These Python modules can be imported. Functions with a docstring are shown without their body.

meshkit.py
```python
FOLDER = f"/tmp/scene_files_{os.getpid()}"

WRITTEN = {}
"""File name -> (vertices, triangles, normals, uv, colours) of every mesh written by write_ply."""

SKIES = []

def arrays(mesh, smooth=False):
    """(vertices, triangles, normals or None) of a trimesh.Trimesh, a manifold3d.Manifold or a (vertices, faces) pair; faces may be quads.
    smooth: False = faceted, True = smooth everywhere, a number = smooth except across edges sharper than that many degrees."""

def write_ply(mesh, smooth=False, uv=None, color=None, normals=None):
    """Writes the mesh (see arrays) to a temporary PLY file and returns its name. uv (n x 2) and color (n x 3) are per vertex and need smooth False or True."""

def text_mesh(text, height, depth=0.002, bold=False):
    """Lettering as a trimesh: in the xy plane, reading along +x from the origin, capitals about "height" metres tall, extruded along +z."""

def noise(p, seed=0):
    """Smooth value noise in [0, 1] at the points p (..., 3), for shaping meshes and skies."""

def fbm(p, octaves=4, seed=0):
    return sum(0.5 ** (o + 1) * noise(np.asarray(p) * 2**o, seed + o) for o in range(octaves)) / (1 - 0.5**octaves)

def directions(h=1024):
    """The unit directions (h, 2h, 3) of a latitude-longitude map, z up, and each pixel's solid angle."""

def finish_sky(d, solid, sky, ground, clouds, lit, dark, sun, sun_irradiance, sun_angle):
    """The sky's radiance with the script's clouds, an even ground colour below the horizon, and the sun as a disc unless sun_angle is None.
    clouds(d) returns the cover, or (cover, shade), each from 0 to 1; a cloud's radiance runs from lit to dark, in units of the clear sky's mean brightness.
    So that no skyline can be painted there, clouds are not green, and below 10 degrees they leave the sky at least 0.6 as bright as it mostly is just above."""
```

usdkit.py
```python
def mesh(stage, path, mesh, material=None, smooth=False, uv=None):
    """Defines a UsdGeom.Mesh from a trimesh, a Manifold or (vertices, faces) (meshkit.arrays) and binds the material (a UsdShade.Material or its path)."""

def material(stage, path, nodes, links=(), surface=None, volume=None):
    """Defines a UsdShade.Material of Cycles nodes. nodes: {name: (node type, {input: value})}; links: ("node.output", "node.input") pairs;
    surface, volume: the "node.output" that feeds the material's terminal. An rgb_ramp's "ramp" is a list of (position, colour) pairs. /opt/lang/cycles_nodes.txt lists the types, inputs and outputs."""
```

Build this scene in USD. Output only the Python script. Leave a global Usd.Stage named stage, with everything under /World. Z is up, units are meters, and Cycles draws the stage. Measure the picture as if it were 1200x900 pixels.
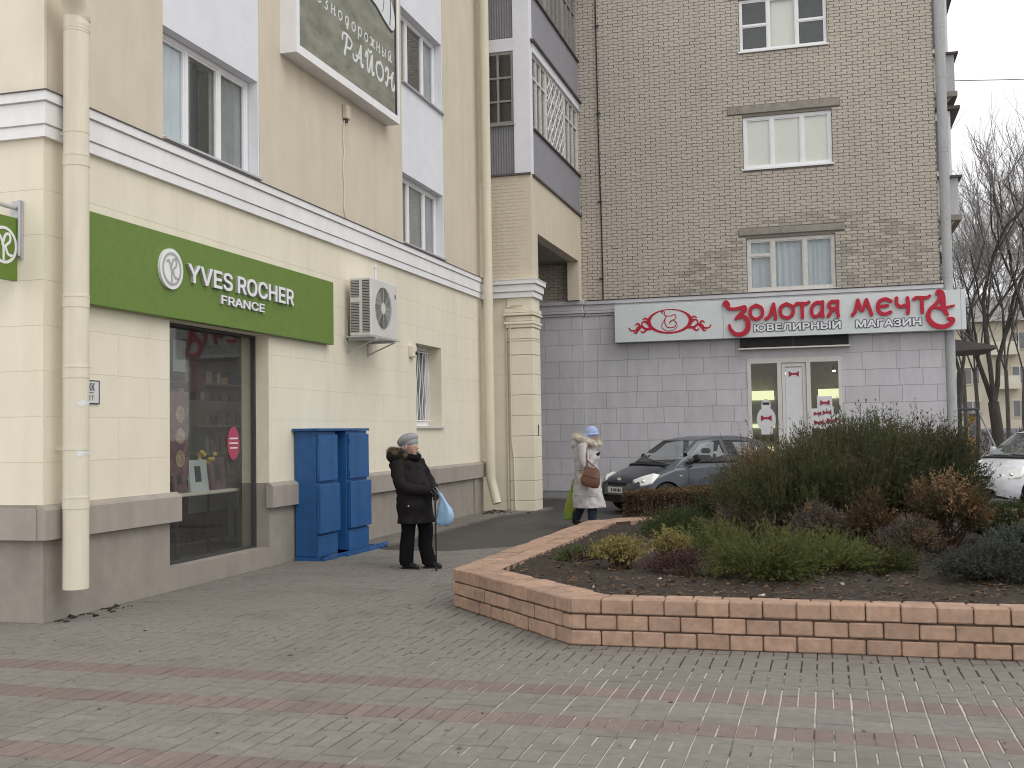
import math
import numpy as np
import trimesh
import manifold3d as m3
import usdkit
import meshkit
from pxr import Usd, UsdGeom, UsdLux, UsdShade, Gf, Sdf
from shapely.geometry import Polygon, LineString, Point, box as sbox
from shapely import affinity, union_all

stage = Usd.Stage.CreateInMemory()
UsdGeom.SetStageUpAxis(stage, UsdGeom.Tokens.z)
UsdGeom.SetStageMetersPerUnit(stage, 1.0)
UsdGeom.Xform.Define(stage, '/World')
UsdGeom.Scope.Define(stage, '/World/Looks')
stage.SetDefaultPrim(stage.GetPrimAtPath('/World'))

# ------------------------------------------------------------------ camera
# x runs along the brick building's front, y along the yellow building's front
YAW, PITCH, ROLL, EYE = math.radians(15.78), math.radians(2.5), math.radians(0.93), 1.7
_rz = np.array([[math.cos(YAW), math.sin(YAW), 0], [-math.sin(YAW), math.cos(YAW), 0], [0, 0, 1.0]])
_cp, _sp, _c, _s = math.cos(PITCH), math.sin(PITCH), math.cos(ROLL), math.sin(ROLL)
_r, _f, _d = np.array([1.0, 0, 0]), np.array([0, _cp, _sp]), np.array([0, _sp, -_cp])
CAM = np.array([_c * _r + _s * _d, -_s * _r + _c * _d, _f]) @ _rz      # rows: right, down, forward
cam = UsdGeom.Camera.Define(stage, '/World/camera')
cam.AddTransformOp().Set(Gf.Matrix4d(*[float(v) for v in (*CAM[0], 0, *(-CAM[1]), 0, *(-CAM[2]), 0, 0, 0, EYE, 1)]))
cam.CreateHorizontalApertureAttr(36.0)
cam.CreateVerticalApertureAttr(27.0)
cam.CreateFocalLengthAttr(39.0)
cam.CreateClippingRangeAttr(Gf.Vec2f(0.1, 2000))
cam.CreateExposureAttr(0.55)

# ------------------------------------------------------------------ overcast sky and a very soft sun
SUN_AZ, SUN_EL = math.radians(115.0), math.radians(48.0)               # azimuth clockwise from +y
sun_dir = np.array([math.sin(SUN_AZ) * math.cos(SUN_EL), math.cos(SUN_AZ) * math.cos(SUN_EL), math.sin(SUN_EL)])
sky = UsdLux.DomeLight.Define(stage, '/World/sky')
sky.GetPrim().SetCustomDataByKey('kind', 'structure')
skym = usdkit.material(stage, '/World/Looks/overcast_sky', {
    'sky': ('sky_texture', {'sky_type': 'single_scattering', 'sun_disc': False, 'sun_elevation': SUN_EL, 'sun_rotation': SUN_AZ}),
    'co': ('texture_coordinate', {}),
    'mp': ('mapping', {'scale': (1.0, 1.0, 2.6)}),
    'n': ('noise_texture', {'scale': 2.2, 'detail': 5.0, 'roughness': 0.55}),
    'r': ('rgb_ramp', {'ramp': [(0.25, (5.0, 5.0, 5.05)), (0.75, (6.2, 6.15, 6.05))]}),
    'm': ('mix_color', {'fac': 0.93, 'use_clamp': False}),
    'b': ('background_shader', {'strength': 0.15})},
    [('co.generated', 'mp.vector'), ('mp.vector', 'n.vector'), ('n.fac', 'r.fac'), ('sky.color', 'm.a'), ('r.color', 'm.b'), ('m.result', 'b.color')],
    surface='b.background')
UsdShade.MaterialBindingAPI.Apply(sky.GetPrim()).Bind(skym)
sun = UsdLux.DistantLight.Define(stage, '/World/sun')
sun.CreateNormalizeAttr(True)
sun.CreateIntensityAttr(0.16)
sun.CreateAngleAttr(35.0)
sun.CreateColorAttr(Gf.Vec3f(1.0, 0.96, 0.9))
_z = sun_dir
_x = np.cross([0, 0, 1.0], _z); _x /= np.linalg.norm(_x)
_y = np.cross(_z, _x)
sun.AddTransformOp().Set(Gf.Matrix4d(*[float(v) for v in (*_x, 0, *_y, 0, *_z, 0, 0, 0, 30, 1)]))

# ------------------------------------------------------------------ naming and scene helpers
USED = {}


def numbered(parent, name):
    k = USED.get((parent, name), -1) + 1
    USED[(parent, name)] = k
    return f'{parent}/{name}' if k == 0 else f'{parent}/{name}_{k:03d}'


def meta(prim, label=None, cat=None, group=None, kind=None):
    for k, v in (('label', label), ('category', cat), ('group', group), ('kind', kind)):
        if v:
            prim.SetCustomDataByKey(k, v)


FRAMES = {'W': np.eye(3), 'L': np.array([[0, -1.0, 0], [1.0, 0, 0], [0, 0, 1.0]])}     # L: local x = world y, local y = -world x
FROT = {'W': 0.0, 'L': 90.0}


class Thing:
    """An Xform under /World whose meshes are given in the frame's own coordinates (metres)."""

    def __init__(self, name, label=None, cat=None, org=(0, 0, 0), frame='W', rot=None, group=None, kind=None):
        self.path = numbered('/World', name)
        x = UsdGeom.Xform.Define(stage, self.path)
        self.org = np.array(org, float)
        w = FRAMES[frame] @ self.org if rot is None else self.org
        x.AddTranslateOp().Set(Gf.Vec3d(*map(float, w)))
        r = FROT[frame] if rot is None else rot
        if r:
            x.AddRotateZOp().Set(float(r))
        self.shift = self.org if rot is None else np.zeros(3)
        meta(x.GetPrim(), label, cat, group, kind)

    def add(self, name, mesh, mat, parent=None, smooth=False, label=None, kind=None):
        p = numbered(parent or self.path, name)
        v, f = vf(mesh)
        m = usdkit.mesh(stage, p, (v - self.shift, f), MATS[mat] if isinstance(mat, str) else mat, smooth=smooth)
        meta(m.GetPrim(), label=label, kind=kind)
        return p


def single(name, mesh, mat, label=None, cat=None, group=None, kind=None, smooth=False):
    p = numbered('/World', name)
    m = usdkit.mesh(stage, p, vf(mesh), MATS[mat], smooth=smooth)
    meta(m.GetPrim(), label, cat, group, kind)
    return p


def vf(mesh):
    if hasattr(mesh, 'to_mesh'):
        m = mesh.to_mesh()
        return np.array(m.vert_properties[:, :3], float), np.array(m.tri_verts, int)
    if isinstance(mesh, (tuple, list)) and len(mesh) == 2 and np.ndim(mesh[0]) == 2:
        v, f = np.asarray(mesh[0], float), np.asarray(mesh[1], int)
        if f.shape[1] == 4:
            f = np.vstack([f[:, [0, 1, 2]], f[:, [0, 2, 3]]])
        return v, f
    return np.array(mesh.vertices, float), np.array(mesh.faces, int)


def cat(*ms):
    vs, fs, n = [], [], 0
    for m in ms:
        v, f = vf(m)
        vs.append(v); fs.append(f + n); n += len(v)
    return np.vstack(vs), np.vstack(fs)


def bx(x0, x1, y0, y1, z0, z1):
    v = np.array([[x, y, z] for z in (z0, z1) for y in (y0, y1) for x in (x0, x1)], float)
    f = np.array([[0, 2, 3, 1], [4, 5, 7, 6], [0, 1, 5, 4], [2, 6, 7, 3], [0, 4, 6, 2], [1, 3, 7, 5]])
    return vf((v, f))


def cbx(x0, x1, y0, y1, z0, z1, c=0.006):
    """A box with chamfered edges."""
    pts = []
    for sx in (0, 1):
        for sy in (0, 1):
            for sz in (0, 1):
                p = np.array([(x0, x1)[sx], (y0, y1)[sy], (z0, z1)[sz]])
                d = np.array([1 - 2 * sx, 1 - 2 * sy, 1 - 2 * sz]) * c
                for k in range(3):
                    q = p + d; q[k] = p[k]
                    pts.append(q)
    return m3.Manifold.hull_points(np.array(pts))


def rot(mesh, ang, axis='z', about=(0, 0, 0)):
    v, f = vf(mesh)
    a, c, s = np.array(about, float), math.cos(ang), math.sin(ang)
    R = {'z': [[c, -s, 0], [s, c, 0], [0, 0, 1]], 'x': [[1, 0, 0], [0, c, -s], [0, s, c]], 'y': [[c, 0, s], [0, 1, 0], [-s, 0, c]]}[axis]
    return (v - a) @ np.array(R).T + a, f


def mv(mesh, d, s=1.0):
    v, f = vf(mesh)
    return v * np.asarray(s, float) + np.asarray(d, float), f


UP = np.array([[1.0, 0, 0], [0, 0, -1.0], [0, 1.0, 0]])               # drawing plane (x, y) -> facade (x, z), extrusion towards -y


def ext(poly, y0, y1):
    """Facade outline (x, z) made solid between y0 (street side) and y1."""
    out = []
    for g in getattr(poly, 'geoms', [poly]):
        if g.area < 1e-7 or g.geom_type != 'Polygon':
            continue
        m = trimesh.creation.extrude_polygon(g, y1 - y0, engine='earcut')
        out.append((np.array(m.vertices) @ UP.T + [0, y1, 0], np.array(m.faces)))
    return cat(*out)


def letters(text, h, x, z, y, depth=0.02, bold=False, width=None, shear=0.0):
    """Lettering standing on a facade: left end x, baseline z, back at y."""
    m = meshkit.text_mesh(text, h, depth, bold)
    v = np.array(m.vertices)
    if width:
        v[:, 0] = (v[:, 0] - v[:, 0].min()) * width / np.ptp(v[:, 0])
    v[:, 0] += shear * v[:, 1]
    return v @ UP.T + [x, y, z], np.array(m.faces)


def curve(pts, n=10):
    """Catmull-Rom through the points."""
    p = np.asarray(pts, float)
    if len(p) < 3:
        return p
    q = np.vstack([2 * p[0] - p[1], p, 2 * p[-1] - p[-2]])
    out = []
    t = np.linspace(0, 1, n, endpoint=False)[:, None]
    for i in range(len(p) - 1):
        a, b, c, d = q[i:i + 4]
        out.append(0.5 * (2 * b + (c - a) * t + (2 * a - 5 * b + 4 * c - d) * t ** 2 + (3 * b - a - 3 * c + d) * t ** 3))
    return np.vstack(out + [p[-1:]])


def letter_shape(text, h, x, z, width=None):
    """Lettering as a flat outline (x, z)."""
    m = meshkit.text_mesh(text, h, 0.01, False)
    v = np.array(m.vertices)
    if width:
        v[:, 0] = (v[:, 0] - v[:, 0].min()) * width / np.ptp(v[:, 0])
    up_ = m.face_normals[:, 2] > 0.5
    tr = [Polygon(v[f][:, :2]) for f in np.array(m.faces)[up_]]
    return affinity.translate(union_all([q.buffer(1e-5) for q in tr]), x, z)


def brush(pts, w, smooth=True, n=10):
    """A pen stroke; w is one width or a width per point."""
    p = np.asarray(pts, float)
    ws = np.broadcast_to(np.asarray(w, float), (len(p),))
    if smooth and len(p) > 2:
        pw = curve(np.column_stack([p, ws]), n)
    else:
        pw = np.column_stack([p, ws])
    parts = []
    for a, b in zip(pw[:-1], pw[1:]):
        parts.append(union_all([Point(a[:2]).buffer(a[2] / 2, 6), Point(b[:2]).buffer(b[2] / 2, 6)]).convex_hull)
    return union_all(parts).simplify(0.0008)


def tube(pts, r, sides=10, cap=True):
    p = np.asarray(pts, float)
    rr = np.broadcast_to(np.asarray(r, float), (len(p),))
    t = np.gradient(p, axis=0)
    t /= np.linalg.norm(t, axis=1, keepdims=True) + 1e-12
    ref = np.array([0, 0, 1.0]) if abs(t[:, 2]).mean() < 0.8 else np.array([1.0, 0, 0])
    a = np.cross(t, ref); a /= np.linalg.norm(a, axis=1, keepdims=True) + 1e-12
    b = np.cross(t, a)
    ang = np.arange(sides) * 2 * np.pi / sides
    v = p[:, None] + rr[:, None, None] * (np.cos(ang)[None, :, None] * a[:, None] + np.sin(ang)[None, :, None] * b[:, None])
    i, j = np.meshgrid(np.arange(len(p) - 1), np.arange(sides), indexing='ij')
    q = np.stack([i * sides + j, i * sides + (j + 1) % sides, (i + 1) * sides + (j + 1) % sides, (i + 1) * sides + j], -1).reshape(-1, 4)
    f = np.vstack([q[:, [0, 1, 2]], q[:, [0, 2, 3]]])
    v = v.reshape(-1, 3)
    if cap:
        n = len(v)
        v = np.vstack([v, p[0], p[-1]])
        k = np.arange(sides); k2 = (k + 1) % sides
        e = (len(p) - 1) * sides
        f = np.vstack([f, np.stack([np.full(sides, n), k2, k], 1), np.stack([np.full(sides, n + 1), e + k, e + k2], 1)])
    return v, f


def ball(c, r, n=16):
    m = trimesh.creation.icosphere(subdivisions=2 if n <= 16 else 3)
    return np.array(m.vertices) * np.broadcast_to(r, (3,)) + np.asarray(c, float), np.array(m.faces)


def cyl(c, r, h, axis='z', n=24, r2=None):
    a = np.arange(n) * 2 * np.pi / n
    ring = np.column_stack([np.cos(a), np.sin(a)])
    v = np.vstack([np.column_stack([ring * r, np.zeros(n)]), np.column_stack([ring * (r if r2 is None else r2), np.full(n, h)]), [[0, 0, 0], [0, 0, h]]])
    k = np.arange(n); k2 = (k + 1) % n
    f = np.vstack([np.stack([k, k2, n + k2], 1), np.stack([k, n + k2, n + k], 1), np.stack([np.full(n, 2 * n), k2, k], 1), np.stack([np.full(n, 2 * n + 1), n + k, n + k2], 1)])
    if axis == 'y':
        v = v[:, [0, 2, 1]] * [1, 1, 1]; f = f[:, ::-1]
    if axis == 'x':
        v = v[:, [2, 0, 1]]
    return v + np.asarray(c, float), f


def loft(rings, n=28, cap=True, wob=0.0, seed=0, power=2.0):
    """Rings (cx, cy, z, rx, ry[, tilt about y]) skinned from the first to the last."""
    a = np.arange(n) * 2 * np.pi / n
    ca, sa = np.cos(a), np.sin(a)
    ex = 2.0 / power
    ux, uy = np.sign(ca) * np.abs(ca) ** ex, np.sign(sa) * np.abs(sa) ** ex
    vs = []
    for r in rings:
        cx, cy, z, rx, ry = r[:5]
        tl = r[5] if len(r) > 5 else 0.0
        vs.append(np.column_stack([cx + rx * ux * math.cos(tl), cy + ry * uy, z + rx * ux * math.sin(tl)]))
    v = np.vstack(vs)
    if wob:
        w = (meshkit.fbm(v * 7.0 + seed * 3.1, 3, seed) - 0.5) * 2 * wob + (meshkit.noise(v * [22, 22, 9] + 5, seed + 9) - 0.5) * wob
        c = np.repeat(np.array([[r[0], r[1], r[2]] for r in rings]), n, axis=0)
        d = v - c; d[:, 2] = 0
        d /= np.linalg.norm(d, axis=1, keepdims=True) + 1e-9
        v = v + d * w[:, None]
    i, j = np.meshgrid(np.arange(len(rings) - 1), np.arange(n), indexing='ij')
    q = np.stack([i * n + j, i * n + (j + 1) % n, (i + 1) * n + (j + 1) % n, (i + 1) * n + j], -1).reshape(-1, 4)
    f = np.vstack([q[:, [0, 1, 2]], q[:, [0, 2, 3]]])
    if cap:
        m = len(v)
        v = np.vstack([v, v[:n].mean(0), v[-n:].mean(0)])
        k = np.arange(n); k2 = (k + 1) % n; e = (len(rings) - 1) * n
        f = np.vstack([f, np.stack([np.full(n, m), k2, k], 1), np.stack([np.full(n, m + 1), e + k, e + k2], 1)])
    return v, f


def hullballs(*pr):
    """Hull of spheres (point, radius)."""
    return m3.Manifold.batch_hull([m3.Manifold.sphere(r, 18).translate(tuple(map(float, p))) for p, r in pr])


def chain(pts, rad):
    return [hullballs((a, ra), (b, rb)) for a, b, ra, rb in zip(pts[:-1], pts[1:], rad[:-1], rad[1:])]


def blend(parts, size=0.02, it=8):
    m = m3.Manifold.batch_boolean(parts, m3.OpType.Add).refine_to_length(size)
    v, f = vf(m)
    t = trimesh.Trimesh(v, f, process=True)
    trimesh.smoothing.filter_taubin(t, iterations=it)
    return np.array(t.vertices), np.array(t.faces)


# ------------------------------------------------------------------ materials
MATS = {}


def mat(name, col, rough=0.7, var=0.12, scale=6.0, bump=0.0, bscale=80.0, island=0.0, metal=0.0, spec=0.4, stretch=(1, 1, 1), tint=None, tscale=1.2, tamt=0.5, local=False, coat=0.0, trans=0.0, sheen=0.0, tlo=0.5, thi=0.72, streak=None):
    """Base colour with grain, optional second tone (stains, wear) in patches and an even shift per loose piece."""
    c = np.array(col, float)
    n = {'co': ('texture_coordinate', {}) if local else ('geometry', {}),
         'mp': ('mapping', {'scale': stretch}),
         'n': ('noise_texture', {'scale': scale, 'detail': 6.0, 'roughness': 0.6}),
         'r': ('rgb_ramp', {'ramp': [(0.3, tuple(c * (1 - var))), (0.7, tuple(np.minimum(c * (1 + var), 0.95)))]}),
         'p': ('principled_bsdf', {'roughness': rough, 'metallic': metal, 'specular_ior_level': spec, 'coat_weight': coat, 'sheen_weight': sheen})}
    src = 'co.object' if local else 'co.position'
    l = [(src, 'mp.vector'), ('mp.vector', 'n.vector'), ('n.fac', 'r.fac')]
    out = 'r.color'
    if tint is not None:
        n['tn'] = ('noise_texture', {'scale': tscale, 'detail': 5.0, 'roughness': 0.65})
        n['tr'] = ('rgb_ramp', {'ramp': [(tlo, (0, 0, 0)), (thi, (tamt,) * 3)]})
        n['tm'] = ('mix_color', {'b': tuple(tint)})
        l += [('mp.vector', 'tn.vector'), ('tn.fac', 'tr.fac'), ('tr.color', 'tm.fac'), (out, 'tm.a')]
        out = 'tm.result'
    if streak is not None:                                          # rain streaks running down
        n['kp'] = ('mapping', {'scale': (1.5, 1.5, 0.16)})
        n['kn'] = ('noise_texture', {'scale': 2.0, 'detail': 5.0, 'roughness': 0.6})
        n['kr'] = ('rgb_ramp', {'ramp': [(0.48, (0, 0, 0)), (0.78, (streak[3],) * 3)]})
        n['km'] = ('mix_color', {'b': tuple(streak[:3])})
        l += [(src, 'kp.vector'), ('kp.vector', 'kn.vector'), ('kn.fac', 'kr.fac'), ('kr.color', 'km.fac'), (out, 'km.a')]
        out = 'km.result'
    if island:
        n['g'] = ('geometry', {})
        n['o'] = ('object_info', {})
        n['ad'] = ('math', {'math_type': 'add'})
        n['fr'] = ('math', {'math_type': 'fraction'})
        n['ir'] = ('rgb_ramp', {'ramp': [(0.0, (1 - island, 1 - island * 1.05, 1 - island * 1.1)), (0.5, (1, 1, 1)), (1.0, (1 + island, 1 + island * 0.9, 1 + island * 0.8))]})
        n['im'] = ('mix_color', {'blend_type': 'multiply', 'fac': 1.0, 'use_clamp': False})
        l += [('g.random_per_island', 'ad.value1'), ('o.random', 'ad.value2'), ('ad.value', 'fr.value1'), ('fr.value', 'ir.fac'), (out, 'im.a'), ('ir.color', 'im.b')]
        out = 'im.result'
    l.append((out, 'p.base_color'))
    if bump:
        n['bn'] = ('noise_texture', {'scale': bscale, 'detail': 4.0, 'roughness': 0.6})
        n['bp'] = ('bump', {'strength': bump, 'distance': 0.01})
        l += [('mp.vector', 'bn.vector'), ('bn.fac', 'bp.height'), ('bp.normal', 'p.normal')]
    surf = 'p.BSDF'
    if trans:
        n['tb'] = ('translucent_bsdf', {})
        n['mx'] = ('mix_closure', {'fac': trans})
        l += [(out, 'tb.color'), ('p.BSDF', 'mx.closure1'), ('tb.BSDF', 'mx.closure2')]
        surf = 'mx.closure'
    MATS[name] = usdkit.material(stage, '/World/Looks/' + name, n, l, surface=surf)


def glass(name, tint=(0.9, 0.92, 0.92), refl=1.0, ior=1.5, dirt=0.03):
    n = {'lw': ('layer_weight', {'blend': 0.5}), 'pw': ('math', {'math_type': 'power', 'value2': 4.5}), 'fr': ('math', {'math_type': 'multiply_add', 'value2': 0.9, 'value3': 0.035 * (ior - 1) / 0.45}), 't': ('transparent_bsdf', {'color': tint}), 'g': ('glossy_bsdf', {'color': (refl,) * 3, 'roughness': 0.02}),
         'm': ('mix_closure', {}), 'd': ('diffuse_bsdf', {'color': (0.4, 0.4, 0.4)}), 'm2': ('mix_closure', {'fac': dirt})}
    MATS[name] = usdkit.material(stage, '/World/Looks/' + name, n, [('lw.facing', 'pw.value1'), ('pw.value', 'fr.value1'), ('fr.value', 'm.fac'), ('t.BSDF', 'm.closure1'), ('g.BSDF', 'm.closure2'), ('m.closure', 'm2.closure1'), ('d.BSDF', 'm2.closure2')], surface='m2.closure')


def emit(name, col, strength):
    MATS[name] = usdkit.material(stage, '/World/Looks/' + name, {'e': ('emission', {'color': col, 'strength': strength})}, [], surface='e.emission')


mat('stucco_upper', (0.605, 0.54, 0.43), 0.9, 0.05, 3.0, 0.25, 140, streak=(0.46, 0.405, 0.325, 0.3), tint=(0.535, 0.48, 0.375), tscale=0.7, tamt=0.5, stretch=(1, 1, 0.5))
mat('stucco_lower', (0.735, 0.685, 0.555), 0.9, 0.04, 3.0, 0.15, 140, streak=(0.57, 0.51, 0.40, 0.28), tint=(0.66, 0.605, 0.485), tscale=0.9, tamt=0.35, stretch=(1, 1, 0.4), island=0.012)
mat('stucco_white', (0.70, 0.71, 0.75), 0.9, 0.04, 3.0, 0.2, 140, tint=(0.6, 0.6, 0.63), tamt=0.3)
mat('trim_white', (0.78, 0.77, 0.78), 0.8, 0.05, 4.0, 0.1, 90, tint=(0.66, 0.64, 0.64), tamt=0.35, stretch=(1, 1, 0.4))
mat('joint_cream', (0.69, 0.635, 0.51), 0.95, 0.06)
mat('plinth', (0.30, 0.268, 0.232), 0.9, 0.08, 5.0, 0.25, 120, streak=(0.21, 0.185, 0.16, 0.4), tint=(0.23, 0.2, 0.18), tscale=1.6, tamt=0.6)
mat('ledge_taupe', (0.34, 0.303, 0.265), 0.85, 0.06, 5.0, 0.15, 120, streak=(0.23, 0.2, 0.17, 0.55), tint=(0.27, 0.24, 0.22), tamt=0.5)
mat('flashing', (0.09, 0.075, 0.075), 0.5, 0.15, 9.0)
mat('pvc_white', (0.78, 0.78, 0.79), 0.35, 0.03, 4.0)
mat('wood_white', (0.6, 0.58, 0.55), 0.6, 0.1, 9.0)
mat('wood_grey', (0.27, 0.25, 0.24), 0.7, 0.15, 9.0)
mat('curtain_grey', (0.47, 0.52, 0.545), 0.9, 0.08, 3.0)
mat('curtain_dark', (0.26, 0.27, 0.26), 0.9, 0.15, 3.0)
mat('blind_cream', (0.85, 0.83, 0.73), 0.8, 0.03, 3.0)
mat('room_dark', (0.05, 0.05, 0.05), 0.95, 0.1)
mat('brick_old', (0.425, 0.385, 0.335), 0.9, 0.18, 20, 0.35, 120, island=0.22, streak=(0.29, 0.26, 0.22, 0.3), tint=(0.33, 0.30, 0.255), tscale=0.7, tamt=0.4, tlo=0.4, thi=0.8)
mat('mortar', (0.215, 0.195, 0.17), 0.95, 0.2, 25, 0.3, 150)
mat('concrete_old', (0.29, 0.265, 0.232), 0.95, 0.15, 6, 0.4, 90, tint=(0.15, 0.135, 0.115), tscale=2.5)
mat('block_grey', (0.53, 0.52, 0.545), 0.85, 0.06, 4, 0.15, 100, island=0.05, streak=(0.40, 0.39, 0.405, 0.35), tint=(0.46, 0.45, 0.47), tscale=1.5, tamt=0.4, stretch=(1, 1, 0.5))
mat('joint_grey', (0.31, 0.305, 0.315), 0.9, 0.1)
mat('sign_green', (0.118, 0.195, 0.028), 0.45, 0.08, 12)
mat('sign_white', (0.62, 0.66, 0.67), 0.4, 0.03, 3, tint=(0.52, 0.55, 0.56), tamt=0.4)
mat('letter_white', (0.75, 0.75, 0.76), 0.4, 0.03)
mat('letter_side', (0.36, 0.37, 0.36), 0.5, 0.03)
mat('letter_red', (0.44, 0.008, 0.03), 0.5, 0.08, 6)
mat('letter_navy', (0.05, 0.055, 0.085), 0.5, 0.05)
mat('alu', (0.5, 0.5, 0.51), 0.4, 0.06, 6, metal=0.3)
mat('alu_frame', (0.62, 0.6, 0.57), 0.4, 0.05, 6)
mat('steel_dark', (0.05, 0.05, 0.055), 0.5, 0.1)
mat('black_matt', (0.018, 0.018, 0.02), 0.7, 0.1)
mat('pipe_cream', (0.66, 0.615, 0.49), 0.5, 0.03, 5, streak=(0.45, 0.39, 0.29, 0.5), tint=(0.6, 0.55, 0.43), tamt=0.3, stretch=(3, 3, 0.6))
mat('pipe_grey', (0.37, 0.38, 0.38), 0.45, 0.08, 5, tint=(0.27, 0.27, 0.27), tamt=0.5, stretch=(3, 3, 0.6))
mat('ac_white', (0.60, 0.585, 0.56), 0.45, 0.04, 5, tint=(0.48, 0.45, 0.42), tamt=0.5)
mat('ac_grille', (0.07, 0.068, 0.066), 0.6, 0.1)
mat('blue_paint', (0.018, 0.092, 0.255), 0.42, 0.12, 7, 0.08, 60, tint=(0.07, 0.06, 0.07), tscale=11, tamt=0.75, tlo=0.6, thi=0.72, streak=(0.012, 0.05, 0.13, 0.7))
mat('corrugated', (0.19, 0.19, 0.21), 0.6, 0.08, 5)
mat('parapet_grey', (0.26, 0.255, 0.285), 0.8, 0.06, 3, tint=(0.2, 0.2, 0.22), tamt=0.4)
mat('paver_grey', (0.198, 0.181, 0.162), 0.85, 0.14, 14, 0.4, 160, island=0.075, tint=(0.135, 0.12, 0.103), tscale=1.3, tamt=0.65)
mat('paver_red', (0.192, 0.147, 0.13), 0.85, 0.14, 14, 0.35, 160, island=0.09, tint=(0.155, 0.125, 0.11), tscale=1.6, tamt=0.75)
mat('joint_sand', (0.54, 0.505, 0.46), 0.95, 0.15, 30, 0.2, 200, tint=(0.10, 0.09, 0.08), tscale=0.6, tamt=1.0, tlo=0.52, thi=0.6)
mat('joint_dark', (0.045, 0.04, 0.035), 0.95, 0.2, 30, 0.2, 200, tint=(0.10, 0.09, 0.08), tscale=0.9, tamt=0.8)
mat('asphalt_wet', (0.042, 0.04, 0.039), 0.55, 0.25, 12, 0.5, 140, tint=(0.085, 0.078, 0.07), tscale=1.3, tamt=0.8)
mat('asphalt', (0.085, 0.082, 0.08), 0.9, 0.15, 12, 0.4, 140, tint=(0.06, 0.058, 0.055), tscale=0.6)
mat('ground_cement', (0.17, 0.155, 0.135), 0.95, 0.2, 8, 0.5, 60, tint=(0.09, 0.08, 0.07), tscale=2.5, tamt=0.8)
mat('planter_brick', (0.372, 0.245, 0.178), 0.9, 0.17, 16, 0.6, 110, island=0.14, tint=(0.22, 0.15, 0.11), tscale=5.5, tamt=0.7, streak=(0.25, 0.17, 0.12, 0.4))
mat('planter_mortar', (0.075, 0.05, 0.036), 0.95, 0.25, 30, 0.3, 120)
mat('soil', (0.038, 0.028, 0.021), 0.95, 0.35, 22, 1.0, 90, tint=(0.06, 0.045, 0.032), tscale=7, tamt=0.7)
mat('litter', (0.14, 0.085, 0.045), 0.9, 0.3, 9, island=0.4)
mat('pebble', (0.5, 0.48, 0.44), 0.9, 0.2, 9)
mat('juniper_dark', (0.043, 0.051, 0.021), 0.8, 0.45, 3.0, island=0.55, trans=0.2, tint=(0.10, 0.066, 0.034), tscale=2.2, tamt=0.65)
mat('juniper_green', (0.074, 0.088, 0.023), 0.75, 0.45, 5, island=0.55, trans=0.2, tint=(0.16, 0.15, 0.045), tscale=3, tamt=0.6)
mat('juniper_spread', (0.050, 0.068, 0.020), 0.75, 0.3, 5, island=0.45, trans=0.2)
mat('juniper_blue', (0.054, 0.062, 0.050), 0.8, 0.25, 5, island=0.4, trans=0.15)
mat('leaf_orange', (0.12, 0.067, 0.028), 0.8, 0.3, 5, island=0.5, trans=0.2, tint=(0.045, 0.045, 0.02), tscale=4, tamt=0.85, tlo=0.42, thi=0.62)
mat('leaf_mauve', (0.112, 0.085, 0.068), 0.85, 0.3, 6, island=0.4, trans=0.15, tint=(0.075, 0.06, 0.05), tscale=5)
mat('leaf_yellow', (0.165, 0.14, 0.048), 0.75, 0.3, 6, island=0.5, trans=0.2, tint=(0.12, 0.10, 0.03), tscale=9, tamt=0.8)
mat('leaf_hedge', (0.145, 0.095, 0.052), 0.85, 0.3, 6, island=0.45, trans=0.15)
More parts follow.
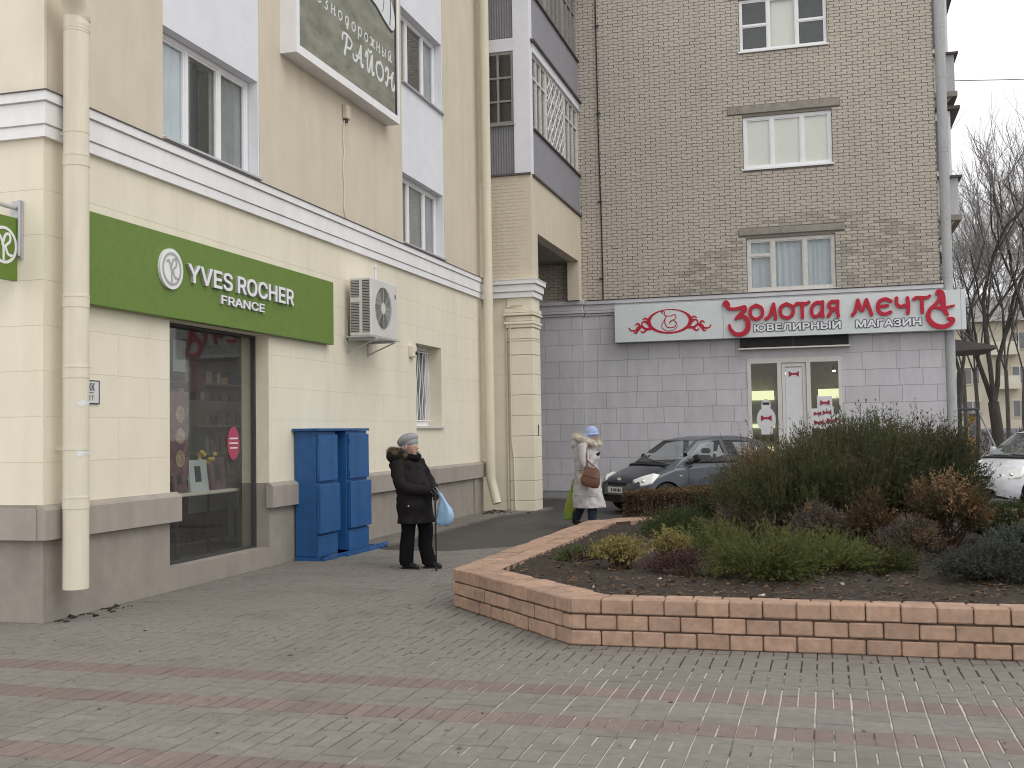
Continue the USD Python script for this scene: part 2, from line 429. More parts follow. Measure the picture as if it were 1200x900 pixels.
mat('leaf_wine', (0.06, 0.03, 0.026), 0.85, 0.3, 8, island=0.4, trans=0.1)
mat('twig', (0.075, 0.045, 0.03), 0.9, 0.3, 9)
mat('bark', (0.085, 0.076, 0.07), 0.95, 0.3, 14, 0.6, 60, stretch=(1, 1, 0.3))
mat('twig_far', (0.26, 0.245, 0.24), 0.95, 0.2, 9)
mat('limewash', (0.4, 0.38, 0.37), 0.9, 0.2, 6)
mat('coat_black', (0.011, 0.0095, 0.0095), 0.8, 0.3, 12, 0.4, 40, spec=0.2)
mat('cloth_black', (0.006, 0.006, 0.007), 0.9, 0.25, 14, spec=0.15)
mat('leather_black', (0.012, 0.011, 0.011), 0.35, 0.2, 14)
mat('knit_grey', (0.30, 0.29, 0.31), 0.95, 0.15, 30, 0.6, 120)
mat('fur_brown', (0.10, 0.07, 0.05), 0.95, 0.35, 25, island=0.4)
mat('skin', (0.50, 0.30, 0.23), 0.5, 0.06, 15)
mat('hair_grey', (0.3, 0.28, 0.26), 0.7, 0.2, 40)
mat('hair_brown', (0.06, 0.035, 0.02), 0.6, 0.2, 40)
mat('coat_cream', (0.50, 0.475, 0.47), 0.6, 0.06, 8, 0.2, 40)
mat('fur_cream', (0.50, 0.46, 0.40), 0.95, 0.2, 25, island=0.3)
mat('knit_blue', (0.36, 0.42, 0.68), 0.95, 0.15, 30, 0.6, 120)
mat('denim', (0.018, 0.026, 0.045), 0.9, 0.2, 20)
mat('leather_tan', (0.17, 0.085, 0.055), 0.45, 0.2, 8)
mat('bag_blue', (0.33, 0.50, 0.68), 0.35, 0.10, 8, 0.3, 25, trans=0.2)
mat('bag_green', (0.27, 0.40, 0.06), 0.4, 0.12, 8, 0.3, 25, trans=0.2, tint=(0.5, 0.3, 0.03), tscale=6, tamt=0.6)
mat('car_slate', (0.042, 0.050, 0.063), 0.32, 0.04, 4, metal=0.3, spec=0.4, coat=0.45, tint=(0.045, 0.043, 0.042), tscale=2, tamt=0.5)
mat('car_white', (0.62, 0.63, 0.66), 0.3, 0.03, 4, coat=0.7)
mat('car_trim', (0.014, 0.014, 0.015), 0.6, 0.1)
mat('car_seat', (0.05, 0.05, 0.055), 0.9, 0.2)
mat('tyre', (0.014, 0.014, 0.014), 0.9, 0.15, 20)
mat('rim', (0.28, 0.28, 0.29), 0.4, 0.06, metal=0.5)
mat('lamp_lens', (0.68, 0.68, 0.66), 0.15, 0.1, 20, coat=1.0)
mat('lamp_amber', (0.55, 0.35, 0.2), 0.2, 0.1, 20, coat=1.0)
mat('chrome', (0.6, 0.6, 0.6), 0.2, 0.03, metal=0.9)
mat('plate_white', (0.62, 0.62, 0.6), 0.5, 0.03)
mat('photo_print', (0.20, 0.205, 0.16), 0.6, 0.35, 2.2, tint=(0.27, 0.25, 0.19), tscale=2.6, tamt=0.75, stretch=(1, 1, 2.2))
mat('print_white', (0.66, 0.67, 0.68), 0.6, 0.05)
mat('print_dark', (0.022, 0.022, 0.026), 0.6, 0.1)
mat('pink', (0.36, 0.05, 0.095), 0.4, 0.05)
mat('bow_red', (0.33, 0.02, 0.055), 0.5, 0.1)
mat('poster_plum', (0.13, 0.06, 0.075), 0.6, 0.4, 7, tint=(0.3, 0.2, 0.13), tscale=9)
mat('banner_red', (0.13, 0.025, 0.022), 0.7, 0.15)
mat('shelf_white', (0.6, 0.58, 0.5), 0.5, 0.05)
mat('goods_yellow', (0.6, 0.42, 0.04), 0.6, 0.2)
mat('goods_mixed', (0.3, 0.22, 0.16), 0.6, 0.5, 18)
mat('shop_wall', (0.17, 0.155, 0.11), 0.85, 0.1)
mat('shop_wall_warm', (0.45, 0.42, 0.30), 0.85, 0.1)
mat('shop_floor', (0.2, 0.18, 0.15), 0.4, 0.1)
mat('plaster_far', (0.52, 0.47, 0.37), 0.9, 0.08, 0.6)
mat('plaster_far_pale', (0.58, 0.54, 0.45), 0.9, 0.08, 0.6)
mat('roof_far', (0.24, 0.225, 0.22), 0.8, 0.15)
mat('window_far', (0.15, 0.155, 0.165), 0.2, 0.2)
mat('far_hedge', (0.05, 0.04, 0.035), 0.95, 0.4, 1.5)
mat('kiosk_ochre', (0.26, 0.17, 0.06), 0.7, 0.1)
glass('window_glass', (0.94, 0.955, 0.96), 1.0, 1.45, 0.02)
glass('shop_glass', (0.9, 0.91, 0.89), 0.8, 1.38, 0.015)
glass('car_glass', (0.82, 0.86, 0.86), 0.9, 1.4, 0.02)
emit('display_lamp', (0.9, 0.92, 0.55), 0.85)
emit('ceiling_panel', (1.0, 0.92, 0.75), 3.0)
emit('spot_lamp', (1.0, 0.97, 0.85), 6.0)
# ================================================================== ground
def sheet(poly, z, t=0.02):
    m = trimesh.creation.extrude_polygon(poly, t, engine='earcut')
    return np.array(m.vertices) + [0, 0, z - t], np.array(m.faces)


single('ground', sheet(sbox(-400, -300, 400, 600), -0.075, 0.05), 'ground_cement', kind='structure')
single('road', sheet(sbox(3.05, 19.6, 60, 44), -0.012), 'asphalt', kind='structure')
single('far_road', sheet(sbox(-3.0, 44.3, 80, 58), -0.02), 'asphalt', kind='structure')
single('driveway', sheet(Polygon([(-7.9, 16.5), (-7.05, 16.25), (-6.3, 15.28), (-5.37, 15.2), (-4.6, 15.95), (-3.3, 16.6), (-3.3, 19.25), (3.0, 19.25), (3.0, 27.2), (-14, 27.2), (-14, 23.0), (-7.1, 23.0)]), -0.004), 'asphalt_wet', kind='structure')
single('wall_pavement', sheet(Polygon([(-7.06, 15.9), (-6.45, 15.75), (-6.42, 21.6), (-6.1, 22.6), (-5.85, 23.2), (-5.85, 23.9), (-7.06, 23.9)]), 0.03, 0.06), 'ground_cement', kind='structure')
single('building_apron', sheet(sbox(-14, 27.2, 3.0, 28.0), 0.02, 0.06), 'ground_cement', kind='structure')
# dirt and broken mortar lying along the foot of the wall
rng = np.random.default_rng(5)
dirt = []
for k in range(92):
    x, y = -7.0 + abs(rng.normal(0, 0.10)), rng.uniform(8.9, 9.9) if k < 22 else rng.uniform(21.8, 24.2)
    if k >= 22:
        x = -6.9 + abs(rng.normal(0, 0.3))
    r = rng.uniform(0.008, 0.026)
    s = m3.Manifold.hull_points(rng.normal(0, 1, (9, 3)) * [r, r, r * 0.5] + [x, y, 0.004 if k < 22 else 0.035])
    dirt.append(vf(s))
single('wall_foot_debris', cat(*dirt), 'soil', label='dark crumbs of dirt lying along the foot of the yellow wall', cat='debris', kind='stuff')

# ---- plaza: pavers laid in rows across the walk, red rows between grey ones
PLANT = Polygon([(-2.01, 8.70), (4.0, 8.72), (4.0, 19.0), (-1.4, 19.0), (-2.85, 17.07), (-3.47, 16.2), (-3.57, 10.40)])
PLAZA = union_all([sbox(-7.05, 2.6, 4.4, 8.78), Polygon([(-7.05, 8.7), (-1.9, 8.7), (-3.5, 10.4), (-3.5, 16.0), (-4.55, 15.97), (-5.37, 15.25), (-6.3, 15.32), (-7.05, 16.0)]), sbox(-10.5, 2.6, -7.0, 8.84)]).difference(PLANT.buffer(-0.03))
PLAZA = PLAZA.buffer(0)
single('plaza_bed', sheet(union_all([PLAZA.intersection(sbox(-20, -30, 20, 7.95)), sbox(-30, -25, 30, 4.4)]).buffer(0), -0.0085), 'joint_sand', kind='structure')
single('further_plaza_bed', sheet(PLAZA.intersection(sbox(-20, 7.95, 20, 20)), -0.0085), 'joint_dark', kind='structure')
plaza = Thing('plaza_pavement', kind='structure')
rng = np.random.default_rng(11)
ROWS = []                                                             # (far edge, near edge, paver width, material, joint shift)
y, k = 16.2, 0
W = 0.106
while y > 7.36:
    d = min(W * 2 if k % 3 == 2 else W, y - 7.33)
    if d < 0.04:
        y = 7.33
        break
    ROWS.append((y, y - d, W if d > 1.5 * W else 2 * W, 'paver_grey', W * (k % 2)))
    y -= d; k += 1
y = 7.33
for depth, n, w, m in ((0.27, 1, W, 'paver_red'), (0.50, 4, 2 * W, 'paver_grey'), (0.27, 1, W, 'paver_red'),
                       (0.125, 1, 2 * W, 'paver_grey'), (0.212, 1, W, 'paver_grey'), (0.125, 1, 2 * W, 'paver_grey'), (0.212, 1, W, 'paver_grey'), (0.25, 2, 2 * W, 'paver_grey'),
                       (0.27, 1, W, 'paver_red'), (0.50, 4, 2 * W, 'paver_grey'), (0.27, 1, W, 'paver_red'), (0.27, 2, 2 * W, 'paver_grey')):
    for i in range(n):
        ROWS.append((y, y - depth / n, w, m, 0.0))
        y -= depth / n
inner = PLAZA.buffer(-0.004)
from shapely.prepared import prep
PI_ = prep(inner)
pav = []
for (ya, yb, w, m, sh) in ROWS:
    x = -10.5 + sh
    while x < 2.6:
        cx, cy = x + w / 2, (ya + yb) / 2
        cell = sbox(x, yb, x + w, ya)
        full = PI_.contains(cell)
        if not full and PI_.intersects(cell):
            c_ = cell.buffer(-0.004).intersection(inner)
            if c_.area > 0.0012 and c_.geom_type == 'Polygon':
                pav.append((m, sheet(c_, rng.normal(0, 0.001), 0.03), cx, cy, 0.0, 0.0))
        if full:
            g = 0.005 if y < 8 or cy < 8.0 else 0.0045
            gy_ = 0.0022
            z = float(np.clip(rng.normal(0, 0.0018), -0.0025, 0.004))
            j = rng.normal(0, 0.0012, 2)
            tl = np.clip(rng.normal(0, 0.009, 2), -0.015, 0.015)
            x0, x1, y0, y1, c = x + g + j[0], x + w - g + j[0], yb + gy_ + j[1], ya - gy_ + j[1], 0.0035
            v = []
            for (a, b2, d2, e2, zz) in ((x0, x1, y0, y1, -0.03), (x0, x1, y0, y1, z - 0.004), (x0 + c, x1 - c, y0 + c, y1 - c, z)):
                for (px_, py_) in ((a, d2), (b2, d2), (b2, e2), (a, e2)):
                    v.append((px_, py_, zz + ((px_ - cx) * tl[0] + (py_ - cy) * tl[1] if zz > -0.02 else 0)))
            f = [[8, 9, 10, 11]] + [[b + i, b + (i + 1) % 4, b + 4 + (i + 1) % 4, b + 4 + i] for b in (0, 4) for i in range(4)]
            t = np.array([[-math.sin(YAW), math.cos(YAW)]]) @ np.array([cx, cy])
            pav.append((m, vf((np.array(v), np.array(f))), cx, cy, float(t[0]), w * (ya - yb)))
        x += w
# the pavers that show largest: in the frame and nearest
def in_frame(p, margin=0.0):
    q = CAM @ (np.asarray(p, float) - [0, 0, EYE])
    return q[2] > 0.3 and abs(q[0] / q[2]) < 0.4615 - margin and abs(q[1] / q[2]) < 0.346 - margin
def seen(p):
    q = CAM @ (np.asarray(p, float) - [0, 0, EYE])
    return in_frame(p, 0.004), float(q[2])
order = sorted((i for i in range(len(pav)) if seen((pav[i][2], pav[i][3], 0))[0]), key=lambda i: -pav[i][5] / seen((pav[i][2], pav[i][3], 0))[1] ** 3)
top = set(order[:298])
for i in order[:298]:
    plaza.add('paver', pav[i][1], pav[i][0])
for m, nm in (('paver_grey', 'further_grey_paver_rows'), ('paver_red', 'further_red_paver_rows')):
    rest = [p[1] for i, p in enumerate(pav) if i not in top and p[0] == m]
    plaza.add(nm, cat(*rest), m, kind='stuff')

# ================================================================== yellow building (frame L: x along the wall, y into it, z up)
FY = 7.05
yb = Thing('yellow_building', 'long cream plastered house with taupe plinth and white cornice on the left', 'building', (8.84, FY, 0), 'L')
Z = yb.path
WIN = [(10.76, 12.94, 5.06, 6.35), (18.08, 20.26, 5.06, 6.32), (18.08, 20.26, 7.93, 9.30), (10.76, 12.94, 7.93, 9.30), (18.08, 20.26, 10.95, 12.3), (10.76, 12.94, 10.95, 12.3)]
SHOP = (10.88, 13.17, 0.25, 3.03)
SIDE = (18.64, 20.0, 1.83, 3.33)
END = 22.6
up = sbox(8.84, 4.98, END, 13.2)
for a, b, c, d in WIN:
    up = up.difference(sbox(a, c, b, d))
strips = [sbox(10.76, 4.98, 12.97, 13.2), sbox(18.08, 4.98, 20.3, 13.2)]
upy = up
for s in strips:
    upy = upy.difference(s)
yb.add('upper_wall', ext(upy, FY, FY + 0.4), 'stucco_upper')
for s in strips:
    yb.add('window_bay', ext(s.intersection(up), FY + 0.012, FY + 0.4), 'stucco_white')
low = sbox(8.84, 1.09, END, 4.98).difference(sbox(SHOP[0], 0, SHOP[1], SHOP[3])).difference(sbox(*[SIDE[i] for i in (0, 2, 1, 3)]))
yb.add('lower_wall', ext(low, FY + 0.0035, FY + 0.4), 'joint_cream')
pl = sbox(8.84, -0.25, END, 1.09).difference(sbox(SHOP[0], SHOP[2], SHOP[1], 2))
yb.add('plinth_wall', ext(pl, FY + 0.004, FY + 0.4), 'plinth')
# wide rendered blocks of the lower wall, thin joints between them
rng = np.random.default_rng(3)
zr = [1.092, 1.49, 1.92, 2.35, 2.78, 3.21, 3.64, 4.07, 4.56]
for r in range(len(zr) - 1):
    x = 8.842 + (0.0 if r % 2 else -0.55)
    while x < END:
        w = 1.1
        cell = sbox(max(x, 8.842) + 0.0015, zr[r] + 0.0015, min(x + w, END) - 0.0015, zr[r + 1] - 0.0015) if x + w > 8.9 and x < END - 0.02 else None
        if cell is not None:
            c = cell.intersection(low.buffer(-0.001))
            if c.area > 0.01:
                yb.add('render_block', ext(c, FY, FY + 0.012), 'stucco_lower')
        x += w
# return face at the near corner and the short stretch back to the pier
yb.add('front_wall', bx(8.80, 8.842, FY, 16, 1.09, 13.2), 'stucco_lower')
yb.add('front_plinth', bx(8.80, 8.842, FY + 0.004, 16, -0.25, 1.09), 'plinth')
for r in range(len(zr) - 1):
    y = FY
    while y < 9.2:
        yb.add('render_block', bx(8.795, 8.801, y + 0.0015, min(y + 1.1, 9.2) - 0.0015, zr[r] + 0.0015, zr[r + 1] - 0.0015), 'stucco_lower')
        y += 1.1
yb.add('recess_wall', bx(END, 23.02, FY + 0.16, FY + 0.5, -0.25, 13.2), 'stucco_upper')
yb.add('end_wall', bx(22.9, 23.02, FY + 0.5, 14.5, -0.25, 13.2), 'stucco_upper')
yb.add('roof', bx(8.5, 23.3, FY - 0.35, 16, 13.2, 13.45), 'flashing')
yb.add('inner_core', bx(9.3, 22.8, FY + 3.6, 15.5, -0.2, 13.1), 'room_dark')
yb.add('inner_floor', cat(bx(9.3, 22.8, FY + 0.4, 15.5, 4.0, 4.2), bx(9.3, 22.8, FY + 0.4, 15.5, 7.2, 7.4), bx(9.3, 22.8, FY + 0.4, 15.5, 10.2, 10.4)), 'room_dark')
# the cornice: a stepped white band under a dark sheet metal edge
prof = [(4.56, 0.03, 0.07), (4.655, 0.0, 0.05), (4.68, 0.0, 0.095), (4.86, 0.0, 0.07), (4.885, 0.0, 0.12)]
def band(x0, x1, z0, z1, e, m, nm):
    yb.add(nm, bx(x0 - e, x1, FY - e, FY + 0.02, z0, z1), m)
    yb.add(nm, bx(8.80 - e, 8.80 + 0.02, FY + 0.021, 11.0, z0, z1), m)
for z0, z1, e, m, nm in ((4.56, 4.665, 0.05, 'trim_white', 'cornice_band'), (4.665, 4.68, 0.035, 'trim_white', 'cornice_band'), (4.68, 4.882, 0.065, 'trim_white', 'cornice_band'),
                         (4.882, 4.895, 0.05, 'trim_white', 'cornice_band'), (4.895, 4.985, 0.09, 'trim_white', 'cornice_band'), (4.985, 4.994, 0.105, 'flashing', 'cornice_flashing')):
    band(8.80, END + 0.06, z0, z1, e, m, nm)
# the projecting ledge of the plinth, cut off at the shop window
for x0, x1 in ((8.74, 11.0), (13.12, END + 0.1)):
    yb.add('plinth_ledge', vf(m3.Manifold.hull_points(np.array([(x, y, z) for x in (x0, x1) for y, z in ((FY + 0.02, 0.77), (FY - 0.075, 0.77), (FY - 0.075, 1.045), (FY - 0.06, 1.065), (FY - 0.01, 1.095), (FY + 0.02, 1.095))]))), 'ledge_taupe')
yb.add('plinth_ledge', bx(8.725, 8.81, FY + 0.022, 11, 0.77, 1.06), 'ledge_taupe')
yb.add('plinth_pilaster', bx(21.9, 22.15, FY - 0.03, FY + 0.02, -0.2, 0.77), 'plinth')


def window(th, x0, x1, z0, z1, y, cols, frame='pvc_white', fw=0.055, curtain='curtain_grey', glassm='window_glass', transom=(), deep=0.0, cy=0.065, fold=0.012, gaps=None, seed=0):
    """A window part with its panes and curtain as sub-parts. cols: relative widths of the lights; transom: {light: height fraction}."""
    o = sbox(x0, z0, x1, z1)
    tot = float(sum(cols)); x = x0 + fw; W_ = x1 - x0 - fw * (len(cols) + 1)
    panes = []
    for i, c in enumerate(cols):
        w = W_ * c / tot
        panes.append((i, x, x + w)); x += w + fw
    holes, lights = [], []
    for i, a, b in panes:
        zs = [z0 + fw, z1 - fw]
        t = dict(transom).get(i)
        if t:
            m = z0 + (z1 - z0) * t
            lights += [(a, b, zs[0], m - fw * 0.3), (a, b, m + fw * 0.3, zs[1])]
        else:
            lights.append((a, b, *zs))
    p = o
    for a, b, c, d in lights:
        p = p.difference(sbox(a, c, b, d))
    w = th.add('window', ext(p, y, y + 0.06), frame)
    # sashes: a slimmer inner frame set back a little
    for a, b, c, d in lights:
        th.add('sash', ext(sbox(a, c, b, d).difference(sbox(a + 0.028, c + 0.028, b - 0.028, d - 0.028)), y + 0.012, y + 0.05), frame, parent=w)
        th.add('pane', bx(a + 0.02, b - 0.02, y + 0.034, y + 0.038, c + 0.02, d - 0.02), glassm, parent=w)
    if curtain:
        for (a, b) in (gaps or [(x0, x1)]):
            n = max(8, int((b - a) * 40))
            xs = np.linspace(a, b, n)
            ph = meshkit.noise(np.column_stack([xs * 4, np.full(n, seed), np.zeros(n)]), seed) * 9
            ys = y + cy + fold * np.sin(xs * 38 + ph)
            v = np.vstack([np.column_stack([xs, ys, np.full(n, z0)]), np.column_stack([xs, ys, np.full(n, z1)])])
            k = np.arange(n - 1)
            th.add('curtain', (v, np.vstack([np.stack([k, k + 1, n + k + 1], 1), np.stack([k, n + k + 1, n + k], 1)])), curtain, parent=w)
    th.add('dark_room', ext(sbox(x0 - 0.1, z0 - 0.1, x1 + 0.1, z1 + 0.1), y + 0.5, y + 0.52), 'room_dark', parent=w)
    return w


for n, (a, b, c, d) in enumerate(WIN):
    w = window(yb, a + 0.012, b - 0.012, c + 0.02, d - 0.005, FY + 0.15, (1, 1.1, 1) if n in (0, 3, 5) else (1, 1.35, 1.0), curtain='curtain_grey' if n in (0, 3) else 'curtain_dark', gaps=[(a + 0.05, a + 0.85)] if n in (0, 3) else ([(a, a + 0.8), (b - 0.7, b - 0.02)] if n == 2 else None), seed=n)
    if n in (0, 3):
        xs = np.linspace(b - 0.85, b - 0.05, 34)
        ys = FY + 0.23 + 0.012 * np.sin(xs * 41)
        k = np.arange(33)
        yb.add('curtain', (np.vstack([np.column_stack([xs, ys, np.full(34, c)]), np.column_stack([xs, ys, np.full(34, d)])]), np.vstack([np.stack([k, k + 1, 35 + k], 1), np.stack([k, 35 + k, 34 + k], 1)])), 'curtain_dark', parent=w)
    yb.add('sill', bx(a + 0.005, b + 0.04, FY - 0.045, FY + 0.17, c - 0.012, c + 0.014), 'alu', parent=w)
# barred side window
a, b, c, d = SIDE
w = yb.add('window', ext(sbox(a + 0.01, c, b - 0.01, d).difference(sbox(a + 0.07, c + 0.10, b - 0.07, d - 0.06)), FY + 0.27, FY + 0.33), 'pvc_white')
yb.add('pane', bx(a + 0.05, b - 0.05, FY + 0.30, FY + 0.305, c + 0.08, d - 0.04), 'window_glass', parent=w)
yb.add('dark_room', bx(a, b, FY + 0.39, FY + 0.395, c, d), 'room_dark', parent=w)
yb.add('sill', bx(a - 0.01, b + 0.06, FY - 0.05, FY + 0.28, c - 0.03, c + 0.012), 'alu_frame', parent=w)
gr = []
for k in range(9):
    x = a + 0.08 + k * (b - a - 0.16) / 8
    zz = np.linspace(c + 0.1, d - 0.06, 26)
    gr.append(tube(np.column_stack([x + 0.034 * np.sin(zz * 9.0 + k * 1.7), np.full(26, FY + 0.245), zz]), 0.010, 6))
gr.append(tube([(a + 0.03, FY + 0.245, c + 0.12), (b - 0.03, FY + 0.245, c + 0.12)], 0.011, 6))
gr.append(tube([(a + 0.03, FY + 0.245, d - 0.1), (b - 0.03, FY + 0.245, d - 0.1)], 0.011, 6))
yb.add('window_grille', cat(*gr), 'trim_white', parent=w, smooth=40)
# the tall shop window
a, b, c, d = SHOP
w0_ = None
w = yb.add('shop_window', ext(sbox(a, c, b, d).difference(sbox(a + 0.035, c + 0.035, b - 0.035, d - 0.035)), FY + 0.19, FY + 0.25), 'steel_dark')
yb.add('pane', bx(a + 0.03, b - 0.03, FY + 0.215, FY + 0.223, c + 0.03, d - 0.03), 'shop_glass', parent=w)
yb.add('sticker', ext(affinity.scale(Point(12.62, 1.62).buffer(1, 24), 0.145, 0.21), FY + 0.206, FY + 0.212), 'pink', parent=w, label='pink oval sticker on the shop glass')
for dz, hw in ((0.06, 0.10), (0.0, 0.105), (-0.06, 0.09)):
    yb.add('sticker_line', bx(12.62 - hw, 12.62 + hw, FY + 0.203, FY + 0.206, 1.62 + dz - 0.008, 1.62 + dz + 0.010), 'print_white', parent=w)
yb.add('ceiling_panel', cat(bx(9.8, 11.0, FY + 1.0, FY + 1.3, 3.15, 3.19), bx(16.4, 17.8, FY + 1.0, FY + 1.4, 3.15, 3.19)), 'ceiling_panel', parent=w)
yb.add('shop_room', cat(bx(9.6, 18.4, FY + 3.4, FY + 3.5, 0, 3.2), bx(9.5, 9.6, FY + 0.41, FY + 3.5, 0, 3.2), bx(18.4, 18.5, FY + 0.41, FY + 3.5, 0, 3.2), bx(9.5, 18.5, FY + 0.41, FY + 3.5, 3.2, 3.3), bx(9.5, 18.5, FY + 0.41, FY + 3.5, 0.0, 0.1)), 'shop_wall', parent=w)

# ---- loggia tower on its pier, between the two buildings (parts of the yellow building)
TX, TY = -6.0, 23.0          # world planes of its side and front
tw = Thing('loggia_tower', 'narrow tower of glazed loggias standing on a cream pier beside the passage', 'building', (TX, TY, 0))
fr = sbox(-7.2, 4.6, -6.0, 7.28)
tw.add('pier', bx(-7.25, -6.06, TY + 0.006, 23.55, -0.25, 4.62), 'joint_cream')
zrow = [0.0, 0.24, 0.66, 1.16, 1.62, 2.06, 2.5, 2.94, 3.36]
for r in range(len(zrow) - 1):
    tw.add('pier_block', bx(-7.2, -6.56, TY, TY + 0.02, zrow[r] + 0.004, zrow[r + 1] - 0.004), 'stucco_lower')
    tw.add('pier_block', cbx(-6.55, -6.0, TY - 0.06, 23.56, zrow[r] + 0.003, zrow[r + 1] - 0.003, 0.008), 'stucco_lower')
tw.add('pier_block', bx(-7.2, -6.56, TY, TY + 0.02, 3.364, 3.98), 'stucco_lower')
tw.add('pier_block', bx(-7.2, -6.56, TY, TY + 0.02, 3.988, 4.6), 'stucco_lower')
tw.add('pier_block', cbx(-6.55, -6.0, TY - 0.06, 23.56, 3.366, 3.66, 0.008), 'stucco_lower')
for z0, z1, e in ((3.66, 3.70, 0.012), (3.71, 3.94, 0.0), (3.95, 4.02, 0.03), (4.02, 4.08, 0.06), (4.09, 4.2, 0.02), (4.21, 4.26, 0.075), (4.27, 4.36, 0.05), (4.36, 4.6, 0.0)):
    tw.add('capital_band', cbx(-6.57 - e, -6.0 + e * 0.6, TY - 0.06 - e, 23.56 + e, z0, z1, 0.012), 'stucco_lower')
for z0, z1, e, m in ((4.6, 4.70, 0.05, 'trim_white'), (4.70, 4.73, 0.02, 'trim_white'), (4.73, 4.86, 0.08, 'trim_white'), (4.86, 4.885, 0.05, 'trim_white'), (4.885, 4.975, 0.12, 'trim_white'), (4.975, 4.988, 0.135, 'trim_white')):
    tw.add('pier_cornice', bx(-7.2, -6.0 + e, TY - 0.06 - e, 23.58 + e, z0, z1), m)
tw.add('pier_slot', bx(-6.001, -5.992, 23.25, 23.3, 1.62, 1.86), 'black_matt')
tw.add('passage_soffit', bx(-14, -6.25, TY + 0.2, 27.99, 6.04, 7.2), 'concrete_old')
tw.add('tower_wall', bx(-7.3, -7.045, TY - 0.002, TY + 0.3, 7.26, 13.3), 'stucco_upper')
# painted brick under the loggias
def brick_grid(x0, x1, z0, z1, bw, bh, j, holes=None):
    z, k = z0, 0
    while z + bh < z1 + 0.001:
        x = x0 - (bw + j) / 2 * (k % 2)
        while x < x1 - 0.02:
            a, b = max(x, x0), min(x + bw, x1)
            if b - a > 0.03 and not (holes and any(a < h[1] and b > h[0] and z < h[3] and z + bh > h[2] for h in holes)):
                yield a, b, z, z + bh
            elif holes and b - a > 0.03:
                for h in holes:                                   # trim to the opening's edge
                    if a < h[1] and b > h[0] and z < h[3] and z + bh > h[2]:
                        if a < h[0] - 0.03 and not z + bh > h[3] + 0.05:
                            yield a, h[0], z, z + bh
                        if b > h[1] + 0.03:
                            yield h[1], b, z, z + bh
            x += bw + j
        z += bh + j; k += 1
rng = np.random.default_rng(8)
bk = [bx(a, b, TY - rng.uniform(0, 0.004), TY + 0.04, c, d) for a, b, c, d in brick_grid(-7.05, -6.05, 4.99, 7.26, 0.25, 0.066, 0.011)]
tw.add('tower_wall', bx(-7.2, -6.03, TY + 0.006, TY + 0.5, 4.98, 7.27), 'joint_cream')
tw.add('painted_brickwork', cat(*bk), 'stucco_upper', kind='stuff')
sd = Polygon([(23.0, 4.98), (23.5, 4.98), (23.5, 6.06), (27.68, 6.06), (27.68, 5.06), (28.0, 5.06), (28.0, 7.24), (23.0, 7.28)])
def side(poly, x0, x1):                                              # outline in (y, z) made solid between world x0 and x1
    v, f = ext(poly, -x1, -x0)
    return v @ FRAMES['L'].T, f
tw.add('tower_wall', side(sd, TX - 0.3, TX), 'stucco_upper')
tw.add('tower_ledge', cat(bx(-7.06, -6.0, TY - 0.05, TY, 7.27, 7.31), bx(-6.0, TX + 0.05, 23.12, 28.0, 7.26, 7.30)), 'flashing')
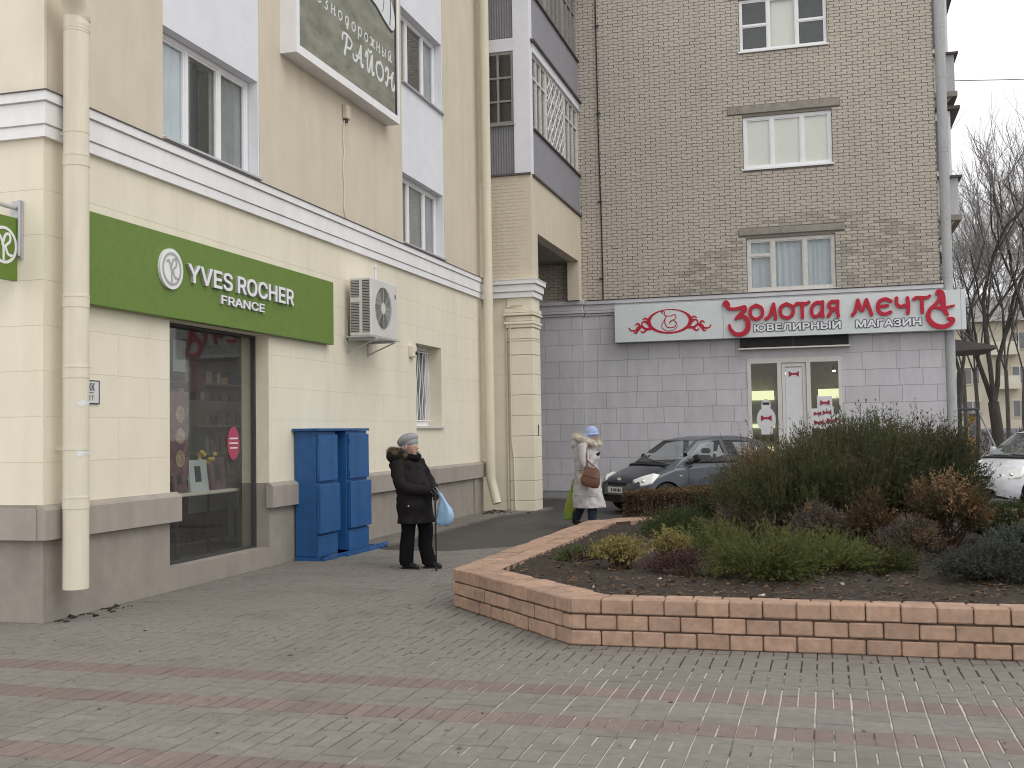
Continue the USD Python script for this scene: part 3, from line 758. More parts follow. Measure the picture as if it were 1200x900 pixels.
for i, zb in enumerate((7.31, 10.33)):
    tw.add('corner_column', bx(-6.36, TX + 0.004, TY - 0.004, TY + 0.25, zb - 0.02, zb + 3.0), 'stucco_white')
    # front: ribbed sheet, small window, beam
    n = 25
    xs = np.linspace(-7.06, -6.36, n)
    ys = TY + 0.02 + 0.012 * (np.arange(n) % 2)
    v = np.vstack([np.column_stack([xs, ys, np.full(n, zb)]), np.column_stack([xs, ys, np.full(n, zb + 1.07)])])
    k = np.arange(n - 1)
    tw.add('ribbed_panel', (v, np.vstack([np.stack([k, k + 1, n + k + 1], 1), np.stack([k, n + k + 1, n + k], 1)])), 'corrugated')
    tw.add('panel_sill', bx(-7.06, -6.34, TY - 0.03, TY + 0.06, zb + 1.07, zb + 1.10), 'wood_grey')
    wz0, wz1 = zb + 1.10, zb + 2.72
    fw_ = tw.add('loggia_window', ext(sbox(-7.06, wz0, -6.36, wz1).difference(union_all([sbox(a, c, b, d) for a, b in ((-7.0, -6.74), (-6.70, -6.42)) for c, d in ((wz0 + 0.07, wz0 + 0.5), (wz0 + 0.54, wz0 + 1.02), (wz0 + 1.06, wz1 - 0.07))])), TY + 0.02, TY + 0.07), 'wood_grey')
    tw.add('pane', bx(-7.03, -6.4, TY + 0.05, TY + 0.054, wz0 + 0.04, wz1 - 0.04), 'window_glass', parent=fw_)
    tw.add('front_beam', bx(-7.06, -6.36, TY + 0.0, TY + 0.3, wz1, zb + 3.0), 'stucco_white')
    # side: parapet, sill, glazing with a lattice, beam and little awning
    tw.add('parapet', bx(TX - 0.12, TX - 0.003, 23.25, 28.0, zb, zb + 1.0), 'parapet_grey')
    tw.add('parapet_sill', bx(TX - 0.14, TX + 0.05, 23.25, 28.0, zb + 1.0, zb + 1.035), 'flashing')
    z0, z1 = zb + 1.035, zb + 2.72
    frame = sbox(23.25, z0, 28.0, z1)
    cells = []
    for a, b, n in ((23.33, 24.55, 3), (24.68, 26.42, 4), (26.55, 27.9, 3)):
        ww = (b - a) / n
        for q in range(n):
            cells.append(sbox(a + q * ww + 0.025, z0 + 0.06, a + (q + 1) * ww - 0.025, z0 + 1.15))
            cells.append(sbox(a + q * ww + 0.025, z0 + 1.2, a + (q + 1) * ww - 0.025, z1 - 0.06))
    gw = tw.add('loggia_window', side(frame.difference(union_all(cells)), TX - 0.08, TX - 0.03), 'wood_white' if i == 0 else 'wood_grey')
    tw.add('pane', bx(TX - 0.062, TX - 0.058, 23.27, 27.95, z0 + 0.03, z1 - 0.03), 'window_glass', parent=gw)
    lat = []
    for a, b in ((24.7, 26.4),) if i == 0 else ():
        for s in np.arange(a - 1.6, b, 0.33):
            for sg in (1, -1):
                l = LineString([(s, z0 + 0.06), (s + 1.6, z0 + 1.66)] if sg > 0 else [(s, z1 - 0.06), (s + 1.6, z1 - 1.66)]).intersection(sbox(a, z0 + 0.06, b, z1 - 0.06))
                if l.length > 0.1:
                    lat.append(l.buffer(0.012))
    if lat:
        tw.add('lattice', side(union_all(lat), TX - 0.025, TX - 0.008), 'trim_white', parent=gw)
    tw.add('side_beam', bx(TX - 0.2, TX + 0.03, 23.25, 28.0, z1, zb + 2.92), 'stucco_white')
    aw = m3.Manifold.hull_points(np.array([(x, y, z) for y in (23.1, 28.0) for x, z in ((TX - 0.05, zb + 2.925), (TX + 0.10, zb + 2.925), (TX + 0.10, zb + 2.95), (TX - 0.05, zb + 3.0))]))
    tw.add('awning_strip', aw, 'flashing')
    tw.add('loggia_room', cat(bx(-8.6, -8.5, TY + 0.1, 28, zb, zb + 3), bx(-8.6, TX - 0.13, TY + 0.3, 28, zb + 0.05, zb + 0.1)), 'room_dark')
    rng2 = np.random.default_rng(40 + i)
    for q in range(5):
        a = 23.5 + q * 0.9 + rng2.uniform(0, 0.3)
        tw.add('curtain', bx(TX - 0.45, TX - 0.445, a, a + rng2.uniform(0.15, 0.4), z0, z1), 'curtain_grey' if q % 2 else 'curtain_dark', parent=gw)
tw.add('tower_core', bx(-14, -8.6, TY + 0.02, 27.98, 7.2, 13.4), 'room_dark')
tw.add('roof', bx(-14, -5.9, TY - 0.1, 28, 13.36, 13.5), 'flashing')
tw.add('yard_wall', bx(-14.3, -14, 20, 29, -0.2, 13), 'stucco_upper')
# ================================================================== brick building (world axes, front at y = 28)
BY = 28.0
bb = Thing('brick_building', 'grey brick apartment block with pale grey block ground floor across the back', 'building', (-7.5, BY, 0))
BW = [(-1.80, 0.33, 5.09, 6.42), (-1.82, 0.33, 8.16, 9.48), (-1.85, 0.28, 11.13, 12.46)]
DOOR = (-1.85, 0.38, -0.05, 3.42)
XE = 2.70
wall = sbox(-14, 5.0, XE, 14.4)
for a, b, c, d in BW:
    wall = wall.difference(sbox(a, c, b, d))
bb.add('wall', ext(wall, BY + 0.009, BY + 0.5), 'mortar')
lowb = sbox(-14, -0.25, XE + 0.05, 5.0).difference(sbox(DOOR[0], -1, DOOR[1], DOOR[3]))
bb.add('lower_wall', ext(lowb, BY - 0.022, BY + 0.5), 'joint_grey')
bb.add('side_wall', cat(bx(XE - 0.5, XE - 0.002, BY + 0.5, 40, -0.25, 14.4)), 'brick_old')
bb.add('roof', bx(-14, XE + 0.3, BY - 0.3, 40, 14.4, 14.6), 'flashing')
# bricks one by one
rng = np.random.default_rng(21)
holes = [(a, b, c - 0.03, d) for a, b, c, d in BW] + [(-1.98, 0.56, 6.5, 6.67), (-2.18, 0.53, 9.56, 9.76), (-2.1, 0.5, 12.52, 12.7)]
cells = list(brick_grid(-7.4, XE, 5.075, 14.35, 0.25, 0.065, 0.012, holes))
br = []
for a, b, c, d in cells:
    e = float(np.clip(rng.normal(0, 0.003), -0.006, 0.005))
    q_ = rng.normal(0, 0.0022)
    br.append((bx(a + rng.uniform(0, 0.008), b - rng.uniform(0, 0.008), BY + e, BY + 0.05, c + q_ + rng.uniform(-0.002, 0.002), d + q_ + rng.uniform(-0.002, 0.002)), (a + b) / 2, (c + d) / 2, b - a))
order = sorted((i for i in range(len(br)) if br[i][3] > 0.24 and br[i][1] > -5.6 and in_frame((br[i][1], BY, br[i][2]), 0.006)), key=lambda i: br[i][1] ** 2 + (br[i][2] - 1.7) ** 2)[:295]
sel = set(order)
for i in order:
    bb.add('brick', br[i][0], 'brick_old')
bb.add('further_brickwork', cat(*[m[0] for i, m in enumerate(br) if i not in sel]), 'brick_old', kind='stuff')
for a, b, c, d in ((-1.97, 0.56, 6.50, 6.66), (-2.18, 0.53, 9.56, 9.75), (-2.1, 0.5, 12.53, 12.69)):
    bb.add('lintel', cbx(a, b, BY - 0.03, BY + 0.2, c, d, 0.01), 'concrete_old')
for n, (a, b, c, d) in enumerate(BW):
    w = window(bb, a + 0.01, b - 0.01, c, d - 0.005, BY + 0.05, ((0.85, 1.15, 1.0), (1, 1.1, 1), (1, 1, 1))[n], frame=('wood_white', 'pvc_white', 'pvc_white')[n], fw=(0.075, 0.07, 0.05)[n],
               curtain=('curtain_grey', 'blind_cream', None)[n], fold=(0.02, 0.0, 0)[n], cy=(0.12, 0.05, 0)[n], transom=(((0, 0.68),), (), ((0, 0.5), (2, 0.5)))[n], seed=30 + n)
    if n == 2:
        bb.add('curtain', bx(a + 0.73, a + 1.36, BY + 0.14, BY + 0.15, c, d), 'blind_cream', parent=w)
    bb.add('sill', bx(a - 0.03, b + 0.03, BY - 0.04, BY + 0.06, c - 0.035, c + 0.004), ('wood_white', 'pvc_white', 'pvc_white')[n], parent=w)
# grey blocks of the ground floor
zr2 = [0.18, 0.60, 1.02, 1.45, 1.88, 2.28, 2.68, 3.08, 3.50, 3.92, 4.32, 4.66]
rng = np.random.default_rng(6)
for r in range(len(zr2) - 1):
    x = -5.975 - rng.uniform(0, 0.4)
    while x < XE + 0.05:
        w = rng.choice([0.62, 0.7, 0.78, 0.52])
        c = sbox(max(x + 0.004, -5.975), zr2[r] + 0.004, min(x + w, XE + 0.05) - 0.004, zr2[r + 1] - 0.004)
        if min(x + w, XE + 0.05) - max(x, -5.96) > 0.06:
            c = c.intersection(lowb)
            if c.area > 0.006:
                bb.add('facing_block', ext(c, BY - 0.035 - rng.uniform(0, 0.003), BY), 'block_grey')
        x += w
bb.add('plinth_course', ext(sbox(-5.96, -0.2, XE + 0.06, 0.176).intersection(lowb), BY - 0.05, BY), 'joint_grey')
# the wide pilaster at the passage, proud of the wall
bb.add('pilaster', bx(-9.5, -5.975, BY - 0.15, BY + 0.02, -0.2, 4.66), 'joint_grey')
for r in range(len(zr2) - 1):
    x = -8.4 - 0.35 * (r % 2)
    while x < -5.97:
        w = 0.72
        a, b = x, min(x + w, -5.97)
        if b - a > 0.05:
            bb.add('facing_block', bx(a + 0.004, b - 0.004 if b < -5.98 else b, BY - 0.162, BY - 0.14, zr2[r] + 0.004, zr2[r + 1] - 0.004), 'block_grey')
        x += w
for z0, z1, e in ((4.66, 4.72, 0.03), (4.725, 4.79, 0.06), (4.80, 4.95, 0.02), (4.95, 5.05, 0.07)):
    bb.add('moulding', cbx(-9.5, -5.97 + e, BY - 0.165 - e, BY, z0, z1, 0.008), 'block_grey')
    bb.add('moulding', cbx(-5.95 + e, XE + 0.05, BY - 0.04 - e, BY - 0.001, z0, z1 - 0.004, 0.008), 'block_grey')
bb.add('ledge_flashing', bx(-5.85, XE + 0.06, BY - 0.13, BY + 0.01, 5.052, 5.066), 'flashing')
# shop entrance
a, b, c, d = DOOR
e = bb.add('shop_entrance', ext(sbox(a, 0.0, b, d).difference(union_all([sbox(a + 0.09, 0.1, -1.13, d - 0.12), sbox(-1.03, 0.02, -0.44, d - 0.12), sbox(-0.34, 0.1, b - 0.07, d - 0.12)])), BY - 0.05, BY + 0.05), 'alu_frame')
bb.add('pane', bx(a + 0.08, -1.12, BY + 0.0, BY + 0.006, 0.09, d - 0.11), 'shop_glass', parent=e)
bb.add('pane', bx(-0.35, b - 0.06, BY + 0.0, BY + 0.006, 0.09, d - 0.11), 'shop_glass', parent=e)
bb.add('door_leaf', ext(sbox(-1.02, 0.03, -0.45, d - 0.13).difference(sbox(-0.94, 0.2, -0.53, d - 0.22)), BY - 0.02, BY + 0.03), 'alu_frame', parent=e)
bb.add('door_pane', bx(-0.95, -0.52, BY + 0.0, BY + 0.006, 0.19, d - 0.21), 'shop_glass', parent=e)
bb.add('door_handle', tube([(-0.97, BY - 0.03, 0.95), (-0.97, BY - 0.07, 0.97), (-0.97, BY - 0.07, 1.35), (-0.97, BY - 0.03, 1.37)], 0.012, 8), 'chrome', parent=e)
bb.add('door_sheet', bx(-0.935, -0.535, BY - 0.004, BY - 0.002, 0.9, d - 0.24), 'print_white', parent=e, label='white sheet covering the door glass')
def bow(cx, cz, s):
    return union_all([Polygon([(cx, cz), (cx - s, cz + s * 0.6), (cx - s, cz - s * 0.6)]), Polygon([(cx, cz), (cx + s, cz + s * 0.6), (cx + s, cz - s * 0.6)]), Point(cx, cz).buffer(s * 0.25)])
bb.add('door_bow', ext(bow(-0.735, 3.02, 0.12), BY - 0.008, BY - 0.005), 'bow_red', parent=e)
# white present shapes with dark red bows stuck on the panes
sil = union_all([affinity.scale(Point(-1.42, 1.92).buffer(1, 20), 0.23, 0.30), affinity.scale(Point(-1.42, 2.26).buffer(1, 20), 0.11, 0.16), sbox(-1.55, 1.55, -1.27, 1.8)])
bb.add('pane_sticker', ext(sil, BY - 0.006, BY - 0.003), 'print_white', parent=e, label='white parcel sticker with a dark red bow')
bb.add('sticker_bow', ext(bow(-1.42, 1.95, 0.13), BY - 0.010, BY - 0.007), 'bow_red', parent=e)
bb.add('sticker_ribbon', ext(sbox(-1.50, 2.28, -1.34, 2.34), BY - 0.010, BY - 0.007), 'print_dark', parent=e)
for q, (cx, cz, s) in enumerate(((-0.02, 2.3, 0.13), (-0.2, 2.04, 0.10), (0.02, 2.06, 0.12), (-0.17, 1.82, 0.13), (0.13, 1.86, 0.14))):
    bb.add('pane_sticker', ext(sbox(cx - s * 1.25, cz - s, cx + s * 1.15, cz + s * 1.05).buffer(0.02), BY - 0.006 - 0.004 * q, BY - 0.003 - 0.004 * q), 'print_white', parent=e)
    bb.add('sticker_bow', ext(bow(cx, cz, s * 0.85), BY - 0.026 - 0.004 * q, BY - 0.023 - 0.004 * q), 'bow_red', parent=e)
bb.add('shop_room', cat(bx(-4, 2.4, 32.4, 32.5, -0.1, 3.6), bx(-4.1, -4, BY + 0.5, 32.5, -0.1, 3.6), bx(2.3, 2.4, BY + 0.5, 32.5, -0.1, 3.6), bx(-4, 2.4, BY + 0.5, 32.5, 3.5, 3.6), bx(-4, 2.4, BY + 0.5, 32.5, -0.1, -0.04)), 'shop_wall_warm', parent=e)
bb.add('lintel_panel', bx(a - 0.1, b + 0.1, BY - 0.045, BY - 0.002, 3.42, 3.62), 'block_grey')
# balconies on the right-hand side wall
for n, z in enumerate((6.72, 9.78, 12.85)):
    sl = bb.add('balcony', bx(XE, XE + 0.62, 28.9, 31.9, z, z + 0.13), 'concrete_old')
    bb.add('parapet', bx(XE + 0.002, XE + 0.57, 28.95, 31.85, z + 0.131, z + 1.05), ('block_grey', 'block_grey', 'parapet_grey')[n], parent=sl)
    bb.add('rail_plate', bx(XE - 0.0, XE + 0.66, 28.86, 31.94, z + 1.051, z + 1.10), 'flashing', parent=sl)
    bb.add('bracket', vf(m3.Manifold.hull_points(np.array([(x, y, zz) for y in (28.95, 29.1) for x, zz in ((XE, z - 0.5), (XE, z), (XE + 0.5, z))]))), 'concrete_old', parent=sl)
    bb.add('glazing_frame', bx(XE + 0.003, XE + 0.44, 28.97, 31.8, z + 1.101, z + 2.72), 'pvc_white', parent=sl)
    bb.add('glazing', bx(XE + 0.10, XE + 0.38, 28.955, 28.968, z + 1.25, z + 2.5), 'window_far', parent=sl)
    bb.add('roof_plate', bx(XE, XE + 0.66, 28.86, 31.94, z + 2.74, z + 2.82), 'flashing', parent=sl)
bb.add('side_canopy', vf(m3.Manifold.hull_points(np.array([(x, y, zz) for y in (29.8, 32.4) for x, zz in ((XE, 3.55), (XE, 3.95), (3.9, 3.68), (4.15, 3.66), (4.15, 3.6))]))), 'flashing')

# ================================================================== signs
sg = Thing('green_shop_sign', 'long green fascia sign with raised white letters over the tall shop window', 'sign', (9.32, FY, 3.0), 'L')
sg.add('board', cbx(9.30, 14.96, FY - 0.11, FY - 0.03, 3.03, 3.955, 0.006), 'sign_green')
sg.add('spacer', bx(9.4, 14.86, FY - 0.03, FY - 0.001, 3.06, 3.92), 'steel_dark')
def raised(th, mesh_fn, nm, y, t, face, sidem, parent=None):
    """Raised lettering: a body with a thin lighter face in front."""
    p = th.add(nm, mesh_fn(y, t), sidem, parent=parent)
    th.add(nm + '_face', mesh_fn(y - t, 0.003), face, parent=p if parent is None else parent)
    return p
FS = FY - 0.111
x = 11.03
for word, x0, wd in (('YVES', 11.03, 0.98), ('ROCHER', 12.13, 1.49)):
    raised(sg, lambda y, t, word=word, x0=x0, wd=wd: letters(word, 0.20, x0, 3.47, y - 0.0, t, True, wd), 'lettering', FS, 0.035, 'letter_white', 'letter_side')
raised(sg, lambda y, t: letters('FRANCE', 0.10, 11.76, 3.295, y, t, True, 1.06), 'lettering', FS, 0.025, 'letter_white', 'letter_side')
def logo(cx, cz, r):
    ring = Point(cx, cz).buffer(r, 32).difference(Point(cx, cz).buffer(r * 0.84, 32))
    yv = union_all([brush([(cx - 0.5 * r, cz + 0.42 * r), (cx - 0.3 * r, cz + 0.45 * r), (cx - 0.05 * r, cz - 0.05 * r), (cx - 0.02 * r, cz - 0.75 * r)], 0.15 * r),
                    brush([(cx - 0.1 * r, cz + 0.02 * r), (cx + 0.12 * r, cz + 0.55 * r), (cx + 0.42 * r, cz + 0.6 * r), (cx + 0.45 * r, cz + 0.25 * r), (cx + 0.1 * r, cz - 0.05 * r)], 0.15 * r),
                    brush([(cx + 0.1 * r, cz - 0.05 * r), (cx + 0.3 * r, cz - 0.45 * r), (cx + 0.62 * r, cz - 0.52 * r)], 0.15 * r)])
    return ring, yv
lp = sg.add('logo_disc', cyl((10.71, FS - 0.03, 3.565), 0.225, 0.04, 'y', 40), 'letter_white', smooth=40)
ri, yv = logo(10.71, 3.565, 0.185)
sg.add('logo_ring', ext(ri.intersection(Point(10.71, 3.565).buffer(0.19)), FS - 0.034, FS - 0.0305), 'letter_side', parent=lp)
sg.add('logo_monogram', ext(yv, FS - 0.034, FS - 0.0305), 'letter_side', parent=lp)

# blade sign hanging from a bracket on the near face (parallel to the long wall)
bl = Thing('hanging_sign', 'small square green sign with round white logo hanging from a steel bracket', 'sign', (8.8, 7.33, 3.2), 'L')
bl.add('board', cbx(8.34, 8.762, 7.31, 7.35, 3.2, 3.80, 0.004), 'sign_green')
ri, yv = logo(8.575, 3.52, 0.175)
bl.add('logo_ring', ext(ri, 7.3055, 7.3095), 'letter_white')
bl.add('logo_monogram', ext(yv, 7.3055, 7.3095), 'letter_white')
bl.add('bracket_plate', bx(8.770, 8.787, 7.27, 7.39, 3.42, 3.97), 'alu')
bl.add('bracket_arm', tube([(8.78, 7.33, 3.9), (7.9, 7.33, 3.9)], 0.022, 10), 'alu', smooth=40)
for xx in (8.70, 8.42):
    bl.add('hanger', tube([(xx, 7.33, 3.89), (xx, 7.33, 3.79)], 0.007, 6), 'alu')
bl.add('bracket_post', tube([(8.755, 7.29, 3.44), (8.755, 7.29, 3.97)], 0.014, 8), 'alu')

# billboard
bi = Thing('billboard', 'large framed picture board in olive tones with white script high on the wall', 'sign', (13.55, FY, 6.93), 'L')
B0, B1, BZ0, BZ1 = 13.55, 17.36, 6.93, 9.7
bi.add('box', bx(B0, B1, FY - 0.22, FY - 0.001, BZ0, BZ1), 'trim_white')
bi.add('frame', ext(sbox(B0, BZ0, B1, BZ1).difference(sbox(B0 + 0.10, BZ0 + 0.12, B1 - 0.07, BZ1 - 0.1)), FY - 0.25, FY - 0.22), 'trim_white')
bi.add('print', bx(B0 + 0.1, B1 - 0.07, FY - 0.226, FY - 0.2205, BZ0 + 0.12, BZ1 - 0.1), 'photo_print')
bi.add('print_edge', bx(B1 - 0.16, B1 - 0.071, FY - 0.228, FY - 0.2262, BZ0 + 0.12, BZ1 - 0.1), 'print_dark')
PY0, PY1 = FY - 0.2295, FY - 0.2265
swan = affinity.translate(union_all([Polygon(curve([(15.75, 8.62), (16.1, 8.36), (16.45, 8.28), (16.8, 8.16), (17.1, 8.1), (17.22, 8.2), (17.2, 8.42), (17.0, 8.66), (16.7, 8.74), (16.4, 8.95), (16.0, 9.05), (15.7, 8.95), (15.75, 8.62)]))]), 0, 0.36)
bi.add('printed_shape', ext(affinity.translate(swan, -0.04, -0.05), PY0 + 0.0016, PY1 + 0.0006), 'print_dark')
bi.add('printed_shape', ext(swan.buffer(0), PY0, PY1 - 0.0006), 'print_white')
bi.add('printed_stroke', ext(affinity.translate(union_all([brush([(16.2, 8.95), (16.42, 8.6), (16.38, 8.36)], 0.02), brush([(16.65, 8.8), (16.75, 8.5), (16.7, 8.28)], 0.02), brush([(16.05, 9.0), (16.0, 8.7), (16.1, 8.45)], 0.018), affinity.scale(Point(16.72, 8.82).buffer(0.2), 1.2, 0.55), brush([(17.02, 8.72), (17.04, 8.4), (17.0, 8.16)], 0.03)]), 0, 0.36), PY0 - 0.002, PY0 - 0.0004), 'print_dark')
# pen letters on a unit cell (x 0..1, y 0..1)
PEN = {
    'Р': [([(0.0, 0.62), (0.05, 0.92), (0.35, 1.02), (0.75, 0.95), (0.95, 0.75), (0.75, 0.42), (0.42, 0.38)], 1), ([(0.45, 0.98), (0.38, 0.5), (0.2, -0.05)], 2)],
    'А': [([(-0.1, 0.25), (-0.05, 0.05), (0.15, 0.02), (0.4, 0.3), (0.72, 0.98)], 1), ([(0.72, 0.98), (0.72, 0.4), (0.78, 0.0), (0.92, 0.06)], 2), ([(0.22, 0.32), (0.75, 0.36)], 1)],
    'Й': [([(0.05, 0.7), (0.15, 0.95), (0.28, 0.9), (0.24, 0.4), (0.3, 0.04), (0.45, 0.08), (0.72, 0.9)], 1.4), ([(0.8, 0.98), (0.74, 0.4), (0.8, 0.02), (0.95, 0.1)], 2), ([(0.35, 1.16), (0.52, 1.08), (0.72, 1.2)], 1)],
    'О': [([(0.55, 0.98), (0.15, 0.8), (0.1, 0.3), (0.4, 0.0), (0.78, 0.2), (0.85, 0.7), (0.55, 0.98), (0.4, 0.9)], 1.6)],
    'Н': [([(0.0, 0.8), (0.15, 0.98), (0.3, 0.9), (0.24, 0.4), (0.12, 0.02), (-0.02, 0.1)], 1.8), ([(0.2, 0.5), (0.55, 0.58), (0.85, 0.95), (0.92, 0.98)], 1), ([(0.78, 0.8), (0.7, 0.3), (0.8, 0.0), (1.0, 0.1), (1.02, 0.3)], 1.8)],
    'е': [([(0.15, 0.4), (0.6, 0.55), (0.6, 0.8), (0.35, 0.8), (0.15, 0.45), (0.25, 0.08), (0.5, 0.02), (0.8, 0.2)], 1.2)],
    'л': [([(0.0, 0.08), (0.2, 0.05), (0.45, 0.8)], 1.2), ([(0.45, 0.8), (0.55, 0.4), (0.6, 0.02), (0.8, 0.15)], 1.6)],
    'з': [([(0.15, 0.7), (0.4, 0.85), (0.62, 0.66), (0.38, 0.46), (0.66, 0.25), (0.45, -0.1), (0.15, 0.0)], 1.4)],
    'ж': [([(0.0, 0.75), (0.2, 0.8), (0.35, 0.42), (0.15, 0.02), (-0.05, 0.08)], 1.2), ([(0.5, 0.82), (0.46, 0.0)], 1.8), ([(0.98, 0.78), (0.8, 0.8), (0.6, 0.42), (0.82, 0.02), (1.0, 0.1)], 1.2)],
    'н': [([(0.15, 0.82), (0.1, 0.0)], 1.7), ([(0.12, 0.42), (0.65, 0.45)], 1), ([(0.7, 0.82), (0.64, 0.02), (0.8, 0.1)], 1.7)],
    'о': [([(0.45, 0.82), (0.12, 0.6), (0.15, 0.12), (0.45, 0.0), (0.75, 0.3), (0.7, 0.72), (0.45, 0.82)], 1.3)],
    'д': [([(0.65, 0.75), (0.3, 0.8), (0.1, 0.4), (0.25, 0.02), (0.5, 0.15), (0.7, 0.7)], 1.2), ([(0.72, 0.85), (0.66, 0.2), (0.5, -0.25), (0.3, -0.15)], 1.4)],
    'р': [([(0.1, 0.82), (0.1, 0.3), (0.05, -0.35)], 1.7), ([(0.1, 0.5), (0.35, 0.82), (0.7, 0.7), (0.65, 0.2), (0.4, 0.02), (0.12, 0.2)], 1.2)],
    'ы': [([(0.1, 0.82), (0.08, 0.05), (0.4, 0.05), (0.45, 0.35), (0.12, 0.42)], 1.4), ([(0.78, 0.82), (0.74, 0.02)], 1.7)],
    'й': [([(0.12, 0.82), (0.12, 0.08), (0.3, 0.02), (0.68, 0.7)], 1.3), ([(0.72, 0.82), (0.68, 0.02), (0.85, 0.1)], 1.6), ([(0.28, 1.0), (0.45, 0.94), (0.62, 1.04)], 0.9)]}
def pen(word, x, z, cw, ch, w, adv=None):
    out = []
    for ch_ in word:
        for pts, k in PEN[ch_]:
            out.append(brush([(x + cw * 0.8 * p[0], z + ch * p[1]) for p in pts], w * (0.55 + 0.45 * k), n=6))
        x += adv or cw
    return union_all(out)
bi.add('script', ext(pen('РАЙОН', 15.1, 7.45, 0.46, 0.30, 0.042, 0.425), PY0, PY1), 'print_white')
bi.add('script', ext(pen('лезнодорожный', 13.98, 7.90, 0.235, 0.165, 0.021, 0.243), PY0, PY1), 'print_white')

# jewellery shop sign
je = Thing('red_letter_shop_sign', 'long white sign box with raised red letters and a red scroll emblem', 'sign', (-5.1, BY - 0.3, 3.9))
JY = BY - 0.33
for a, b in ((-5.09, -2.385), (-2.38, 3.09), (3.095, 3.2)):
    je.add('panel', cbx(a, b, JY, BY - 0.10, 3.93, 4.87, 0.004), 'sign_white')
je.add('mounting', bx(-5.0, 3.1, BY - 0.10, BY - 0.03, 4.0, 4.8), 'steel_dark')
XS = 0.985
def S_(u): return -2.56 + u * 0.00505                                # along the sign
def red(pts_w, nm='letter'):
    sh = union_all([brush(p, w) for p, w in pts_w])
    q = je.add(nm, ext(sh, JY - 0.06, JY - 0.0005), 'letter_red')
    return q
def zz(f): return 3.93 + f * 0.94
h0, h1 = 4.36, 4.72
def cell(u0, u1):
    a, b = S_(u0), S_(u1)
    return lambda x, y: (a + (b - a) * x, h0 + (h1 - h0) * y)
T_ = 0.082
red([([(S_(48), zz(0.86)), (S_(42), zz(0.9)), (S_(52), zz(0.95)), (S_(62), zz(0.88)), (S_(58), zz(0.80)), (S_(85), zz(0.76)), (S_(112), zz(0.77)), (S_(140), zz(0.79))], (0.05, 0.07, 0.09, 0.09, 0.075, 0.075, 0.085, 0.11)),
     ([(S_(140), zz(0.79)), (S_(138), zz(0.70)), (S_(112), zz(0.58)), (S_(98), zz(0.50))], (0.11, 0.10, 0.085, 0.075)),
     ([(S_(98), zz(0.50)), (S_(128), zz(0.56)), (S_(152), zz(0.44)), (S_(152), zz(0.22)), (S_(128), zz(0.10)), (S_(95), zz(0.10)), (S_(72), zz(0.22)), (S_(66), zz(0.34))], (0.07, 0.09, 0.115, 0.125, 0.11, 0.10, 0.085, 0.06))])
c = cell(166, 224)
red([([c(0.5, 0.98), c(0.05, 0.75), c(0.05, 0.25), c(0.5, 0.02), c(0.95, 0.25), c(0.95, 0.75), c(0.5, 0.98)], T_)])
c = cell(240, 290)
red([([c(0.0, 0.02), c(0.35, 0.2), c(0.75, 1.0)], T_), ([c(0.75, 1.0), c(0.9, 0.0)], T_)])
c = cell(308, 368)
red([([c(0.5, 0.98), c(0.05, 0.75), c(0.05, 0.25), c(0.5, 0.02), c(0.95, 0.25), c(0.95, 0.75), c(0.5, 0.98)], T_)])
c = cell(378, 442)
red([([c(0.0, 0.85), c(0.2, 0.98), c(0.8, 0.93), c(1.0, 1.03)], T_ * 0.9), ([c(0.5, 0.95), c(0.5, 0.0)], T_)])
c = cell(452, 508)
red([([c(0.95, 0.95), c(0.4, 0.95), c(0.05, 0.6), c(0.1, 0.12), c(0.5, 0.05), c(0.9, 0.4)], T_), ([c(0.95, 1.0), c(0.9, 0.4), c(0.95, 0.0)], T_)])
c = cell(528, 580)
red([([c(0.9, 1.0), c(0.85, 0.5), c(0.9, 0.0)], T_), ([c(0.9, 0.98), c(0.35, 0.98), c(0.1, 0.75), c(0.35, 0.5), c(0.85, 0.52)], T_), ([c(0.45, 0.5), c(0.05, 0.02)], T_)])
c = cell(640, 726)
red([([c(0.0, 0.02), c(0.15, 0.3), c(0.3, 1.0)], T_), ([c(0.3, 1.0), c(0.5, 0.3), c(0.75, 1.0)], T_ * 0.95), ([c(0.75, 1.0), c(0.9, 0.4), c(1.0, 0.0)], T_)])
c = cell(750, 814)
red([([c(0.98, 0.85), c(0.6, 1.0), c(0.15, 0.8), c(0.1, 0.25), c(0.5, 0.0), c(0.95, 0.12)], T_), ([c(0.15, 0.52), c(0.75, 0.55)], T_ * 0.9)])
c = cell(836, 900)
red([([c(0.05, 1.02), c(0.05, 0.65), c(0.3, 0.45), c(0.75, 0.55)], T_), ([c(0.8, 1.0), c(0.85, 0.5), c(0.8, 0.0)], T_)])
c = cell(915, 985)
red([([c(0.0, 0.9), c(0.2, 1.0), c(0.8, 0.96), c(1.0, 1.06)], T_ * 0.9), ([c(0.5, 0.97), c(0.5, 0.02)], T_)])
red([([(S_(1015), zz(0.90)), (S_(1022), zz(0.97)), (S_(1036), zz(0.94)), (S_(1042), zz(0.80)), (S_(1044), zz(0.55)), (S_(1058), zz(0.38))], (0.06, 0.09, 0.11, 0.115, 0.11, 0.08)),
     ([(S_(1036), zz(0.92)), (S_(1015), zz(0.68)), (S_(985), zz(0.52)), (S_(976), zz(0.32)), (S_(1000), zz(0.14)), (S_(1040), zz(0.08)), (S_(1075), zz(0.16)), (S_(1082), zz(0.26)), (S_(1062), zz(0.28))], (0.07, 0.08, 0.09, 0.11, 0.115, 0.11, 0.10, 0.09, 0.07)),
     ([(S_(1005), zz(0.58)), (S_(1040), zz(0.54)), (S_(1088), zz(0.60))], (0.06, 0.075, 0.05))])
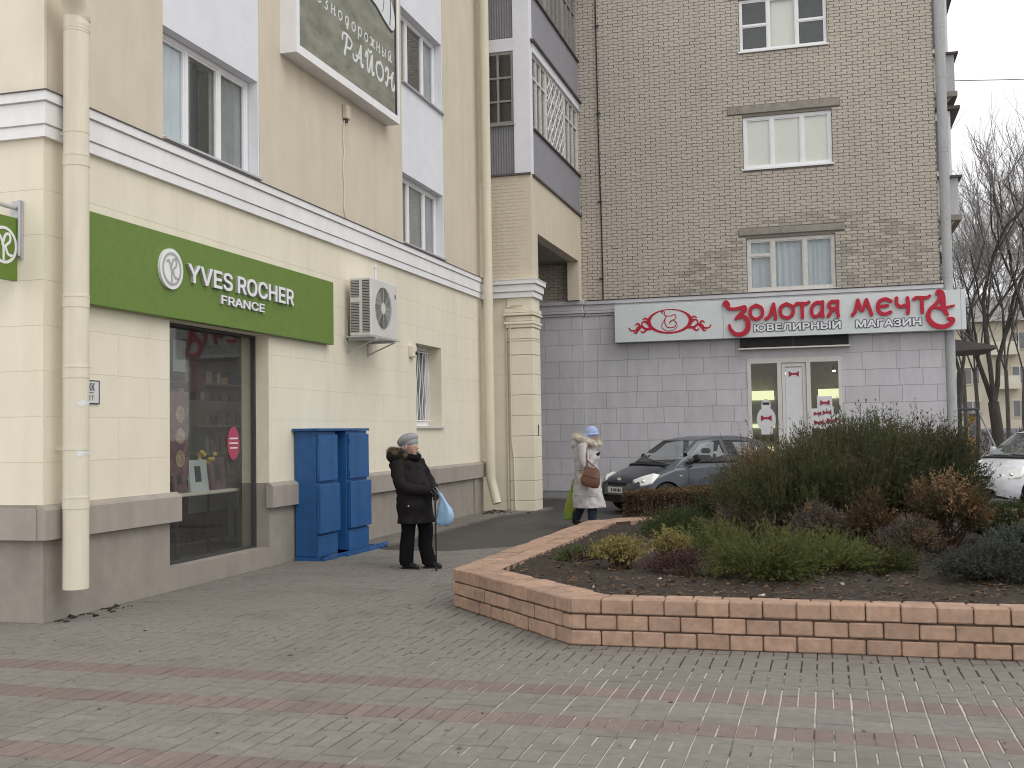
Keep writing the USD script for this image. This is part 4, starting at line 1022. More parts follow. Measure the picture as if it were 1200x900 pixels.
for word, u0, u1 in (('ЮВЕЛИРНЫЙ', 183, 584), ('МАГАЗИН', 655, 944)):
    ls_ = letter_shape(word, 0.160, S_(u0), 4.075, S_(u1) - S_(u0))
    q = je.add('small_lettering', ext(ls_.buffer(0.026), JY - 0.008, JY - 0.0005), 'letter_navy')
    je.add('small_lettering_face', ext(ls_.buffer(0.008), JY - 0.012, JY - 0.0085), 'letter_white', parent=q)
# emblem: oval ring thicker at the sides, monogram, scroll tails
EX, EZ = -3.70, 4.41
oval = affinity.scale(Point(EX, EZ).buffer(1, 40), 0.57, 0.31).difference(affinity.scale(Point(EX, EZ + 0.012).buffer(1, 40), 0.475, 0.275))
je.add('emblem_oval', ext(oval, JY - 0.006, JY - 0.0005), 'letter_red')
mono = [brush([(EX - 0.16, EZ + 0.2), (EX - 0.2, EZ + 0.25), (EX - 0.12, EZ + 0.24), (EX - 0.12, EZ + 0.16), (EX + 0.02, EZ + 0.13), (EX + 0.12, EZ + 0.17), (EX + 0.16, EZ + 0.08), (EX + 0.02, EZ + 0.0), (EX + 0.0, EZ - 0.05)], 0.02),
        brush([(EX - 0.08, EZ + 0.14), (EX - 0.12, EZ + 0.0), (EX - 0.06, EZ - 0.14), (EX + 0.1, EZ - 0.15), (EX + 0.17, EZ - 0.05), (EX + 0.08, EZ + 0.03), (EX + 0.02, EZ - 0.02)], 0.024),
        brush([(EX - 0.12, EZ + 0.06), (EX - 0.2, EZ - 0.12), (EX - 0.08, EZ - 0.23), (EX + 0.1, EZ - 0.22), (EX + 0.2, EZ - 0.12)], 0.018)]
je.add('emblem_monogram', ext(union_all(mono), JY - 0.006, JY - 0.0005), 'letter_red')
for s in (-1, 1):
    X = lambda d: EX + s * d
    tail = [brush([(X(0.5), EZ - 0.06), (X(0.62), EZ + 0.02), (X(0.7), EZ - 0.03), (X(0.66), EZ - 0.14)], (0.09, 0.05, 0.035, 0.03)),
            brush([(X(0.45), EZ - 0.16), (X(0.6), EZ - 0.17), (X(0.7), EZ - 0.1), (X(0.78), EZ - 0.14), (X(0.86), EZ - 0.2), (X(0.98), EZ - 0.19), (X(1.02), EZ - 0.13)], (0.08, 0.06, 0.06, 0.10, 0.05, 0.035, 0.03)),
            brush([(X(0.55), EZ - 0.17), (X(0.66), EZ - 0.25), (X(0.72), EZ - 0.22)], (0.05, 0.045, 0.03)), brush([(X(0.74), EZ - 0.1), (X(0.8), EZ - 0.02), (X(0.86), EZ - 0.06)], (0.06, 0.04, 0.03)),
            brush([(X(0.78), EZ - 0.16), (X(0.84), EZ - 0.26), (X(0.9), EZ - 0.25)], (0.06, 0.04, 0.03)), brush([(X(0.52), EZ + 0.02), (X(0.6), EZ + 0.1), (X(0.67), EZ + 0.07)], (0.06, 0.04, 0.03))]
    je.add('emblem_scroll', ext(union_all(tail).difference(oval.buffer(0.001)), JY - 0.006, JY - 0.0005), 'letter_red')
sx = Thing('shutter_box', 'dark roller shutter box with a pale rail under the red lettered sign', 'shutter', (-2.0, BY, 3.6))
sx.add('box', bx(-2.0, 0.57, BY - 0.16, BY - 0.04, 3.68, 3.925), 'black_matt')
sx.add('rail', bx(-2.03, 0.60, BY - 0.24, BY - 0.04, 3.645, 3.68), 'alu_frame')
sx.add('divider', bx(-0.74, -0.71, BY - 0.165, BY - 0.16, 3.68, 3.92), 'steel_dark')
# address plate
pt = Thing('wall_plate', 'little white plate with dark letters beside the thick cream downpipe', 'plate', (9.4, FY, 2.05), 'L')
pt.add('plate', bx(9.36, 9.62, FY - 0.012, FY - 0.001, 2.05, 2.29), 'plate_white')
pt.add('plate_border', ext(sbox(9.36, 2.05, 9.62, 2.29).difference(sbox(9.375, 2.062, 9.605, 2.278)), FY - 0.014, FY - 0.0125), 'letter_navy')
pt.add('plate_letters', letters('ЖК', 0.075, 9.41, 2.185, FY - 0.0125, 0.002, True, 0.13), 'letter_navy')
pt.add('plate_letters', letters('ГГ', 0.05, 9.46, 2.085, FY - 0.0125, 0.002, False, 0.07), 'letter_navy')
pt.add('plate_line', bx(9.39, 9.52, FY - 0.014, FY - 0.0125, 2.16, 2.168), 'letter_navy')
# ================================================================== fixtures on the yellow wall
ac = Thing('air_conditioner', 'white outdoor air conditioner unit with round fan on the cream wall', 'air conditioner', (15.6, FY, 3.1), 'L')
A0, A1, AF, AZ0, AZ1 = 15.55, 16.62, FY - 0.46, 3.2, 4.1
AB = FY - 0.10
body = cbx(A0, A1, AF, AB, AZ0, AZ1, 0.02)
body = body - m3.Manifold.cylinder(0.03, 0.325, 0.325, 40).rotate((90, 0, 0)).translate((16.02, AF + 0.02, 3.66))
ac.add('casing', body, 'ac_white', smooth=35)
ac.add('fan_well', cyl((16.02, AF + 0.012, 3.66), 0.322, 0.004, 'y', 40), 'ac_grille')
fan = [cyl((16.02, AF - 0.004, 3.66), 0.085, 0.014, 'y', 24)]
ac.add('fan_hub', cat(*fan), 'ac_white')
for q in range(3):
    a0 = q * 2 * math.pi / 3 + 0.5
    pts = [(16.02 + r * math.cos(a0 + t), 3.66 + r * math.sin(a0 + t)) for r, t in ((0.08, -0.3), (0.29, -0.55), (0.31, 0.05), (0.24, 0.35), (0.08, 0.35))]
    ac.add('fan_blade', ext(Polygon(pts), AF + 0.004, AF + 0.010), 'steel_dark')
rings = [tube([(16.02 + r * math.cos(t), AF - 0.006, 3.66 + r * math.sin(t)) for t in np.linspace(0, 2 * math.pi, 41)], 0.0035, 5) for r in np.arange(0.1, 0.33, 0.038)]
rings += [tube([(16.02 + 0.08 * math.cos(t), AF - 0.006, 3.66 + 0.08 * math.sin(t)), (16.02 + 0.33 * math.cos(t), AF - 0.006, 3.66 + 0.33 * math.sin(t))], 0.004, 5) for t in np.arange(0, 6.28, math.pi / 4)]
ac.add('fan_guard', cat(*rings), 'ac_white')
ac.add('grille', cat(*[bx(A0 - 0.004, A0 + 0.002, y0, y1, z, z + 0.006) for y0, y1, za, zb in ((AF + 0.03, AF + 0.15, AZ0 + 0.06, AZ1 - 0.05), (AF + 0.2, AB - 0.02, AZ0 + 0.06, 3.72), (AF + 0.2, AB - 0.02, 3.8, AZ1 - 0.05)) for z in np.arange(za, zb, 0.024)]), 'ac_white')
ac.add('grille_back', cat(*[bx(A0 - 0.0015, A0 + 0.003, y0, y1, za, zb) for y0, y1, za, zb in ((AF + 0.03, AF + 0.15, AZ0 + 0.055, AZ1 - 0.045), (AF + 0.2, AB - 0.02, AZ0 + 0.055, 3.725), (AF + 0.2, AB - 0.02, 3.795, AZ1 - 0.045))]), 'ac_grille')
ac.add('badge', bx(16.50, 16.54, AF - 0.003, AF + 0.001, 3.86, 3.93), 'letter_navy')
for x in (15.68, 16.46):
    ac.add('bracket', cat(bx(x - 0.02, x + 0.02, FY - 0.5, FY, 3.15, 3.19), bx(x - 0.02, x + 0.02, FY - 0.02, FY, 2.95, 3.5), tube([(x, FY - 0.45, 3.15), (x, FY - 0.01, 2.97)], 0.012, 6)), 'alu')
ac.add('drip_tray', bx(15.5, 16.66, FY - 0.48, FY - 0.06, 3.185, 3.198), 'alu')
ac.add('hose', tube(curve([(16.6, FY - 0.2, 3.35), (16.75, FY - 0.18, 3.3), (16.8, FY - 0.04, 3.45), (16.78, FY - 0.015, 4.3), (16.78, FY - 0.015, 4.5)]), 0.022, 8), 'trim_white', smooth=40)

bc = Thing('blue_cabinet', 'pair of tall blue painted metal cabinets joined side by side against the plinth', 'cabinet', (13.85, FY, 0), 'L')
for q, (a, b) in enumerate(((13.86, 14.50), (14.78, 15.52))):
    e0, e1 = FY - 0.33 - 0.04 * q, FY - 0.02
    bc.add('carcass', cbx(a, b, e0, e1, 0.05, 1.76, 0.006), 'blue_paint')
    bc.add('upper_door', cbx(a + 0.02, b - 0.015, e0 - 0.045, e0 - 0.001, 1.07, 1.715, 0.008), 'blue_paint')
    bc.add('lower_door', cbx(a + 0.005, b + 0.005, e0 - 0.07, e0 - 0.001, 0.36, 1.03, 0.008), 'blue_paint')
    bc.add('base_panel', cbx(a + 0.01, b - 0.01, e0 - 0.03, e0 - 0.001, 0.04, 0.335, 0.005), 'blue_paint')
    for z in (1.15, 1.62, 0.46, 0.92):
        bc.add('hinge', cyl((a + 0.02, e0 - 0.05, z - 0.03), 0.010, 0.06, 'z', 8), 'blue_paint')
bc.add('roof_plate', cbx(13.80, 15.56, FY - 0.40, FY - 0.004, 1.762, 1.80, 0.006), 'blue_paint')
bc.add('back_panel', bx(14.50, 14.78, FY - 0.12, FY - 0.1, 0.05, 1.76), 'blue_paint')
for z in (1.0, 1.18):
    bc.add('cross_bar', cat(bx(14.5, 14.78, FY - 0.24, FY - 0.2, z, z + 0.05), bx(14.60, 14.68, FY - 0.27, FY - 0.2, z - 0.01, z + 0.06)), 'blue_paint')
bc.add('base_frame', cat(bx(13.82, 16.1, FY - 0.47, FY - 0.42, 0.0, 0.045), bx(14.4, 15.9, FY - 0.56, FY - 0.51, 0.0, 0.04), bx(13.82, 13.87, FY - 0.43, FY - 0.03, 0.0, 0.045), bx(15.5, 15.55, FY - 0.55, FY - 0.03, 0.0, 0.045)), 'blue_paint')

# downpipes, each a tube of sections with collars
def downpipe(label, x, y, r, z0, z1, m, frame, joints, top=None, toe=None, brackets=(), name='downpipe', wall=None):
    t = Thing(name, label, 'downpipe', (x, y, z0), frame)
    pts = [(x, y, z1), (x, y, z0)]
    if toe is not None:
        pts = [(x, y, z1), (x, y, z0 + 0.55), (x + toe[0] * 0.25, y + toe[1] * 0.25, z0 + 0.38), (x + toe[0], y + toe[1], z0)]
    p = np.array(pts)
    t.add('pipe', cat(tube(p, r, 28, cap=False), tube(p, r * 0.93, 28, cap=False)), m, smooth=45)
    if top:
        t.add('elbow', tube(curve(top, 8), r * 1.03, 24), m, smooth=50)
    for z in joints:
        t.add('collar', cat(tube([(x, y, z), (x, y, z + 0.10)], r * 1.035, 28), tube([(x, y, z + 0.098), (x, y, z + 0.115)], r * 1.06, 28)), m, smooth=40)
    for z in brackets:
        t.add('bracket', cat(tube([(x, y, z), (x, y, z + 0.03)], r * 1.03, 24), bx(x - 0.012, x + 0.012, y, wall if wall is not None else y + r + 0.15, z, z + 0.03)), m)
    return t


dp = downpipe('thick cream downpipe at the near corner, ending above the pavement', 8.98, FY - 0.22, 0.118, 0.30, 5.78, 'pipe_cream', 'L', (1.05, 2.28, 2.95, 4.30), top=[(8.98, FY - 0.22, 5.6), (8.97, FY - 0.23, 5.80), (8.75, FY - 0.30, 6.02), (8.40, FY - 0.40, 6.2), (8.0, FY - 0.5, 6.4)], brackets=(1.6, 4.62), wall=FY)
for z, h, s in ((2.02, 0.03, 1), (1.55, 0.028, 2)):
    w2 = np.linspace(-0.5, 0.9, 10)
    v = np.vstack([[(8.98 + 0.1195 * math.sin(a), FY - 0.22 - 0.1195 * math.cos(a), z + 0.012 * math.sin(a * 5 + s)) for a in w2 - 0.35], [(8.98 + 0.1195 * math.sin(a), FY - 0.22 - 0.1195 * math.cos(a), z + h + 0.02 * abs(math.cos(a * 3 + s))) for a in w2 - 0.35]])
    k = np.arange(9)
    dp.add('torn_paper', (v, np.vstack([np.stack([k, k + 1, 11 + k], 1), np.stack([k, 11 + k, 10 + k], 1)])), 'print_white')
downpipe('tall cream downpipe in the inner corner beside the pier', -6.83, 22.42, 0.098, 0.22, 13.2, 'pipe_cream', 'W', (1.95, 4.4, 6.9, 9.4), toe=(0.15, -0.08), brackets=(3.2, 7.2), wall=22.6)
downpipe('grey downpipe on the right-hand corner of the brick building', 2.86, 28.02, 0.118, 0.1, 14.3, 'pipe_grey', 'W', (2.3, 5.2, 8.2, 11.2), wall=28.2, brackets=(1.4, 6.6, 10.0))
th = Thing('conduit', 'pair of thin cream conduits running down the front of the pier', 'conduit', (-6.5, TY - 0.02, 0))
th.add('conduit_run', tube([(-6.6, TY - 0.03, 4.35), (-6.6, TY - 0.03, 0.05)], 0.018, 8), 'pipe_cream', smooth=40)
th.add('conduit_run', tube([(-6.5, TY - 0.085, 4.2), (-6.5, TY - 0.085, 1.5), (-6.46, TY - 0.085, 1.2), (-6.44, TY - 0.085, 0.05)], 0.018, 8), 'pipe_cream', smooth=40)
th.add('conduit_run', tube([(-6.6, TY - 0.03, 4.35), (-6.45, TY - 0.10, 4.42), (-6.2, TY - 0.15, 4.42)], 0.016, 8), 'pipe_cream', smooth=40)
jb = Thing('junction_box', 'small cream junction box with a thin cable under the billboard', 'junction box', (15.6, FY, 6.3), 'L')
jb.add('box', cbx(15.57, 15.73, FY - 0.08, FY - 0.001, 6.58, 6.80, 0.012), 'stucco_upper')
jb.add('gland', bx(15.60, 15.68, FY - 0.05, FY - 0.001, 6.53, 6.58), 'steel_dark')
jb.add('cable', tube(curve([(15.6, FY - 0.02, 6.55), (15.57, FY - 0.012, 6.3), (15.6, FY - 0.012, 6.05), (15.56, FY - 0.012, 5.8), (15.6, FY - 0.012, 5.5), (15.58, FY - 0.012, 5.2), (15.66, FY - 0.012, 5.0)]), 0.011, 6), 'joint_cream', smooth=40)
lm = Thing('wall_sensor', 'tiny beige box with a dark lens beside the barred window', 'sensor', (18.36, FY, 3.16), 'L')
lm.add('housing', cbx(18.28, 18.46, FY - 0.09, FY - 0.001, 3.06, 3.26, 0.01), 'stucco_lower')
lm.add('lens', cyl((18.41, FY - 0.1, 3.13), 0.035, 0.02, 'y', 14), 'black_matt')
cb = Thing('wall_cable', 'dark cable hanging straight down the grey brick wall beside the loggias', 'cable', (-5.45, BY - 0.03, 5.0))
cb.add('strand', tube(curve([(-5.50, BY - 0.025, 14.2), (-5.485, BY - 0.02, 11.5), (-5.47, BY - 0.025, 9.0), (-5.44, BY - 0.02, 7.0), (-5.43, BY - 0.025, 5.05)]), 0.017, 6), 'black_matt')
for z in (12.2, 9.9, 7.6, 5.6):
    cb.add('clip', bx(-5.52, -5.41, BY - 0.05, BY - 0.002, z, z + 0.035), 'steel_dark')
zz_ = np.linspace(0, 1, 30)
single('overhead_wire', tube(np.column_stack([3.2 + 26 * zz_, 32 + 6 * zz_, 11.1 + 0.9 * zz_ - 1.3 * zz_ * (1 - zz_)]), 0.012, 5), 'steel_dark', 'thin overhead wire crossing the white sky at the right', 'wire')

# things standing inside the shop window
tb = Thing('display_table', 'white topped display table with thin dark legs behind the shop glass', 'table', (11.95, FY + 0.5, 0.1), 'L')
tb.add('tabletop', cbx(11.80, 13.35, FY + 0.5, FY + 1.0, 0.98, 1.02, 0.006), 'shelf_white')
for x in (11.87, 13.25):
    for y in (FY + 0.55, FY + 0.95):
        tb.add('leg', bx(x - 0.015, x + 0.015, y - 0.015, y + 0.015, 0.1, 0.98), 'black_matt')
tb.add('crossbar', bx(11.87, 13.25, FY + 0.56, FY + 0.58, 0.38, 0.40), 'black_matt')
sh = Thing('shelf_unit', 'narrow white shelf unit of goods inside the shop', 'shelf', (14.25, FY + 1.5, 0.1), 'L')
sh.add('back', bx(14.25, 15.35, FY + 1.85, FY + 1.88, 0.6, 2.25), 'shelf_white')
sh.add('upright', bx(15.30, 15.35, FY + 1.5, FY + 1.85, 0.1, 2.25), 'shelf_white')
for z in (1.05, 1.45, 1.85):
    sh.add('shelf_board', bx(14.25, 15.30, FY + 1.5, FY + 1.85, z, z + 0.035), 'shelf_white')
rng = np.random.default_rng(77)
for z in (1.085, 1.485, 1.885):
    for k in range(7):
        x = 14.31 + k * 0.14
        h = rng.uniform(0.12, 0.24)
        sh.add('bottle', cat(cyl((x, FY + 1.6, z), 0.04, h, 'z', 10), cyl((x, FY + 1.6, z + h), 0.018, 0.05, 'z', 8)), ('goods_yellow', 'goods_mixed', 'shelf_white')[int(rng.integers(3))])
for q, (x, w, h, m, l) in enumerate(((11.90, 0.30, 0.36, 'poster_plum', 'plum coloured display card at the left end of the shop table'), (12.27, 0.42, 0.40, 'curtain_grey', 'pale grey display card with a dark picture on the shop table'), (12.77, 0.36, 0.42, 'poster_plum', 'plum coloured display card at the right end of the shop table'))):
    t = Thing('display_card', l, 'display card', (x, FY + 0.6, 1.02), 'L')
    t.add('card', rot(bx(x, x + w, FY + 0.6, FY + 0.63, 1.02, 1.02 + h), -0.12, 'x', (x, FY + 0.6, 1.02)), m)
    t.add('card_picture', rot(bx(x + w * 0.3, x + w * 0.62, FY + 0.594, FY + 0.599, 1.02 + h * 0.3, 1.02 + h * 0.8), -0.12, 'x', (x, FY + 0.6, 1.02)), 'print_dark')
ps = Thing('hanging_poster', 'tall plum poster with pale round pictures at the left inside the shop glass', 'poster', (11.62, FY + 0.36, 1.2), 'L')
ps.add('sheet', bx(11.44, 11.84, FY + 0.36, FY + 0.365, 1.25, 2.25), 'poster_plum')
for z in (1.45, 1.72, 1.98):
    ps.add('picture', cyl((11.64, FY + 0.352, z), 0.10, 0.006, 'y', 20), 'goods_mixed')
bn = Thing('red_banner', 'dark red banner hung high inside the shop window', 'banner', (12.85, FY + 0.9, 2.4), 'L')
bn.add('cloth', bx(12.75, 13.10, FY + 0.9, FY + 0.905, 2.3, 3.0), 'banner_red')
bn.add('pale_card', bx(12.35, 12.63, FY + 0.9, FY + 0.905, 2.55, 2.95), 'curtain_grey')
fl = Thing('yellow_bouquet', 'yellow bouquet standing on the shop table', 'flowers', (12.65, FY + 0.72, 1.02), 'L')
rng = np.random.default_rng(4)
fl.add('vase', cyl((12.73, FY + 0.74, 1.02), 0.05, 0.22, 'z', 14, 0.065), 'black_matt')
for k in range(14):
    p = np.array([12.73, FY + 0.72, 1.42]) + rng.normal(0, 0.055, 3)
    fl.add('blossom', ball(p, 0.03), 'goods_yellow')

co = Thing('shop_counter', 'dark wooden counter at the back of the shop behind the glass', 'counter', (15.0, FY + 2.4, 0.1), 'L')
co.add('front', bx(14.6, 17.6, FY + 2.4, FY + 2.5, 0.1, 1.05), 'poster_plum')
co.add('worktop', bx(14.5, 17.7, FY + 2.3, FY + 2.9, 1.05, 1.09), 'shelf_white')
rng = np.random.default_rng(9)
ws = Thing('wall_shelves', 'dim wall shelves of boxes and jars along the back of the shop', 'shelf', (14.6, FY + 3.1, 0.1), 'L')
for z in (1.4, 1.8, 2.2, 2.6):
    ws.add('shelf_board', bx(13.2, 18.2, FY + 3.1, FY + 3.39, z, z + 0.03), 'goods_mixed')
    x = 13.3
    while x < 18.0:
        w_, h_ = rng.uniform(0.08, 0.22), rng.uniform(0.12, 0.3)
        ws.add('carton', bx(x, x + w_, FY + 3.15, FY + 3.35, z + 0.03, z + 0.03 + h_), ('poster_plum', 'goods_mixed', 'shelf_white', 'banner_red', 'goods_yellow', 'juniper_green')[int(rng.integers(6))])
        x += w_ + rng.uniform(0.02, 0.2)

# things inside the jewellery shop: lit show cases, ceiling spots
for q, (x0, x1, y) in enumerate(((-3.2, -1.35, 31.9), (-0.25, 1.6, 31.6))):
    t = Thing('show_case', ('lit glass show case behind the left pane of the shop entrance', 'lit glass show case behind the right pane of the shop entrance')[q], 'show case', (x0, y, 0))
    t.add('cabinet', bx(x0, x1, y - 0.4, y + 0.3, -0.03, 1.0), 'shelf_white')
    t.add('back_panel', bx(x0, x1, y + 0.25, y + 0.3, 1.0, 2.6), 'shelf_white')
    for z in (1.35, 1.75, 2.15):
        t.add('glass_shelf', bx(x0, x1, y - 0.2, y + 0.25, z, z + 0.01), 'shop_glass')
    for z in (1.08, 1.72, 2.5):
        t.add('strip_lamp', bx(x0 + 0.05, x1 - 0.05, y + 0.2, y + 0.245, z, z + (0.26 if z > 2 else 0.1)), 'display_lamp')
    for k in range(9):
        t.add('stand', cyl((x0 + 0.15 + k * (x1 - x0 - 0.3) / 8, y - 0.02, 1.36), 0.05, 0.16, 'z', 10, 0.02), 'goods_mixed')
for q, (x, y) in enumerate(((0.22, 29.5), (-1.0, 30.0), (-2.6, 30.2))):
    t = Thing('spot_lamp', ('ceiling spot lamp glowing in the right pane of the shop entrance', 'ceiling spot lamp above the shop door', 'ceiling spot lamp glowing in the left pane')[q], 'lamp', (x, y, 3.3))
    t.add('shade', cyl((x, y, 3.16), 0.055, 0.12, 'z', 14, 0.03), 'black_matt')
    t.add('bulb', ball((x, y, 3.15), 0.04), 'spot_lamp')

# ================================================================== people
def fingers(wrist, dirv, side, up, L=0.17, curl=1.0):
    """A palm, four unequal bent fingers and a thumb leaving the side of the palm."""
    d, s, u = (np.array(v, float) / np.linalg.norm(v) for v in (dirv, side, up))
    w = np.array(wrist, float)
    out = [hullballs((w, 0.026), (w + d * 0.07 + s * 0.026, 0.017), (w + d * 0.07 - s * 0.026, 0.017))]
    for k, (o, l) in enumerate(((0.033, 0.062), (0.012, 0.074), (-0.01, 0.068), (-0.031, 0.052))):
        a = w + d * 0.075 + s * o
        pts, ang = [a], 0.25
        for seg in (0.42, 0.33, 0.25):
            ang += 0.75 * curl
            pts.append(pts[-1] + (d * math.cos(ang) - u * math.sin(ang)) * l * seg * 1.15)
        out += chain(pts, [0.0105, 0.0095, 0.0085, 0.0075])
    b = w + d * 0.03 + s * 0.028
    t1 = b + (d * 0.6 + s * 0.7 - u * 0.2) * 0.036
    out += chain([b, t1, t1 + (d * 0.85 - u * 0.55 * curl - s * 0.15) * 0.034], [0.014, 0.011, 0.009])
    return out


def head_parts(c, fwd=1.0, r=0.1):
    c = np.array(c, float)
    h = [hullballs((c + [-0.015, 0, 0.03], 0.088), (c + [0.025, 0, 0.0], 0.072), (c + [0.045, 0, -0.075], 0.036), (c + [-0.03, 0, -0.05], 0.055))]
    h.append(hullballs((c + [0.092, 0, 0.012], 0.008), (c + [0.112, 0, -0.028], 0.013), (c + [0.085, 0, -0.032], 0.014)))     # nose
    h.append(hullballs((c + [0.078, -0.02, -0.068], 0.009), (c + [0.078, 0.02, -0.068], 0.009)))                               # lips
    h.append(hullballs((c + [0.06, -0.015, -0.1], 0.016), (c + [0.06, 0.015, -0.1], 0.016)))                                     # chin
    for s in (-1, 1):
        h.append(hullballs((c + [-0.01, s * 0.083, 0.015], 0.014), (c + [-0.012, s * 0.087, -0.03], 0.01)))                     # ear
    return h


def eyes(t, c, parent):
    c = np.array(c, float)
    for s in (-1, 1):
        e = t.add('eye', ball(c + [0.088, s * 0.032, 0.008], 0.0115), 'print_white', parent=parent, smooth=True)
        t.add('iris', ball(c + [0.0955, s * 0.033, 0.008], 0.0055), 'print_dark', parent=parent, smooth=True)


def finer(rings, k=5):
    return [tuple(r) for r in curve(np.array(rings, float), k)]


def fuzz(pts, nrm, n, ln, w, seed):
    rng = np.random.default_rng(seed)
    i = rng.integers(0, len(pts), n)
    b = pts[i]; d = nrm[i] + rng.normal(0, 0.5, (n, 3)); d /= np.linalg.norm(d, axis=1, keepdims=True)
    s = np.cross(d, rng.normal(0, 1, (n, 3))); s /= np.linalg.norm(s, axis=1, keepdims=True)
    l = ln * rng.uniform(0.6, 1.3, (n, 1))
    v = np.stack([b - s * w, b + s * w, b + d * l], 1).reshape(-1, 3)
    return v, np.arange(3 * n).reshape(-1, 3)


def fur(mesh, n, ln, w, seed):
    v, f = vf(mesh)
    t = trimesh.Trimesh(v, f, process=False)
    c = t.triangles_center
    return cat((v, f), fuzz(c, t.face_normals, n, ln, w, seed))


# --- old woman with a stick, in profile, looking to the right
P1 = Thing('person', 'person in a black padded coat and grey beret leaning on a walking stick', 'person', (-5.03, 13.27, 0), rot=-15.78, group=None)
hc = (-0.085, 0.0, 1.545)
nz = [(-0.115, 0, 1.40), (-0.095, 0, 1.5)]
parts = head_parts(hc) + chain([(-0.13, 0, 1.34), (-0.10, 0, 1.49)], [0.055, 0.05])
parts += [hullballs(((-0.14, -0.12, 1.29), 0.06), ((-0.14, 0.12, 1.29), 0.06), ((-0.09, 0, 1.12), 0.14), ((-0.03, -0.07, 0.88), 0.13), ((-0.03, 0.07, 0.88), 0.13))]
AR = [(-0.15, -0.20, 1.31), (-0.02, -0.26, 1.05), (0.255, -0.08, 0.985)]
AL = [(-0.13, 0.20, 1.31), (0.02, 0.26, 1.05), (0.235, 0.05, 0.965)]
parts += chain(AR, [0.062, 0.045, 0.03]) + chain(AL, [0.062, 0.045, 0.03])
parts += fingers(AR[2], (0.75, 0.25, -0.12), (0, -1, 0.1), (0, 0, 1), curl=1.25) + fingers(AL[2], (0.5, -0.4, -0.5), (0, 1, 0.1), (0, 0, 1), curl=1.3)
parts += chain([(-0.05, -0.1, 0.86), (-0.075, -0.10, 0.48), (-0.10, -0.10, 0.08)], [0.09, 0.05, 0.04]) + chain([(-0.0, 0.1, 0.86), (0.06, 0.10, 0.48), (0.095, 0.10, 0.08)], [0.09, 0.05, 0.04])
bd = P1.add('body', blend(parts, 0.02, 6), 'skin', smooth=True)
eyes(P1, hc, bd)
rings = [(-0.02, 0, 0.575, 0.205, 0.235), (-0.02, 0, 0.60, 0.215, 0.245), (-0.025, 0, 0.70, 0.21, 0.24), (-0.03, 0, 0.82, 0.21, 0.245), (-0.035, 0, 0.95, 0.215, 0.245), (-0.055, 0, 1.03, 0.212, 0.24), (-0.08, 0, 1.10, 0.212, 0.24), (-0.105, 0, 1.18, 0.205, 0.24), (-0.13, 0, 1.26, 0.195, 0.235), (-0.15, 0, 1.33, 0.172, 0.215), (-0.155, 0, 1.385, 0.13, 0.16), (-0.15, 0, 1.43, 0.095, 0.105), (-0.145, 0, 1.455, 0.085, 0.09)]
coat = [loft(finer(rings), 56, True, 0.035, 3)]
for A, sd in ((AR, 5), (AL, 6)):
    a = np.array(A)
    pts = np.vstack([a[0] + (a[0] - a[1]) * 0.1, curve(a, 7)[:-1], a[2] + (a[2] - a[1]) * 0.04])
    r = np.linspace(0.105, 0.058, len(pts)) + 0.006 * np.sin(np.arange(len(pts)) * 2.1)
    coat.append(tube(pts, r, 18))
ct = P1.add('coat', cat(*coat), 'coat_black', smooth=60)
P1.add('pocket_stud', ball((0.05, -0.245, 0.80), 0.012), 'chrome', parent=ct)
hood = blend([hullballs(((-0.29, -0.13, 1.42), 0.075), ((-0.31, 0.0, 1.38), 0.10), ((-0.22, 0.0, 1.30), 0.09)), hullballs(((-0.29, 0.13, 1.42), 0.075), ((-0.31, 0.0, 1.38), 0.10), ((-0.22, 0.0, 1.30), 0.09)), hullballs(((-0.29, -0.13, 1.42), 0.07), ((-0.13, -0.12, 1.44), 0.055)), hullballs(((-0.29, 0.13, 1.42), 0.07), ((-0.13, 0.12, 1.44), 0.055))], 0.025, 6)
P1.add('hood', hood, 'coat_black', smooth=True)
rim = blend(chain([(-0.08, -0.12, 1.43), (-0.22, -0.15, 1.455), (-0.33, -0.11, 1.47), (-0.375, 0.0, 1.475), (-0.33, 0.11, 1.47), (-0.22, 0.15, 1.455), (-0.08, 0.12, 1.43)], [0.035, 0.042, 0.045, 0.048, 0.045, 0.042, 0.035]), 0.025, 3)
P1.add('fur_trim', fur(rim, 5200, 0.035, 0.0016, 1), 'fur_brown')
P1.add('scarf', blend(chain([(-0.16, -0.09, 1.425), (-0.03, -0.085, 1.41), (0.005, 0.0, 1.395), (-0.03, 0.085, 1.41), (-0.16, 0.09, 1.425)], [0.05, 0.042, 0.045, 0.042, 0.05]), 0.02, 4), 'cloth_black', smooth=True)
be = blend([m3.Manifold.sphere(1, 28).scale((0.150, 0.125, 0.082)).rotate((0, -22, 0)).translate((-0.135, 0, 1.625)), m3.Manifold.sphere(1, 28).scale((0.10, 0.096, 0.075)).translate((-0.085, 0, 1.595)), hullballs(((-0.20, 0, 1.575), 0.055), ((-0.15, 0, 1.60), 0.07))], 0.015, 5)
P1.add('beret', be, 'knit_grey', smooth=True)
P1.add('hair', blend([hullballs(((-0.15, -0.06, 1.53), 0.04), ((-0.15, 0.06, 1.53), 0.04), ((-0.13, 0.0, 1.49), 0.05))], 0.02, 3), 'hair_grey', smooth=True)
